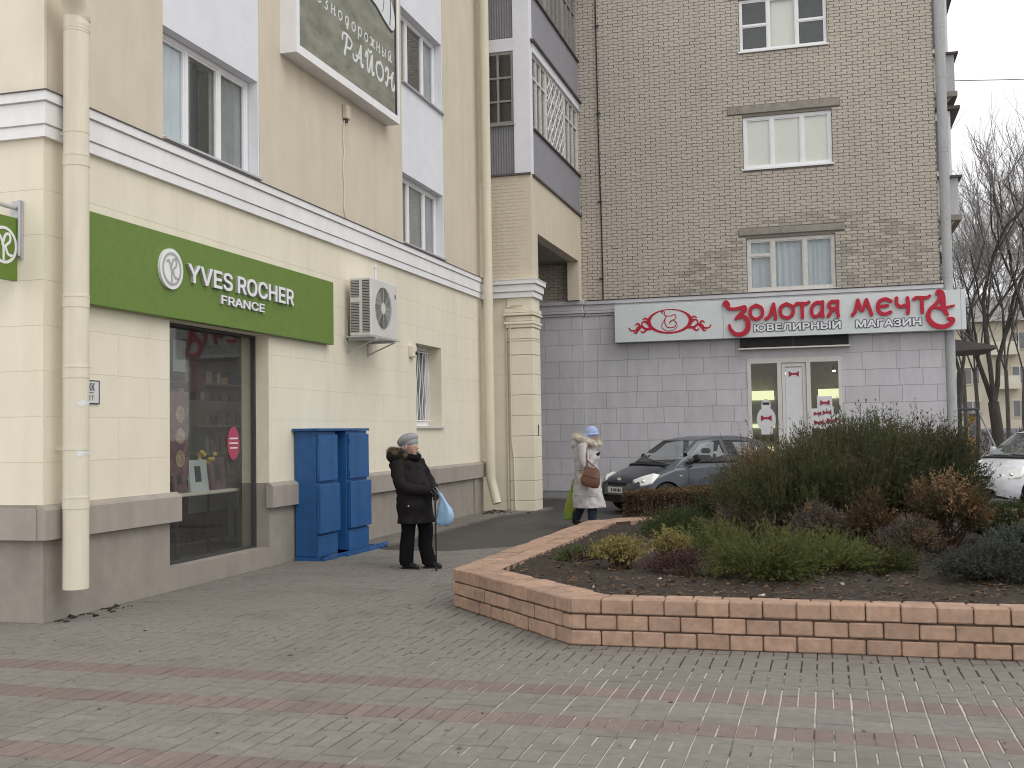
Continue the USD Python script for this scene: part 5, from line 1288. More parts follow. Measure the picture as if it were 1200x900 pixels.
for s, (hx, kx, ax) in ((-1, (-0.055, -0.07, -0.10)), (1, (0.0, 0.065, 0.10))):
    P1.add('trouser_leg', loft([(ax + 0.005, s * 0.1, 0.05, 0.088, 0.08), (ax, s * 0.1, 0.10, 0.092, 0.085), (kx - 0.02, s * 0.1, 0.28, 0.092, 0.087), (kx, s * 0.1, 0.48, 0.095, 0.092), (hx, s * 0.1, 0.72, 0.118, 0.11), (hx, s * 0.09, 0.88, 0.125, 0.115)], 24, True, 0.02, 7 + s), 'cloth_black', smooth=60)
    so = blend([hullballs(((ax - 0.03, s * 0.1, 0.055), 0.042), ((ax + 0.06, s * 0.1, 0.05), 0.04), ((ax + 0.165, s * 0.105, 0.032), 0.03)), hullballs(((ax - 0.01, s * 0.1, 0.11), 0.05), ((ax - 0.02, s * 0.1, 0.06), 0.045))], 0.015, 4)
    so = (so[0] * [1, 1, 1] - [0, 0, min(so[0][:, 2].min(), 0.02) - 0.004], so[1])
    sp = P1.add('shoe', so, 'leather_black', smooth=True)
    P1.add('sole', vf(m3.Manifold.hull_points(np.array([(ax + dx, s * 0.1 + dy, z) for dx, w in ((-0.07, 0.028), (-0.03, 0.04), (0.09, 0.043), (0.19, 0.025)) for dy in (-w, w) for z in (0.0, 0.018)]))), 'black_matt', parent=sp)
for A, dv, sv, cu in ((AR, (0.75, 0.25, -0.12), (0, -1, 0.1), 1.25), (AL, (0.5, -0.4, -0.5), (0, 1, 0.1), 1.3)):
    g_ = blend(fingers(np.array(A[2]), dv, sv, (0, 0, 1), curl=cu), 0.008, 2)
    c_ = g_[0].mean(0)
    P1.add('glove', ((g_[0] - c_) * 1.12 + c_, g_[1]), 'leather_black', smooth=True)

cw = math.radians(-15.78)
def p1w(p):
    x, y, z = p
    return (-5.03 + x * math.cos(cw) - y * math.sin(cw), 13.27 + x * math.sin(cw) + y * math.cos(cw), z)
st = Thing('walking_stick', 'black walking stick held upright by the person in the grey beret', 'walking stick', p1w((0.375, -0.12, 0)), rot=-15.78)
st.add('shaft', tube([(-0.02, 0.02, 0.955), (0.0, 0.0, 0.02)], [0.012, 0.010], 10), 'leather_black', smooth=40)
st.add('handle', tube(curve([(-0.02, 0.02, 0.94), (-0.022, 0.022, 0.98), (-0.05, 0.022, 1.005), (-0.10, 0.022, 0.998), (-0.13, 0.022, 0.985)]), 0.015, 10), 'leather_black', smooth=40)
st.add('ferrule', cyl((0, 0, 0.0), 0.015, 0.05, 'z', 12), 'black_matt')
bgx = Thing('carrier_bag', 'pale blue plastic carrier bag hanging from the hand of the person in the grey beret', 'bag', p1w((0.355, 0.05, 0.55)), rot=-15.78)
bag = loft([(-0.03, 0, 0.0, 0.075, 0.02), (-0.01, 0, 0.012, 0.105, 0.04), (0.01, 0, 0.06, 0.13, 0.05), (0.025, 0, 0.14, 0.135, 0.055), (0.02, 0, 0.22, 0.105, 0.045), (-0.01, 0, 0.29, 0.062, 0.03), (-0.05, 0, 0.35, 0.034, 0.02), (-0.075, 0, 0.40, 0.02, 0.014)], 36, True, 0.045, 2, power=2.5)
bgx.add('sack', rot(bag, 0.12, 'y'), 'bag_blue', smooth=50)
bgx.add('handle_loop', tube(curve([(-0.03, 0.0, 0.40), (-0.06, -0.02, 0.455), (-0.09, 0.0, 0.47), (-0.08, 0.02, 0.44), (-0.045, 0.0, 0.40)]), 0.008, 6), 'bag_blue')

# --- woman in the pale coat walking to the right, seen from behind and the side
P2O = (-4.08, 19.24, 0)
P2 = Thing('person', 'person in long cream coat and pale blue knit hat walking past the dark car', 'person', P2O, rot=-15.78)
hc2 = (0.10, 0.02, 1.63)
AR2 = [(0.02, -0.2, 1.43), (0.12, -0.26, 1.10), (0.26, -0.16, 1.27)]
AL2 = [(-0.03, 0.2, 1.43), (-0.16, 0.25, 1.12), (-0.27, 0.22, 0.86)]
parts = head_parts(hc2) + chain([(0.0, 0, 1.42), (0.07, 0.01, 1.57)], [0.06, 0.052])
parts += [hullballs(((-0.03, -0.14, 1.42), 0.07), ((-0.03, 0.14, 1.42), 0.07), ((-0.03, 0, 1.2), 0.13), ((-0.02, -0.08, 0.95), 0.125), ((-0.02, 0.08, 0.95), 0.125))]
parts += chain(AR2, [0.06, 0.043, 0.03]) + chain(AL2, [0.06, 0.043, 0.03])
parts += fingers(AR2[2], (0.2, 0.6, 0.4), (0.6, -0.4, 0.2), (0.5, 0, 0.8)) + fingers(AL2[2], (-0.1, 0, -1), (0, 1, 0), (-1, 0, 0), curl=1.3)
parts += chain([(0, -0.1, 0.92), (0.12, -0.1, 0.5), (0.14, -0.1, 0.09)], [0.11, 0.065, 0.045]) + chain([(-0.02, 0.1, 0.92), (-0.12, 0.1, 0.5), (-0.30, 0.1, 0.13)], [0.11, 0.065, 0.045])
bd = P2.add('body', blend(parts, 0.022, 6), 'skin', smooth=True)
eyes(P2, hc2, bd)
rings = [(0.02, 0, 0.36, 0.285, 0.27), (0.02, 0, 0.40, 0.285, 0.272), (0.01, 0, 0.55, 0.262, 0.262), (0.0, 0, 0.72, 0.24, 0.25), (-0.01, 0, 0.88, 0.222, 0.238), (-0.015, 0, 1.0, 0.205, 0.225), (-0.02, 0, 1.1, 0.20, 0.222), (-0.025, 0, 1.22, 0.21, 0.235), (-0.03, 0, 1.33, 0.205, 0.24), (-0.03, 0, 1.42, 0.175, 0.21), (-0.015, 0, 1.48, 0.12, 0.14), (0.01, 0, 1.52, 0.09, 0.1)]
coat = [loft(finer(rings), 60, True, 0.04, 12)]
for A in (AR2, AL2):
    a = np.array(A)
    pts = np.vstack([a[0] + (a[0] - a[1]) * 0.12, curve(a, 7)[:-1], a[2] + (a[2] - a[1]) * 0.03])
    coat.append(tube(pts, np.linspace(0.10, 0.058, len(pts)) + 0.008 * np.sin(np.arange(len(pts)) * 2.4), 18))
ct = P2.add('coat', cat(*coat), 'coat_cream', smooth=60)
for z, rx, ry in ((1.02, 0.213, 0.232), (0.80, 0.237, 0.249), (0.58, 0.263, 0.264), (1.2, 0.214, 0.24)):
    P2.add('coat_seam', tube([(-0.01 + rx * math.cos(t), ry * math.sin(t), z + 0.012 * math.sin(t * 3)) for t in np.linspace(0, 2 * math.pi, 44)], 0.006, 5), 'coat_cream', parent=ct)
hood = blend([hullballs(((-0.17, -0.10, 1.48), 0.085), ((-0.20, 0.0, 1.44), 0.10), ((-0.14, 0.0, 1.36), 0.09)), hullballs(((-0.17, 0.10, 1.48), 0.085), ((-0.20, 0.0, 1.44), 0.10), ((-0.14, 0.0, 1.36), 0.09))], 0.025, 6)
P2.add('hood', hood, 'coat_cream', smooth=True)
rim = blend(chain([(0.20, -0.08, 1.47), (0.10, -0.15, 1.52), (-0.05, -0.16, 1.57), (-0.17, -0.10, 1.585), (-0.20, 0.0, 1.585), (-0.17, 0.10, 1.585), (-0.05, 0.16, 1.57), (0.10, 0.15, 1.52), (0.20, 0.08, 1.47)], [0.05, 0.058, 0.06, 0.06, 0.06, 0.06, 0.06, 0.058, 0.05]), 0.03, 3)
P2.add('fur_trim', fur(rim, 5200, 0.045, 0.002, 2), 'fur_cream')
hat = blend([m3.Manifold.sphere(1, 30).scale((0.125, 0.115, 0.12)).translate((0.085, 0.02, 1.675)), hullballs(((0.03, -0.05, 1.61), 0.065), ((0.03, 0.09, 1.61), 0.065), ((0.12, 0.02, 1.64), 0.08))], 0.015, 5)
P2.add('hat', hat, 'knit_blue', smooth=True)
P2.add('hat_band', tube([(0.085 + 0.121 * math.cos(t), 0.02 + 0.112 * math.sin(t), 1.64 + 0.01 * math.cos(t)) for t in np.linspace(0, 2 * math.pi, 40)], 0.022, 8), 'knit_blue', smooth=50)
P2.add('hair', blend([hullballs(((0.0, -0.07, 1.56), 0.04), ((0.0, 0.1, 1.56), 0.04), ((0.02, 0.02, 1.52), 0.05))], 0.02, 3), 'hair_brown', smooth=True)
for s, (kx, ax, az) in ((-1, (0.12, 0.14, 0.0)), (1, (-0.12, -0.30, 0.03))):
    P2.add('trouser_leg', loft([(ax + 0.0, s * 0.1, 0.09 + az, 0.075, 0.07), (ax * 0.8 + kx * 0.2, s * 0.1, 0.2, 0.078, 0.075), (ax * 0.4 + kx * 0.6, s * 0.1, 0.36, 0.085, 0.082), (kx, s * 0.1, 0.52, 0.095, 0.092), (kx * 0.3, s * 0.1, 0.8, 0.115, 0.11), (0, s * 0.09, 0.95, 0.125, 0.115)], 24, True, 0.015, 17 + s), 'denim', smooth=60)
    so = blend([hullballs(((ax - 0.03, s * 0.1, 0.06 + az), 0.045), ((ax + 0.07, s * 0.1, 0.048), 0.042), ((ax + 0.17, s * 0.105, 0.032), 0.03)), hullballs(((ax, s * 0.1, 0.22 + az), 0.062), ((ax - 0.02, s * 0.1, 0.07 + az), 0.05))], 0.015, 4)
    sp = P2.add('boot', (so[0] - [0, 0, so[0][:, 2].min() - 0.006], so[1]), 'leather_black', smooth=True)
    P2.add('sole', vf(m3.Manifold.hull_points(np.array([(ax + dx, s * 0.1 + dy, z) for dx, w in ((-0.07, 0.028), (-0.03, 0.04), (0.09, 0.043), (0.2, 0.025)) for dy in (-w, w) for z in (0.0, 0.016)]))), 'black_matt', parent=sp)
for A, dv, sv, uv_, cu in ((AR2, (0.2, 0.6, 0.4), (0.6, -0.4, 0.2), (0.5, 0, 0.8), 1.0), (AL2, (-0.1, 0, -1), (0, 1, 0), (-1, 0, 0), 1.3)):
    g_ = blend(fingers(np.array(A[2]), dv, sv, uv_, curl=cu), 0.008, 2)
    c_ = g_[0].mean(0)
    P2.add('glove', ((g_[0] - c_) * 1.15 + c_, g_[1]), 'leather_black', smooth=True)
def p2w(p):
    x, y, z = p
    return (P2O[0] + x * math.cos(cw) - y * math.sin(cw), P2O[1] + x * math.sin(cw) + y * math.cos(cw), z)
hb = Thing('shoulder_bag', 'tan leather shoulder bag at the side of the person in the cream coat', 'bag', p2w((0.20, -0.33, 0.74)), rot=-15.78)
bag = loft([(0, 0, 0.0, 0.12, 0.05), (0, 0, 0.02, 0.165, 0.075), (0, 0, 0.10, 0.178, 0.082), (0.0, 0, 0.20, 0.165, 0.07), (0.0, 0, 0.29, 0.13, 0.045), (0.0, 0, 0.33, 0.115, 0.028)], 36, True, 0.02, 4, power=2.6)
hb.add('pouch', rot(bag, 0.25, 'y'), 'leather_tan', smooth=50)
hb.add('flap', rot(loft([(0, -0.012, 0.19, 0.17, 0.072), (0, -0.006, 0.27, 0.142, 0.055), (0, 0, 0.335, 0.12, 0.034)], 30, True, 0.01, 6, power=2.6), 0.25, 'y'), 'leather_tan', smooth=50)
hb.add('strap', tube(curve([(-0.02, 0.0, 0.33), (-0.05, 0.03, 0.5), (-0.075, 0.10, 0.66), (-0.08, 0.17, 0.715), (-0.09, 0.24, 0.64), (-0.05, 0.03, 0.48), (0.16, 0.0, 0.31)]), 0.012, 8), 'leather_tan', smooth=40)
gb = Thing('carrier_bag', 'lime green plastic carrier bag in the trailing hand of the person in the cream coat', 'bag', p2w((-0.46, 0.16, 0.12)), rot=-15.78)
bag = loft([(0, 0, 0.0, 0.07, 0.035), (0, 0, 0.015, 0.10, 0.06), (0.0, 0, 0.12, 0.105, 0.065), (0.01, 0, 0.28, 0.09, 0.055), (0.03, 0, 0.42, 0.062, 0.035), (0.05, 0, 0.54, 0.032, 0.022), (0.062, 0, 0.62, 0.018, 0.014)], 32, True, 0.025, 9)
gb.add('sack', bag, 'bag_green', smooth=50)
gb.add('handle_loop', tube(curve([(0.06, 0.0, 0.6), (0.05, 0.02, 0.68), (0.075, 0.03, 0.72), (0.09, 0.0, 0.68), (0.07, -0.01, 0.6)]), 0.008, 6), 'bag_green')
# ================================================================== cars (local x runs from the front bumper back, y across)
def car(label, loc, ang, paint, scale=1.0, number=True, group=None):
    t = Thing('parked_car', label, 'car', loc, rot=math.degrees(ang), group=group)
    S = lambda m: mv(m, (0, 0, 0), scale)
    st_ = [(0.00, .50, .34, .50, .53), (0.05, .64, .24, .56, .62), (0.16, .74, .20, .62, .71), (0.36, .795, .18, .68, .78), (0.60, .82, .18, .77, .885), (0.86, .83, .18, .85, .945), (1.3, .832, .17, .89, .97), (2.2, .832, .17, .935, .99), (2.95, .825, .17, .965, 1.01), (3.35, .79, .20, .97, 1.02), (3.55, .74, .24, .93, 1.0), (3.64, .66, .34, .82, .90)]
    secs = []
    for x, w, zb, zs, zt in st_:
        pts = []
        for s in (-1, 1):
            pts += [(x, s * w * 0.90, zb), (x, s * w * 0.975, zb + 0.10), (x, s * w, (zb + zs) / 2), (x, s * w * 0.985, zs - 0.05), (x, s * w * 0.955, zs), (x, s * w * 0.86, zs + (zt - zs) * 0.55), (x, s * w * 0.55, zs + (zt - zs) * 0.92), (x, 0.0, zt)]
        secs.append(np.array(pts))
    lower = m3.Manifold.batch_boolean([m3.Manifold.hull_points(np.vstack([a, b])) for a, b in zip(secs[:-1], secs[1:])], m3.OpType.Add)
    RING = [(0.76, .70, .90), (0.92, .77, .93), (3.45, .70, .95), (3.2, .76, .95), (2.2, .775, .93), (1.52, .60, 1.385), (1.9, .60, 1.43), (2.7, .595, 1.42), (3.12, .57, 1.33), (3.2, .55, 1.25)]
    CROWN = [(1.68, .42, 1.425), (2.0, .42, 1.465), (2.6, .42, 1.46), (3.0, .40, 1.40)]
    def green(r):
        return m3.Manifold.batch_hull([m3.Manifold.sphere(r, 14).translate((x, s * (w - 0.045), z - 0.045)) for x, w, z in RING + CROWN for s in (-1, 1)])
    outer, g1, g2, inner = green(0.055), green(0.047), green(0.042), green(0.012)
    def prism_y(p, y0, y1):
        v, f = ext(Polygon(p), y0, y1)
        return m3.Manifold.extrude(m3.CrossSection([np.array(p)[::1 if Polygon(p).exterior.is_ccw else -1]]), y1 - y0).rotate((90, 0, 0)).translate((0, y1, 0))
    front_side = [(1.16, 0.985), (1.58, 1.335), (2.02, 1.385), (2.10, 0.985)]
    rear_side = [(2.19, 0.99), (2.13, 1.388), (2.55, 1.38), (2.80, 1.33), (2.84, 1.0)]
    quarter = [(2.91, 1.01), (2.88, 1.30), (3.02, 1.23), (3.17, 1.05)]
    def prism_x(p, x0, x1):                                          # outline in (y, z)
        return m3.Manifold.extrude(m3.CrossSection([np.array(p)[::1 if Polygon(p).exterior.is_ccw else -1]]), x1 - x0).rotate((90, 0, 90)).translate((x0, 0, 0))
    wsp = prism_x([(-.70, .95), (.70, .95), (.55, 1.385), (-.55, 1.385)], 0.5, 1.68)
    rwp = prism_x([(-.56, 1.04), (.56, 1.04), (.47, 1.33), (-.47, 1.33)], 3.0, 4.0)
    sides = [prism_y(p, -1.2, 1.2) for p in (front_side, rear_side, quarter)]
    shell = outer - inner
    for c in [wsp, rwp] + sides:
        shell = shell - c
    tub = m3.Manifold.batch_hull([m3.Manifold.sphere(0.05, 10).translate((x, s * w, z)) for x in (1.05, 3.2) for s in (-1, 1) for w, z in ((.66, .45), (.66, 1.1))])
    body = (lower - tub) + (shell - tub)
    wx = (0.66, 3.03)
    for x in wx:
        for s in (-1, 1):
            body = body - m3.Manifold.cylinder(0.40, 0.325, 0.325, 36).rotate((90, 0, 0)).translate((x, s * 0.80 + 0.2, 0.30))
    for x0, z0, x1, z1 in ((1.14, .30, 1.20, 1.0), (2.145, .25, 2.155, 1.0)):
        for s in (-1, 1):
            body = body - m3.Manifold.cube((0.009, 0.03, 0.75), False).translate((x0, s * 0.832 - 0.015, 0.28))
    body = body - m3.Manifold.batch_hull([m3.Manifold.sphere(0.02, 8).translate((x, s * y, z)) for x, y, z in ((-0.02, .42, .34), (-0.02, .42, .24), (0.10, .46, .34), (0.10, .46, .24)) for s in (-1, 1)])
    body = body - m3.Manifold.batch_hull([m3.Manifold.sphere(0.012, 8).translate((x, s * y, z)) for x, y, z in ((-0.0, .36, .575), (0.0, .33, .545), (0.10, .36, .60), (0.10, .33, .56)) for s in (-1, 1)])
    b = t.add('body', S(body), paint, smooth=28)
    # glazing
    gl = g1 - g2
    def skin(m):                                                     # the outer face of the glass only
        v, f = vf(m)
        tm = trimesh.Trimesh(v, f, process=False)
        return v * scale, f[((tm.triangles_center - [2.2, 0, 0.7]) * tm.face_normals).sum(1) > 0.1]
    t.add('windscreen', skin(gl ^ wsp), 'car_glass')
    t.add('rear_window', skin(gl ^ rwp), 'car_glass')
    for p in (front_side, rear_side, quarter):
        for s in (-1, 1):
            t.add('side_window', skin(gl ^ prism_y(p, -1.2 if s < 0 else 0.0, 0.0 if s < 0 else 1.2)), 'car_glass')
    for p in (front_side, rear_side):                                # rubber along the lower edge of the side glass
        for s in (-1, 1):
            a, c = p[0], p[-1]
            t.add('window_trim', S(bx(a[0] - 0.02, c[0] + 0.02, s * 0.775 - 0.012, s * 0.775 + 0.012, a[1] - 0.02, a[1] + 0.004)), 'car_trim')
    t.add('lower_intake', S(cat(bx(0.05, 0.1, -0.45, 0.45, 0.23, 0.355), *[bx(0.035, 0.06, -0.44, 0.44, z, z + 0.01) for z in (0.25, 0.28, 0.31)])), 'car_trim')
    t.add('grille', S(bx(0.05, 0.09, -0.36, 0.36, 0.545, 0.60)), 'car_trim')
    t.add('emblem', S(mv(cyl((0, 0, 0), 0.05, 0.012, 'x', 20), (0.075, 0, 0.655), (1, 1.25, 0.8))), 'chrome')
    if number:
        n = t.add('number_plate', S(bx(-0.022, -0.005, -0.26, 0.26, 0.40, 0.51)), 'plate_white')
        t.add('plate_marks', S(cat(*[bx(-0.026, -0.0225, y0, y0 + w, 0.425, 0.485) for y0, w in ((-0.22, .03), (-0.17, .035), (-0.115, .03), (-0.05, .04), (0.01, .04), (0.10, .035))])), 'letter_navy', parent=n)
    for s in (-1, 1):
        hl = m3.Manifold.batch_hull([m3.Manifold.sphere(r, 10).translate((x, s * y, z)) for x, y, z, r in ((0.085, .50, .545, .02), (0.10, .52, .65, .02), (0.15, .70, .56, .025), (0.20, .66, .71, .022), (0.40, .745, .765, .02), (0.32, .785, .60, .025), (0.50, .775, .745, .014))])
        h = t.add('headlight', S(hl), 'lamp_lens', smooth=40)
        t.add('headlight_bowl', S(cat(ball((0.115, s * .56, .605), (0.05, .05, .045)), ball((0.20, s * .69, .63), (0.05, .045, .045)))), 'chrome', parent=h, smooth=True)
        mr = m3.Manifold.batch_hull([m3.Manifold.sphere(r, 10).translate((x, s * y, z)) for x, y, z, r in ((1.25, .93, 1.02, .05), (1.27, .99, 1.04, .05), (1.25, .93, 1.08, .045), (1.27, .98, 1.08, .045))])
        q = t.add('wing_mirror', S(mr + m3.Manifold.batch_hull([m3.Manifold.sphere(0.02, 8).translate((x, s * y, z)) for x, y, z in ((1.28, .79, .99), (1.25, .93, 1.02), (1.34, .79, .99))])), 'car_trim' if paint == 'car_slate' else paint, smooth=40)
        t.add('tail_light', S(m3.Manifold.batch_hull([m3.Manifold.sphere(0.025, 8).translate((x, s * y, z)) for x, y, z in ((3.52, .70, .80), (3.45, .75, .95), (3.55, .66, .95), (3.58, .64, .80))])), 'bow_red', smooth=40)
        for x in (1.92, 2.72):
            t.add('door_handle', S(cbx(x, x + 0.16, s * .835 - 0.018, s * .835 + 0.018, 0.82, 0.855, 0.008)), paint)
        t.add('side_strip', S(cbx(1.22, 2.85, s * .836 - 0.008, s * .836 + 0.010, 0.52, 0.57, 0.004)), paint)
        t.add('side_repeater', S(cbx(0.93, 1.0, s * .828 - 0.01, s * .828 + 0.012, 0.71, 0.735, 0.004)), 'lamp_amber')
        for x in wx:
            y0 = s * 0.735
            prof_ = [(0.185, -0.085), (0.235, -0.095), (0.275, -0.09), (0.292, -0.07), (0.296, 0.0), (0.292, 0.07), (0.275, 0.09), (0.235, 0.095), (0.185, 0.085)]
            a = np.arange(32) * 2 * np.pi / 32
            v = np.array([[x + r * math.cos(q_), y0 + yy, 0.296 + r * math.sin(q_)] for r, yy in prof_ for q_ in a])
            i_, j_ = np.meshgrid(np.arange(len(prof_) - 1), np.arange(32), indexing='ij')
            f = np.stack([i_ * 32 + j_, i_ * 32 + (j_ + 1) % 32, (i_ + 1) * 32 + (j_ + 1) % 32, (i_ + 1) * 32 + j_], -1).reshape(-1, 4)
            wl = t.add('wheel', S((v, f)), 'tyre', smooth=35)
            spokes = [rot(cbx(x - 0.02, x + 0.02, y0 + s * 0.05 - 0.012, y0 + s * 0.05 + 0.012, 0.296 + 0.04, 0.296 + 0.175, 0.006), k * 2 * math.pi / 7, 'y', (x, y0, 0.296)) for k in range(7)]
            t.add('rim', S(cat(mv(cyl((0, 0, 0), 0.19, 0.02, 'y', 28), (x, y0 - s * 0.01, 0.296)), tube([(x + 0.18 * math.cos(q_), y0 + s * 0.065, 0.296 + 0.18 * math.sin(q_)) for q_ in np.linspace(0, 2 * np.pi, 33)], 0.014, 8), mv(cyl((0, 0, 0), 0.05, 0.03, 'y', 16), (x, y0 + s * 0.045, 0.296)), *spokes)), 'rim', parent=wl, smooth=35)
    for y, ry in ((-0.36, 0), (0.36, 0)):
        t.add('front_seat', S(blend([hullballs(((1.75, y - .18, .52), .07), ((1.75, y + .18, .52), .07), ((2.15, y - .18, .48), .08), ((2.15, y + .18, .48), .08)), hullballs(((2.2, y - .17, .52), .07), ((2.2, y + .17, .52), .07), ((2.38, y - .14, 1.02), .055), ((2.38, y + .14, 1.02), .055)), hullballs(((2.40, y - .08, 1.16), .055), ((2.40, y + .08, 1.16), .055))], 0.05, 3)), 'car_seat', smooth=True)
    t.add('rear_seat', S(blend([hullballs(((2.85, -.5, .55), .07), ((2.85, .5, .55), .07), ((3.12, -.5, 1.0), .06), ((3.12, .5, 1.0), .06))], 0.06, 2)), 'car_seat', smooth=True)
    t.add('dashboard', S(vf(m3.Manifold.batch_hull([m3.Manifold.sphere(0.04, 8).translate((x, s * .62, z)) for x, z in ((1.05, .88), (1.45, .92), (1.5, .7), (1.1, .6)) for s in (-1, 1)]))), 'car_trim', smooth=40)
    t.add('steering_wheel', S(tube([(1.62 + 0.06 * math.sin(a), -0.36 + 0.18 * math.cos(a), 0.93 + 0.17 * math.sin(a)) for a in np.linspace(0, 2 * np.pi, 25)], 0.015, 6)), 'car_trim')
    t.add('wiper', S(cat(tube([(0.80, -0.58, .945), (0.86, 0.0, .985)], 0.011, 6), tube([(0.80, 0.05, .965), (0.86, 0.6, .965)], 0.011, 6))), 'car_trim')
    t.add('cowl_trim', S(vf(m3.Manifold.batch_hull([m3.Manifold.sphere(0.012, 6).translate(p) for p in ((0.74, -.66, .915), (0.74, .66, .915), (0.70, 0, .935), (0.80, -.68, .935), (0.80, .68, .935), (0.78, 0, .955))]))), 'car_trim')
    t.add('aerial', S(tube([(2.9, -0.35, 1.41), (3.08, -0.35, 1.62)], 0.004, 5)), 'car_trim')
    t.add('floor_pan', S(bx(0.3, 3.4, -0.6, 0.6, 0.17, 0.20)), 'car_trim')
    return t


car('dark slate hatchback parked in front of the grey block wall behind the hedge', (-4.22, 22.66, 0), math.radians(41.4), 'car_slate', 1.06)
car('white hatchback cut off by the right edge, seen past the dark bush', (2.94, 24.7, 0), math.radians(33.9), 'car_white', 1.09)

# ================================================================== raised flower bed
pts = [(4.0, 8.72), (-2.01, 8.70), (-3.57, 10.40), (-3.47, 16.2), (-2.85, 17.07), (-1.4, 19.0), (4.0, 19.0)]
fbw = Thing('flower_bed_wall', 'low wall of salmon coloured blocks round the raised flower bed', 'wall', (-2.01, 8.70, 0))
rng = np.random.default_rng(14)
HT = [(0.0, 0.116), (0.125, 0.241), (0.250, 0.372)]
bricks = []
def lay(A, B, thick, rows, seed, first=True, length=0.25):
    """Courses of blocks along A-B."""
    A, B = np.array(A, float), np.array(B, float)
    L_ = np.linalg.norm(B - A); d = (B - A) / L_; n = np.array([-d[1], d[0]])
    n = n * np.sign(n @ (np.array([0.6, 13.5]) - A))                   # towards the bed
    hand = d[0] * n[1] - d[1] * n[0]
    a = math.atan2(d[1], d[0])
    for c, (z0, z1) in enumerate(HT):
        for r in range(rows):
            if r and c < 2:
                continue
            w = thick / rows
            ln = length if r == 0 else length * 0.9
            x = -(ln / 2) * ((c + r) % 2) - (0.06 if r else 0)
            while x < L_ - 0.01:
                x0, x1 = max(x, 0.0), min(x + ln, L_)
                if x1 - x0 > 0.035:
                    j = 0.0035
                    hgt = z1 + rng.normal(0, 0.0025) - (0.006 if r else 0)
                    o = rng.normal(0, 0.004) if r == 0 else 0.0
                    m = cbx(x0 + j + rng.uniform(0, 0.002), x1 - j, r * w + (o if r == 0 else j), (r + 1) * w - j, z0 + 0.004, hgt, rng.uniform(0.005, 0.013))
                    v, f = vf(m)
                    v[:, 2] += 0.0
                    yaw_ = rng.normal(0, 0.008)
                    cxm = v.mean(0)
                    q = v - cxm
                    v = np.column_stack([q[:, 0] * math.cos(yaw_) - q[:, 1] * math.sin(yaw_), q[:, 0] * math.sin(yaw_) + q[:, 1] * math.cos(yaw_), q[:, 2]]) + cxm
                    P = A + v[:, :1] * d + v[:, 1:2] * n
                    bricks.append((np.column_stack([P, v[:, 2]]), f if hand > 0 else f[:, ::-1], P.mean(0)))
                x += ln
lay((-2.01, 8.70), (4.0, 8.72), 0.30, 2, 1)
lay((-2.01, 8.70), (-3.57, 10.40), 0.40, 2, 2, length=0.245)
lay((-3.57, 10.40), (-3.47, 16.2), 0.46, 2, 3)
lay((-3.47, 16.2), (-2.85, 17.07), 0.40, 2, 4)
lay((-2.85, 17.07), (-1.4, 19.0), 0.30, 2, 5)
lay((-1.4, 19.0), (4.0, 19.0), 0.30, 2, 6)
order = sorted(range(len(bricks)), key=lambda i: bricks[i][2][0] ** 2 + bricks[i][2][1] ** 2 + (0 if in_frame((*bricks[i][2], 0.2)) else 1e4))
for i in order[:298]:
    fbw.add('brick', (bricks[i][0], bricks[i][1]), 'planter_brick', smooth=False)
if len(order) > 298:
    fbw.add('further_bricks', cat(*[(bricks[i][0], bricks[i][1]) for i in order[298:]]), 'planter_brick', kind='stuff')
outer = Polygon(pts)
# lumpy soil
inner = outer
for A_, B_, w_ in (((-2.3, 8.70), (4.2, 8.72), 0.285), ((-1.9, 8.58), (-3.66, 10.5), 0.385), ((-3.572, 10.2), (-3.466, 16.4), 0.445), ((-3.53, 16.1), (-2.8, 17.15), 0.385), ((-2.95, 16.95), (-1.3, 19.1), 0.285), ((-1.6, 19.0), (4.2, 19.0), 0.285)):
    inner = inner.difference(LineString([A_, B_]).buffer(w_, cap_style='flat'))
core = outer.buffer(-0.016).difference(inner.buffer(-0.01))
fbw.add('mortar_core', sheet(core, 0.358, 0.36), 'planter_mortar')
gx, gy = np.meshgrid(np.arange(-3.6, 4.05, 0.045), np.arange(8.7, 19.1, 0.045), indexing='xy')
def soil_z(x, y):
    p = np.column_stack([np.ravel(x), np.ravel(y), np.zeros(np.size(x))])
    dd = np.minimum(np.ravel(y) - 8.95, 1.4)
    return 0.285 + 0.07 * (meshkit.fbm(p * 1.1, 3, 2) - 0.4) + 0.075 * (meshkit.fbm(p * 7, 4, 5) - 0.5) + 0.03 * (meshkit.noise(p * 22, 7) - 0.5) + 0.02 * np.clip(dd, 0, 1.4)
gz = soil_z(gx, gy).reshape(gx.shape)
ny_, nx_ = gx.shape
from shapely import contains_xy
ok = contains_xy(inner.buffer(0.05), gx, gy)
idx = np.arange(nx_ * ny_).reshape(ny_, nx_)
q = np.stack([idx[:-1, :-1], idx[:-1, 1:], idx[1:, 1:], idx[1:, :-1]], -1)
good = ok[:-1, :-1] & ok[:-1, 1:] & ok[1:, 1:] & ok[1:, :-1]
q = q[good]
uq = np.unique(q)
re_ = np.full(nx_ * ny_, -1); re_[uq] = np.arange(len(uq))
single('flower_bed_soil', (np.column_stack([gx.ravel(), gy.ravel(), gz.ravel()])[uq], re_[q]), 'soil', kind='structure', smooth=True)
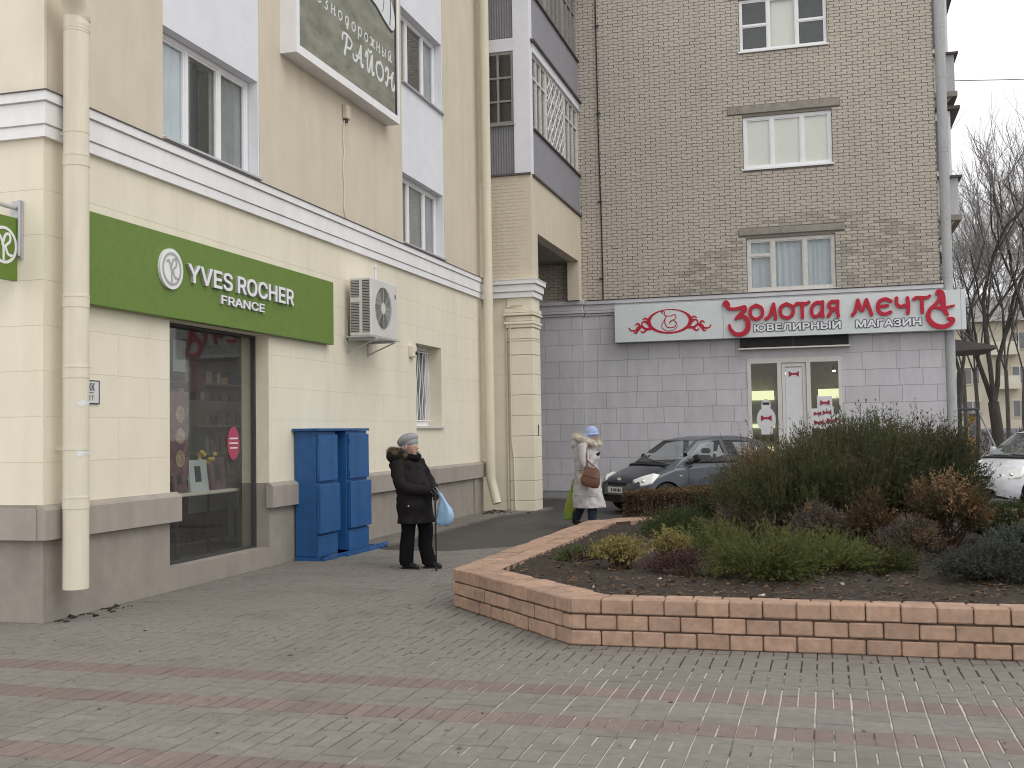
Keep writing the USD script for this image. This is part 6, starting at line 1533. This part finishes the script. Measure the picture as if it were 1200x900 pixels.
# fallen leaves, chips and a few pale scraps on the soil
rng = np.random.default_rng(31)
n = 2600
lx, ly = rng.uniform(-3.3, 3.6, n), 8.95 + np.abs(rng.normal(0, 1.9, n))
k = contains_xy(inner.buffer(-0.02), lx, ly)
lx, ly = lx[k], ly[k]; n = len(lx)
lz = soil_z(lx, ly) + 0.006
a = rng.uniform(0, 6.28, n); l = rng.uniform(0.012, 0.036, n); w = l * rng.uniform(0.3, 0.6, n); tl = rng.normal(0, 0.012, (n, 3))
d = np.column_stack([np.cos(a), np.sin(a), np.zeros(n)]); s = np.column_stack([-np.sin(a), np.cos(a), np.zeros(n)])
b = np.column_stack([lx, ly, lz])
v = np.stack([b - d * l[:, None] + [0, 0, 0.004], b - s * w[:, None] + np.column_stack([tl[:, :2] * 0, np.abs(tl[:, 2])]), b + d * l[:, None] + [0, 0, 0.003], b + s * w[:, None] + np.column_stack([tl[:, :2] * 0, np.abs(tl[:, 0])])], 1).reshape(-1, 3)
single('leaf_litter', (v, np.arange(4 * n).reshape(-1, 4)), 'litter', 'small brown dead leaves scattered on the dark soil of the bed', 'leaf litter', kind='stuff')
pb = []
for k in range(15):
    x, y = rng.uniform(-3.0, 3.0), 9.02 + abs(rng.normal(0, 0.9))
    if not inner.contains(Point(x, y)):
        continue
    r = rng.uniform(0.006, 0.02)
    pb.append(vf(m3.Manifold.hull_points(rng.normal(0, 1, (8, 3)) * [r, r, r * 0.6] + [x, y, float(soil_z(np.array([x]), np.array([y]))[0]) + r * 0.4])))
single('pale_scraps', cat(*pb), 'pebble', 'pale chips and scraps lying on the dark soil', 'debris', kind='stuff')


# ================================================================== planting
def foliage(c, rad, shoots, per, leaf, wid, seed, up=0.4, slen=0.25, spread=0.7, inner=0.45, lump=0.35, floor=None, flat=0.0, lf=2.2, shape=None, tuft=0.24):
    """Leafy shoots through a lumpy mass: kite leaves set along each shoot, pointing outwards and up."""
    rng = np.random.default_rng(seed)
    c, rad = np.array(c, float), np.array(rad, float)
    kc = max(7, int(shoots / 95))                                    # tufts of shoots with gaps between them
    cd = rng.normal(0, 1, (kc, 3)); cd[:, 2] = np.abs(cd[:, 2])
    cd /= np.linalg.norm(cd, axis=1, keepdims=True)
    cr = rng.uniform(0.72, 1.16, kc)
    ci = rng.integers(0, kc, shoots)
    d = cd[ci] + rng.normal(0, tuft, (shoots, 3)); d[:, 2] = np.abs(d[:, 2])
    d /= np.linalg.norm(d, axis=1, keepdims=True)
    r = rng.uniform(inner, 1.0, shoots) ** 0.7 * cr[ci]
    r *= 1 + lump * 2 * (meshkit.fbm(d * lf + seed * 1.7, 3, seed) - 0.5)
    base = c + d * rad * r[:, None]
    if shape is not None:
        base = shape(base, rng)
    sd = d * [1, 1, 0.8] + [0, 0, up] + rng.normal(0, 0.35, (shoots, 3))
    sd /= np.linalg.norm(sd, axis=1, keepdims=True)
    L = slen * rng.uniform(0.5, 1.3, shoots)
    t = rng.uniform(0, 1, (shoots, per))
    droop = rng.uniform(-0.05, 0.15, (shoots, 1)) * slen
    p = base[:, None] + sd[:, None] * (L[:, None] * t)[:, :, None]
    p[:, :, 2] -= droop * t ** 2
    ld = sd[:, None] + rng.normal(0, spread, (shoots, per, 3))
    ld /= np.linalg.norm(ld, axis=2, keepdims=True)
    s = np.cross(ld, rng.normal(0, 1, (shoots, per, 3))); s /= np.linalg.norm(s, axis=2, keepdims=True) + 1e-9
    ll = leaf * rng.uniform(0.6, 1.3, (shoots, per, 1)); ww = wid * rng.uniform(0.6, 1.3, (shoots, per, 1))
    v = np.stack([p, p + ld * ll * 0.5 + s * ww, p + ld * ll, p + ld * ll * 0.5 - s * ww], 2).reshape(-1, 3)
    n = len(v) // 4
    f = np.arange(4 * n).reshape(-1, 4)
    if floor is not None:
        keep = (v.reshape(-1, 4, 3)[:, :, 2].min(1) > floor)
        f = f[keep]
        u = np.unique(f)
        m = np.full(len(v), -1); m[u] = np.arange(len(u))
        v, f = v[u], m[f]
    tips = base + sd * L[:, None]
    return (v, f), base, tips


def stems(root, ends, n, r0, seed, sag=0.15):
    rng = np.random.default_rng(seed)
    out = []
    for i in rng.choice(len(ends), min(n, len(ends)), replace=False):
        a = np.array(root) + rng.normal(0, 0.06, 3) * [1, 1, 0]
        e = ends[i]
        m = (a + e) / 2 + rng.normal(0, 0.05, 3) + [0, 0, sag * 0.3]
        out.append(tube(curve([a, m, e], 4), np.linspace(r0, r0 * 0.25, 9), 5, cap=False))
    return cat(*out)


def bush(label, c, rad, m, seed, shoots, per, leaf, wid, up=0.4, slen=0.25, nst=40, r0=0.012, name='shrub', category='shrub', dead='leaf_hedge', group=None, **k):
    t = Thing(name, label, category, (c[0], c[1], 0.3), group=group)
    fo, b, tips = foliage(c, rad, shoots, per, leaf, wid, seed, up, slen, floor=0.3, **k)
    t.add('foliage', fo, m, kind='stuff')
    if dead and m in ('juniper_dark', 'leaf_orange', 'leaf_mauve'):
        fd, _, _ = foliage(c, np.array(rad) * 1.02, int(shoots * 0.10), per, leaf, wid, seed + 500, up, slen, floor=0.3, **k)
        t.add('dead_sprays', fd, dead, kind='stuff', label='browned dead sprays')
    t.add('stems', stems((c[0], c[1], 0.3), b, nst, r0, seed + 1), 'twig')
    return t, b, tips


# big dark juniper mass: three bushes growing into one another
def sprigs(t, seed, cx, cy, z0, w, n, h, m):
    """Upright wispy twigs standing out of the top."""
    rng = np.random.default_rng(seed)
    tw, lv = [], []
    for i in range(n):
        x, y = cx + rng.uniform(-w, w), cy + rng.uniform(-0.4, 0.4)
        l = h * rng.uniform(0.5, 1.2)
        a = np.array([x, y, z0 - 0.25]); e = a + [rng.normal(0, 0.10), rng.normal(0, 0.1), l + 0.25]
        tw.append(tube(curve([a, (a + e) / 2 + rng.normal(0, 0.02, 3), e], 4), np.linspace(0.006, 0.0025, 9), 4, cap=False))
        for q in range(26):
            tt = rng.uniform(0.3, 1)
            p = a + (e - a) * tt
            d = rng.normal(0, 1, 3) + [0, 0, 1.0]; d /= np.linalg.norm(d)
            s = np.cross(d, rng.normal(0, 1, 3)); s /= np.linalg.norm(s)
            L = rng.uniform(0.02, 0.055)
            lv.append(([p, p + d * L * 0.5 + s * 0.005, p + d * L, p + d * L * 0.5 - s * 0.005]))
    t.add('top_twigs', cat(*tw), 'twig')
    v = np.array(lv).reshape(-1, 3)
    t.add('twig_leaves', (v, np.arange(len(v)).reshape(-1, 4)), m, kind='stuff')


for n, (lab, c, rad, sd, sh) in enumerate((('large dark green juniper forming the left flank of the big bush', (-0.45, 14.6, 0.56), (0.82, 1.1, 0.60), 51, 5200),
                                            ('tall dark juniper in the middle of the big bush, highest at its top', (0.40, 14.9, 0.68), (1.02, 1.3, 0.84), 52, 7400),
                                            ('dark juniper at the right end of the big bush beside the white car', (1.18, 14.7, 0.62), (0.54, 1.0, 0.76), 53, 4300))):
    t, b, tips = bush(lab, c, rad, 'juniper_dark', sd, sh, 24, 0.040, 0.0052, up=1.15, slen=0.44, nst=90, r0=0.014, lump=0.5, inner=0.35, spread=0.42, lf=2.6, name='juniper_bush', category='juniper')
    sprigs(t, sd + 100, c[0], c[1] - 0.2, c[2] + rad[2] * (0.86 if n != 0 else 0.8), rad[0] * 0.75, (90, 70, 40)[n], (0.50, 0.34, 0.26)[n], ('leaf_hedge', 'juniper_dark', 'juniper_dark')[n])
bush('rusty orange bush at the right in front of the dark juniper', (1.22, 13.0, 0.58), (0.34, 0.36, 0.44), 'leaf_orange', 61, 900, 15, 0.045, 0.008, up=0.9, slen=0.27, lump=0.6, lf=3.0, name='rusty_shrub')
bush('smaller rusty bush left of the larger orange one', (0.42, 13.0, 0.48), (0.22, 0.28, 0.34), 'leaf_orange', 62, 560, 14, 0.042, 0.007, up=0.9, slen=0.22, lump=0.4, name='rusty_shrub')
bush('rust tinged sprays low on the far right of the bed', (2.2, 13.0, 0.42), (0.3, 0.35, 0.22), 'leaf_orange', 63, 420, 13, 0.042, 0.007, up=0.6, slen=0.2, lump=0.4, name='rusty_shrub')
bush('mauve brown heathery mound left of the smaller rusty bush', (-0.10, 13.3, 0.40), (0.36, 0.34, 0.30), 'leaf_mauve', 64, 1300, 16, 0.026, 0.0065, up=0.5, slen=0.15, lump=0.6, lf=3.4, name='heather_mound', category='heather')
bush('mauve brown heathery mound in front of the larger orange bush', (0.86, 12.4, 0.36), (0.34, 0.32, 0.26), 'leaf_mauve', 65, 1200, 16, 0.026, 0.0065, up=0.5, slen=0.15, lump=0.6, lf=3.4, name='heather_mound', category='heather')
bush('greyish heathery mound behind the feathery green juniper at left', (-1.02, 14.0, 0.40), (0.45, 0.38, 0.30), 'leaf_mauve', 66, 1000, 14, 0.026, 0.0065, up=0.5, slen=0.15, lump=0.6, lf=3.4, name='heather_mound', category='heather')
bush('feathery bright green juniper nearest the front wall', (-0.60, 10.75, 0.36), (0.36, 0.42, 0.22), 'juniper_green', 67, 1500, 22, 0.034, 0.0042, up=0.12, slen=0.32, lump=0.5, spread=0.4, name='juniper_bush', category='juniper')
bush('low yellowish green juniper sprays right of the feathery green one', (-0.08, 11.0, 0.33), (0.36, 0.40, 0.12), 'juniper_green', 68, 900, 20, 0.034, 0.0042, up=0.12, slen=0.30, lump=0.5, spread=0.4, name='juniper_bush', category='juniper')
bush('thin yellowish green juniper sprays low on the soil before the mauve mound', (0.42, 11.3, 0.32), (0.36, 0.35, 0.09), 'juniper_green', 79, 520, 18, 0.034, 0.0042, up=0.12, slen=0.26, lump=0.5, spread=0.4, name='juniper_bush', category='juniper')
bush('low green juniper sprays behind the yellow bushes, leaning left', (-1.2, 12.7, 0.33), (0.40, 0.6, 0.08), 'juniper_green', 75, 700, 20, 0.034, 0.0042, up=0.1, slen=0.28, lump=0.35, spread=0.4, name='juniper_bush', category='juniper')
bush('flat green juniper spreading beside the clipped brown hedge', (-2.0, 15.4, 0.32), (0.45, 1.3, 0.05), 'juniper_spread', 69, 1100, 16, 0.045, 0.006, up=0.15, slen=0.25, lump=0.3, name='juniper_bush', category='juniper')
bush('green juniper rising at the foot of the big dark bush at its left', (-1.35, 16.6, 0.44), (0.45, 0.7, 0.20), 'juniper_spread', 76, 900, 15, 0.045, 0.006, up=0.3, slen=0.28, lump=0.3, name='juniper_bush', category='juniper')
bush('blue grey low juniper at the right end near the front wall', (1.52, 10.7, 0.33), (0.58, 0.46, 0.14), 'juniper_blue', 70, 2100, 15, 0.032, 0.006, up=0.35, slen=0.18, lump=0.35, name='juniper_bush', category='juniper')
bush('blue grey green juniper behind the low one at the right edge', (2.05, 12.3, 0.36), (0.42, 0.5, 0.18), 'juniper_blue', 71, 1300, 14, 0.036, 0.007, up=0.5, slen=0.22, lump=0.35, name='juniper_bush', category='juniper')
bush('dark green upright shrub below the white car', (2.05, 13.9, 0.40), (0.38, 0.5, 0.22), 'juniper_spread', 72, 1000, 14, 0.05, 0.008, up=0.7, slen=0.25, lump=0.35)
bush('yellow leaved rounded bush at the left of the bed, larger of two', (-2.02, 11.05, 0.41), (0.24, 0.24, 0.19), 'leaf_yellow', 73, 430, 9, 0.028, 0.009, up=0.6, slen=0.12, lump=0.3, spread=0.9, tuft=0.55, name='yellow_bush')
bush('yellow leaved rounded bush with bare wine red stems, smaller of two', (-1.62, 11.75, 0.42), (0.20, 0.2, 0.17), 'leaf_yellow', 74, 320, 8, 0.026, 0.009, up=0.6, slen=0.12, lump=0.3, spread=0.9, tuft=0.55, name='yellow_bush')
bush('sparse wine brown twiggy plant on the soil beside the yellow bushes', (-1.32, 10.7, 0.34), (0.42, 0.4, 0.14), 'leaf_wine', 77, 420, 8, 0.024, 0.006, up=0.5, slen=0.12, lump=0.3, nst=90, r0=0.004)
bush('small dark green tuft on the soil left of the larger yellow bush', (-2.55, 11.5, 0.33), (0.30, 0.35, 0.08), 'juniper_spread', 78, 260, 9, 0.03, 0.006, up=0.4, slen=0.1, lump=0.3)
# clipped hedge: a boxy brown mass
hg = Thing('clipped_hedge', 'boxy clipped brown hedge in front of the dark car', 'hedge', (-2.2, 17.7, 0.3))
rng = np.random.default_rng(91)
n = 15000
u = rng.uniform(0, 1, n); vv = rng.uniform(-1, 1, n); ww = rng.uniform(0, 1, n)
face = rng.uniform(0, 1, n)
vv = np.where(face < 0.4, -1 + np.abs(rng.normal(0, 0.12, n)), vv); ww = np.where(face > 0.55, 1 - np.abs(rng.normal(0, 0.10, n)), ww)
A_, B_ = np.array([-2.92, 16.95]), np.array([-1.45, 18.45])
dd = (B_ - A_) / np.linalg.norm(B_ - A_); nn = np.array([-dd[1], dd[0]])
P = A_ + u[:, None] * (B_ - A_) + vv[:, None] * nn * -0.24
bump_ = meshkit.fbm(np.column_stack([P * 3, ww * 3]), 3, 4) - 0.5
P3 = np.column_stack([P, 0.3 + ww * (0.47 + 0.14 * bump_)])
d = rng.normal(0, 1, (n, 3)) + [0, 0, 0.6]; d /= np.linalg.norm(d, axis=1, keepdims=True)
s = np.cross(d, rng.normal(0, 1, (n, 3))); s /= np.linalg.norm(s, axis=1, keepdims=True)
l = rng.uniform(0.02, 0.045, (n, 1))
v = np.stack([P3, P3 + d * l * 0.5 + s * 0.011, P3 + d * l, P3 + d * l * 0.5 - s * 0.011], 1).reshape(-1, 3)
hg.add('foliage', (v, np.arange(4 * n).reshape(-1, 4)), 'leaf_hedge', kind='stuff')
hg.add('stems', cat(*[tube([(P[i, 0], P[i, 1], 0.28), (P[i, 0] + 0.03, P[i, 1], 0.28 + 0.4)], 0.006, 4, cap=False) for i in range(0, 160)]), 'twig')


# ================================================================== bare trees
def tree(label, x, y, h, r, seed, trunk_h, lean=(0, 0), mat_t='bark', mat_c='bark', levels=5, split=3, spread=0.5, group=None, lime=0.0, bare=0.55):
    rng = np.random.default_rng(seed)
    t = Thing('bare_tree', label, 'tree', (x, y, 0), group=group)
    top = np.array([x + lean[0], y + lean[1], trunk_h])
    mid = np.array([x + lean[0] * 0.35 + rng.normal(0, 0.05), y + lean[1] * 0.3, trunk_h * 0.5])
    tr = curve([(x, y, -0.1), (x, y, 0.25), mid, top], 6)
    rr = np.interp(np.linspace(0, 1, len(tr)), [0, 0.12, 1], [r * 1.35, r, r * 0.8])
    t.add('trunk', tube(tr, rr, 14), mat_t, smooth=60)
    if lime:
        t.add('limewash', tube(tr[tr[:, 2] < lime], rr[tr[:, 2] < lime] + 0.006, 14, cap=False), 'limewash', smooth=60)
    limbs, twigs = [], []
    def grow(p, d, l, rad, lev):
        n = 5
        pts = [p]
        dd_ = d.copy()
        for i in range(n):
            dd_ = dd_ + rng.normal(0, 0.07, 3) + [0, 0, 0.06]
            dd_ /= np.linalg.norm(dd_)
            pts.append(pts[-1] + dd_ * l / n)
        pts = np.array(pts)
        rads = np.linspace(rad, rad * 0.62, n + 1)
        (limbs if lev < 3 else twigs).append(tube(pts, rads, 7 if lev < 2 else (5 if lev < 3 else 3), cap=False))
        if lev >= levels:
            return
        k = split if lev < 2 else int(rng.integers(2, 5))
        for i in range(k):
            q = rng.uniform(0.45, 1.0) if i else 1.0
            b = pts[0] + (pts[-1] - pts[0]) * q if q == 1 else pts[int(q * n)]
            nd = dd_ + rng.normal(0, spread * (0.75 if lev == 0 else 1), 3) + [0, 0, 0.14]
            nd /= np.linalg.norm(nd)
            grow(b, nd, l * rng.uniform(0.62, 0.82), max(rad * (0.52 if i else 0.68), 0.0034), lev + 1)
        if lev >= 1:
            for i in range(4):
                b = pts[int(rng.integers(1, n))]
                nd = dd_ + rng.normal(0, 0.8, 3); nd /= np.linalg.norm(nd)
                grow(b, nd, l * 0.42, max(rad * 0.28, 0.0038), max(lev + 2, 4))
    l0 = (h - trunk_h) * 0.36
    for i in range(split):
        a = i * 2 * math.pi / split + rng.uniform(0, 1)
        d = np.array([math.cos(a) * 0.26, math.sin(a) * 0.26, 1.0]); d /= np.linalg.norm(d)
        grow(top - [0, 0, 0.15], d, l0 * rng.uniform(0.85, 1.15), r * 0.42, 0)
    t.add('limbs', cat(*limbs), mat_t, smooth=60)
    t.add('twigs', cat(*twigs), mat_c, kind='stuff')


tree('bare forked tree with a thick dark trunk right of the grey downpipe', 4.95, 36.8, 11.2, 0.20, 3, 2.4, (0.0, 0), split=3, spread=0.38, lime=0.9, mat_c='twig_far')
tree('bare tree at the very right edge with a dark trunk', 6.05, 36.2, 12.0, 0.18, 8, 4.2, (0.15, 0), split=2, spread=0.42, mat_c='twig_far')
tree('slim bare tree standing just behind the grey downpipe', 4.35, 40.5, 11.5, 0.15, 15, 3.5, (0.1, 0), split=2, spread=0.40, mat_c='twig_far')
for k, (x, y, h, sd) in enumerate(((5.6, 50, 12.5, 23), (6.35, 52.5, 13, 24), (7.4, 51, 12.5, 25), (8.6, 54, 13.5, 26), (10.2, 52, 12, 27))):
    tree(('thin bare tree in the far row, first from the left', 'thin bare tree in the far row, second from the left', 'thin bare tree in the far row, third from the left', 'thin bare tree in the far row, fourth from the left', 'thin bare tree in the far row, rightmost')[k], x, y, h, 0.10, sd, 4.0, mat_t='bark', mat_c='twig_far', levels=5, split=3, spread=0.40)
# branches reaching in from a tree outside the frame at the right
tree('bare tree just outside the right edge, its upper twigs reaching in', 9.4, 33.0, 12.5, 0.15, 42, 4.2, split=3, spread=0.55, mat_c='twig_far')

# ================================================================== far background
fbld = Thing('far_house', 'three storey cream house far behind the bare trees', 'building', (9, 92, 0))
fbld.add('wall', bx(9, 34, 92, 104, -0.2, 9.6), 'plaster_far')
fbld.add('ground_floor', bx(8.98, 34, 91.95, 92, -0.2, 1.4), 'parapet_grey')
fbld.add('roof', vf(m3.Manifold.hull_points(np.array([(8.4, 91.4, 9.6), (34.6, 91.4, 9.6), (8.4, 104.6, 9.6), (34.6, 104.6, 9.6), (11, 98, 12.2), (32, 98, 12.2)]))), 'roof_far')
for i in range(7):
    for j in range(3):
        x, z = 10.3 + i * 3.4, 2.2 + j * 2.6
        w = fbld.add('window', bx(x, x + 1.2, 91.93, 92.0, z, z + 1.4), 'plaster_far_pale')
        fbld.add('pane', bx(x + 0.1, x + 0.55, 91.90, 91.932, z + 0.1, z + 1.3), 'window_far', parent=w)
        fbld.add('pane', bx(x + 0.65, x + 1.1, 91.90, 91.932, z + 0.1, z + 1.3), 'window_far', parent=w)
for i in range(3):
    for j in range(2):
        x, z = 12.2 + i * 6.8, 4.4 + j * 2.6
        q = fbld.add('balcony', bx(x, x + 2.0, 91.0, 91.94, z, z + 0.12), 'plaster_far_pale')
        fbld.add('balcony_front', bx(x, x + 2.0, 91.0, 91.06, z + 0.12, z + 1.0), 'plaster_far_pale', parent=q)
fb2 = Thing('far_house', 'pale far house seen low between the trunks beside the cream one', 'building', (-6, 110, 0))
fb2.add('wall', bx(-6, 8.4, 96, 106, -0.2, 6.2), 'plaster_far_pale')
fb2.add('roof', vf(m3.Manifold.hull_points(np.array([(-6.5, 95.5, 6.2), (8.9, 95.5, 6.2), (-6.5, 106.5, 6.2), (8.9, 106.5, 6.2), (-3, 101, 8.2), (5, 101, 8.2)]))), 'roof_far')
for i in range(4):
    w = fb2.add('window', bx(-4.5 + i * 3.3, -3.2 + i * 3.3, 95.94, 96.0, 2.4, 4.0), 'window_far')
hd = Thing('far_hedge', 'dark brown leafless hedge across the far side of the road', 'hedge', (3, 60, 0))
rng = np.random.default_rng(55)
n = 9000
P3 = np.column_stack([rng.uniform(3, 30, n), rng.uniform(59, 61, n), rng.uniform(0, 1, n) ** 0.8 * 1.3])
d = rng.normal(0, 1, (n, 3)) + [0, 0, 0.8]; d /= np.linalg.norm(d, axis=1, keepdims=True)
s = np.cross(d, rng.normal(0, 1, (n, 3))); s /= np.linalg.norm(s, axis=1, keepdims=True)
v = np.stack([P3, P3 + d * 0.2 + s * 0.03, P3 + d * 0.45], 1).reshape(-1, 3)
hd.add('twigs', (v, np.arange(3 * n).reshape(-1, 3)), 'far_hedge', kind='stuff')
ki = Thing('ochre_kiosk', 'narrow ochre kiosk between the tree trunks in the distance', 'kiosk', (6.5, 56, 0))
ki.add('booth', cbx(6.45, 6.95, 56, 57, 0, 2.2, 0.02), 'kiosk_ochre')
ki.add('roof', bx(6.38, 7.02, 55.9, 57.1, 2.2, 2.28), 'roof_far')
ki.add('hatch', bx(6.52, 6.88, 55.98, 56.0, 1.1, 1.8), 'window_far')
# dark tube frame by the corner of the brick building
rl = Thing('tube_frame', 'dark metal tube frame with a slanting stay beside the grey downpipe', 'frame', (2.95, 29.0, 0))
rl.add('post', tube([(2.95, 29.0, 0), (2.95, 29.0, 2.08)], 0.03, 8), 'steel_dark')
rl.add('post', tube([(3.55, 29.05, 0), (3.55, 29.05, 2.08)], 0.03, 8), 'steel_dark')
rl.add('top_bar', tube([(2.95, 29.0, 2.08), (3.55, 29.05, 2.08)], 0.03, 8), 'steel_dark')
rl.add('stay', tube([(3.55, 29.05, 2.08), (4.05, 29.3, 0.9)], 0.022, 8), 'pipe_grey')
rl.add('stay', tube([(3.0, 29.0, 2.06), (3.45, 29.05, 0.6)], 0.022, 8), 'steel_dark')
# grit and bits of leaf lying on the paving
rng = np.random.default_rng(63)
bits = []
for k in range(260):
    x, y = rng.uniform(-6.9, 2.4), rng.uniform(4.9, 8.6) if k < 150 else rng.uniform(8.6, 14.8)
    if not PLAZA.buffer(-0.02).contains(Point(x, y)):
        continue
    r = rng.uniform(0.003, 0.011)
    bits.append(vf(m3.Manifold.hull_points(rng.normal(0, 1, (7, 3)) * [r, r, r * 0.35] + [x, y, 0.004])))
single('paving_grit', cat(*bits), 'litter', 'tiny brown grit and leaf bits scattered over the plaza paving', 'grit', kind='stuff')
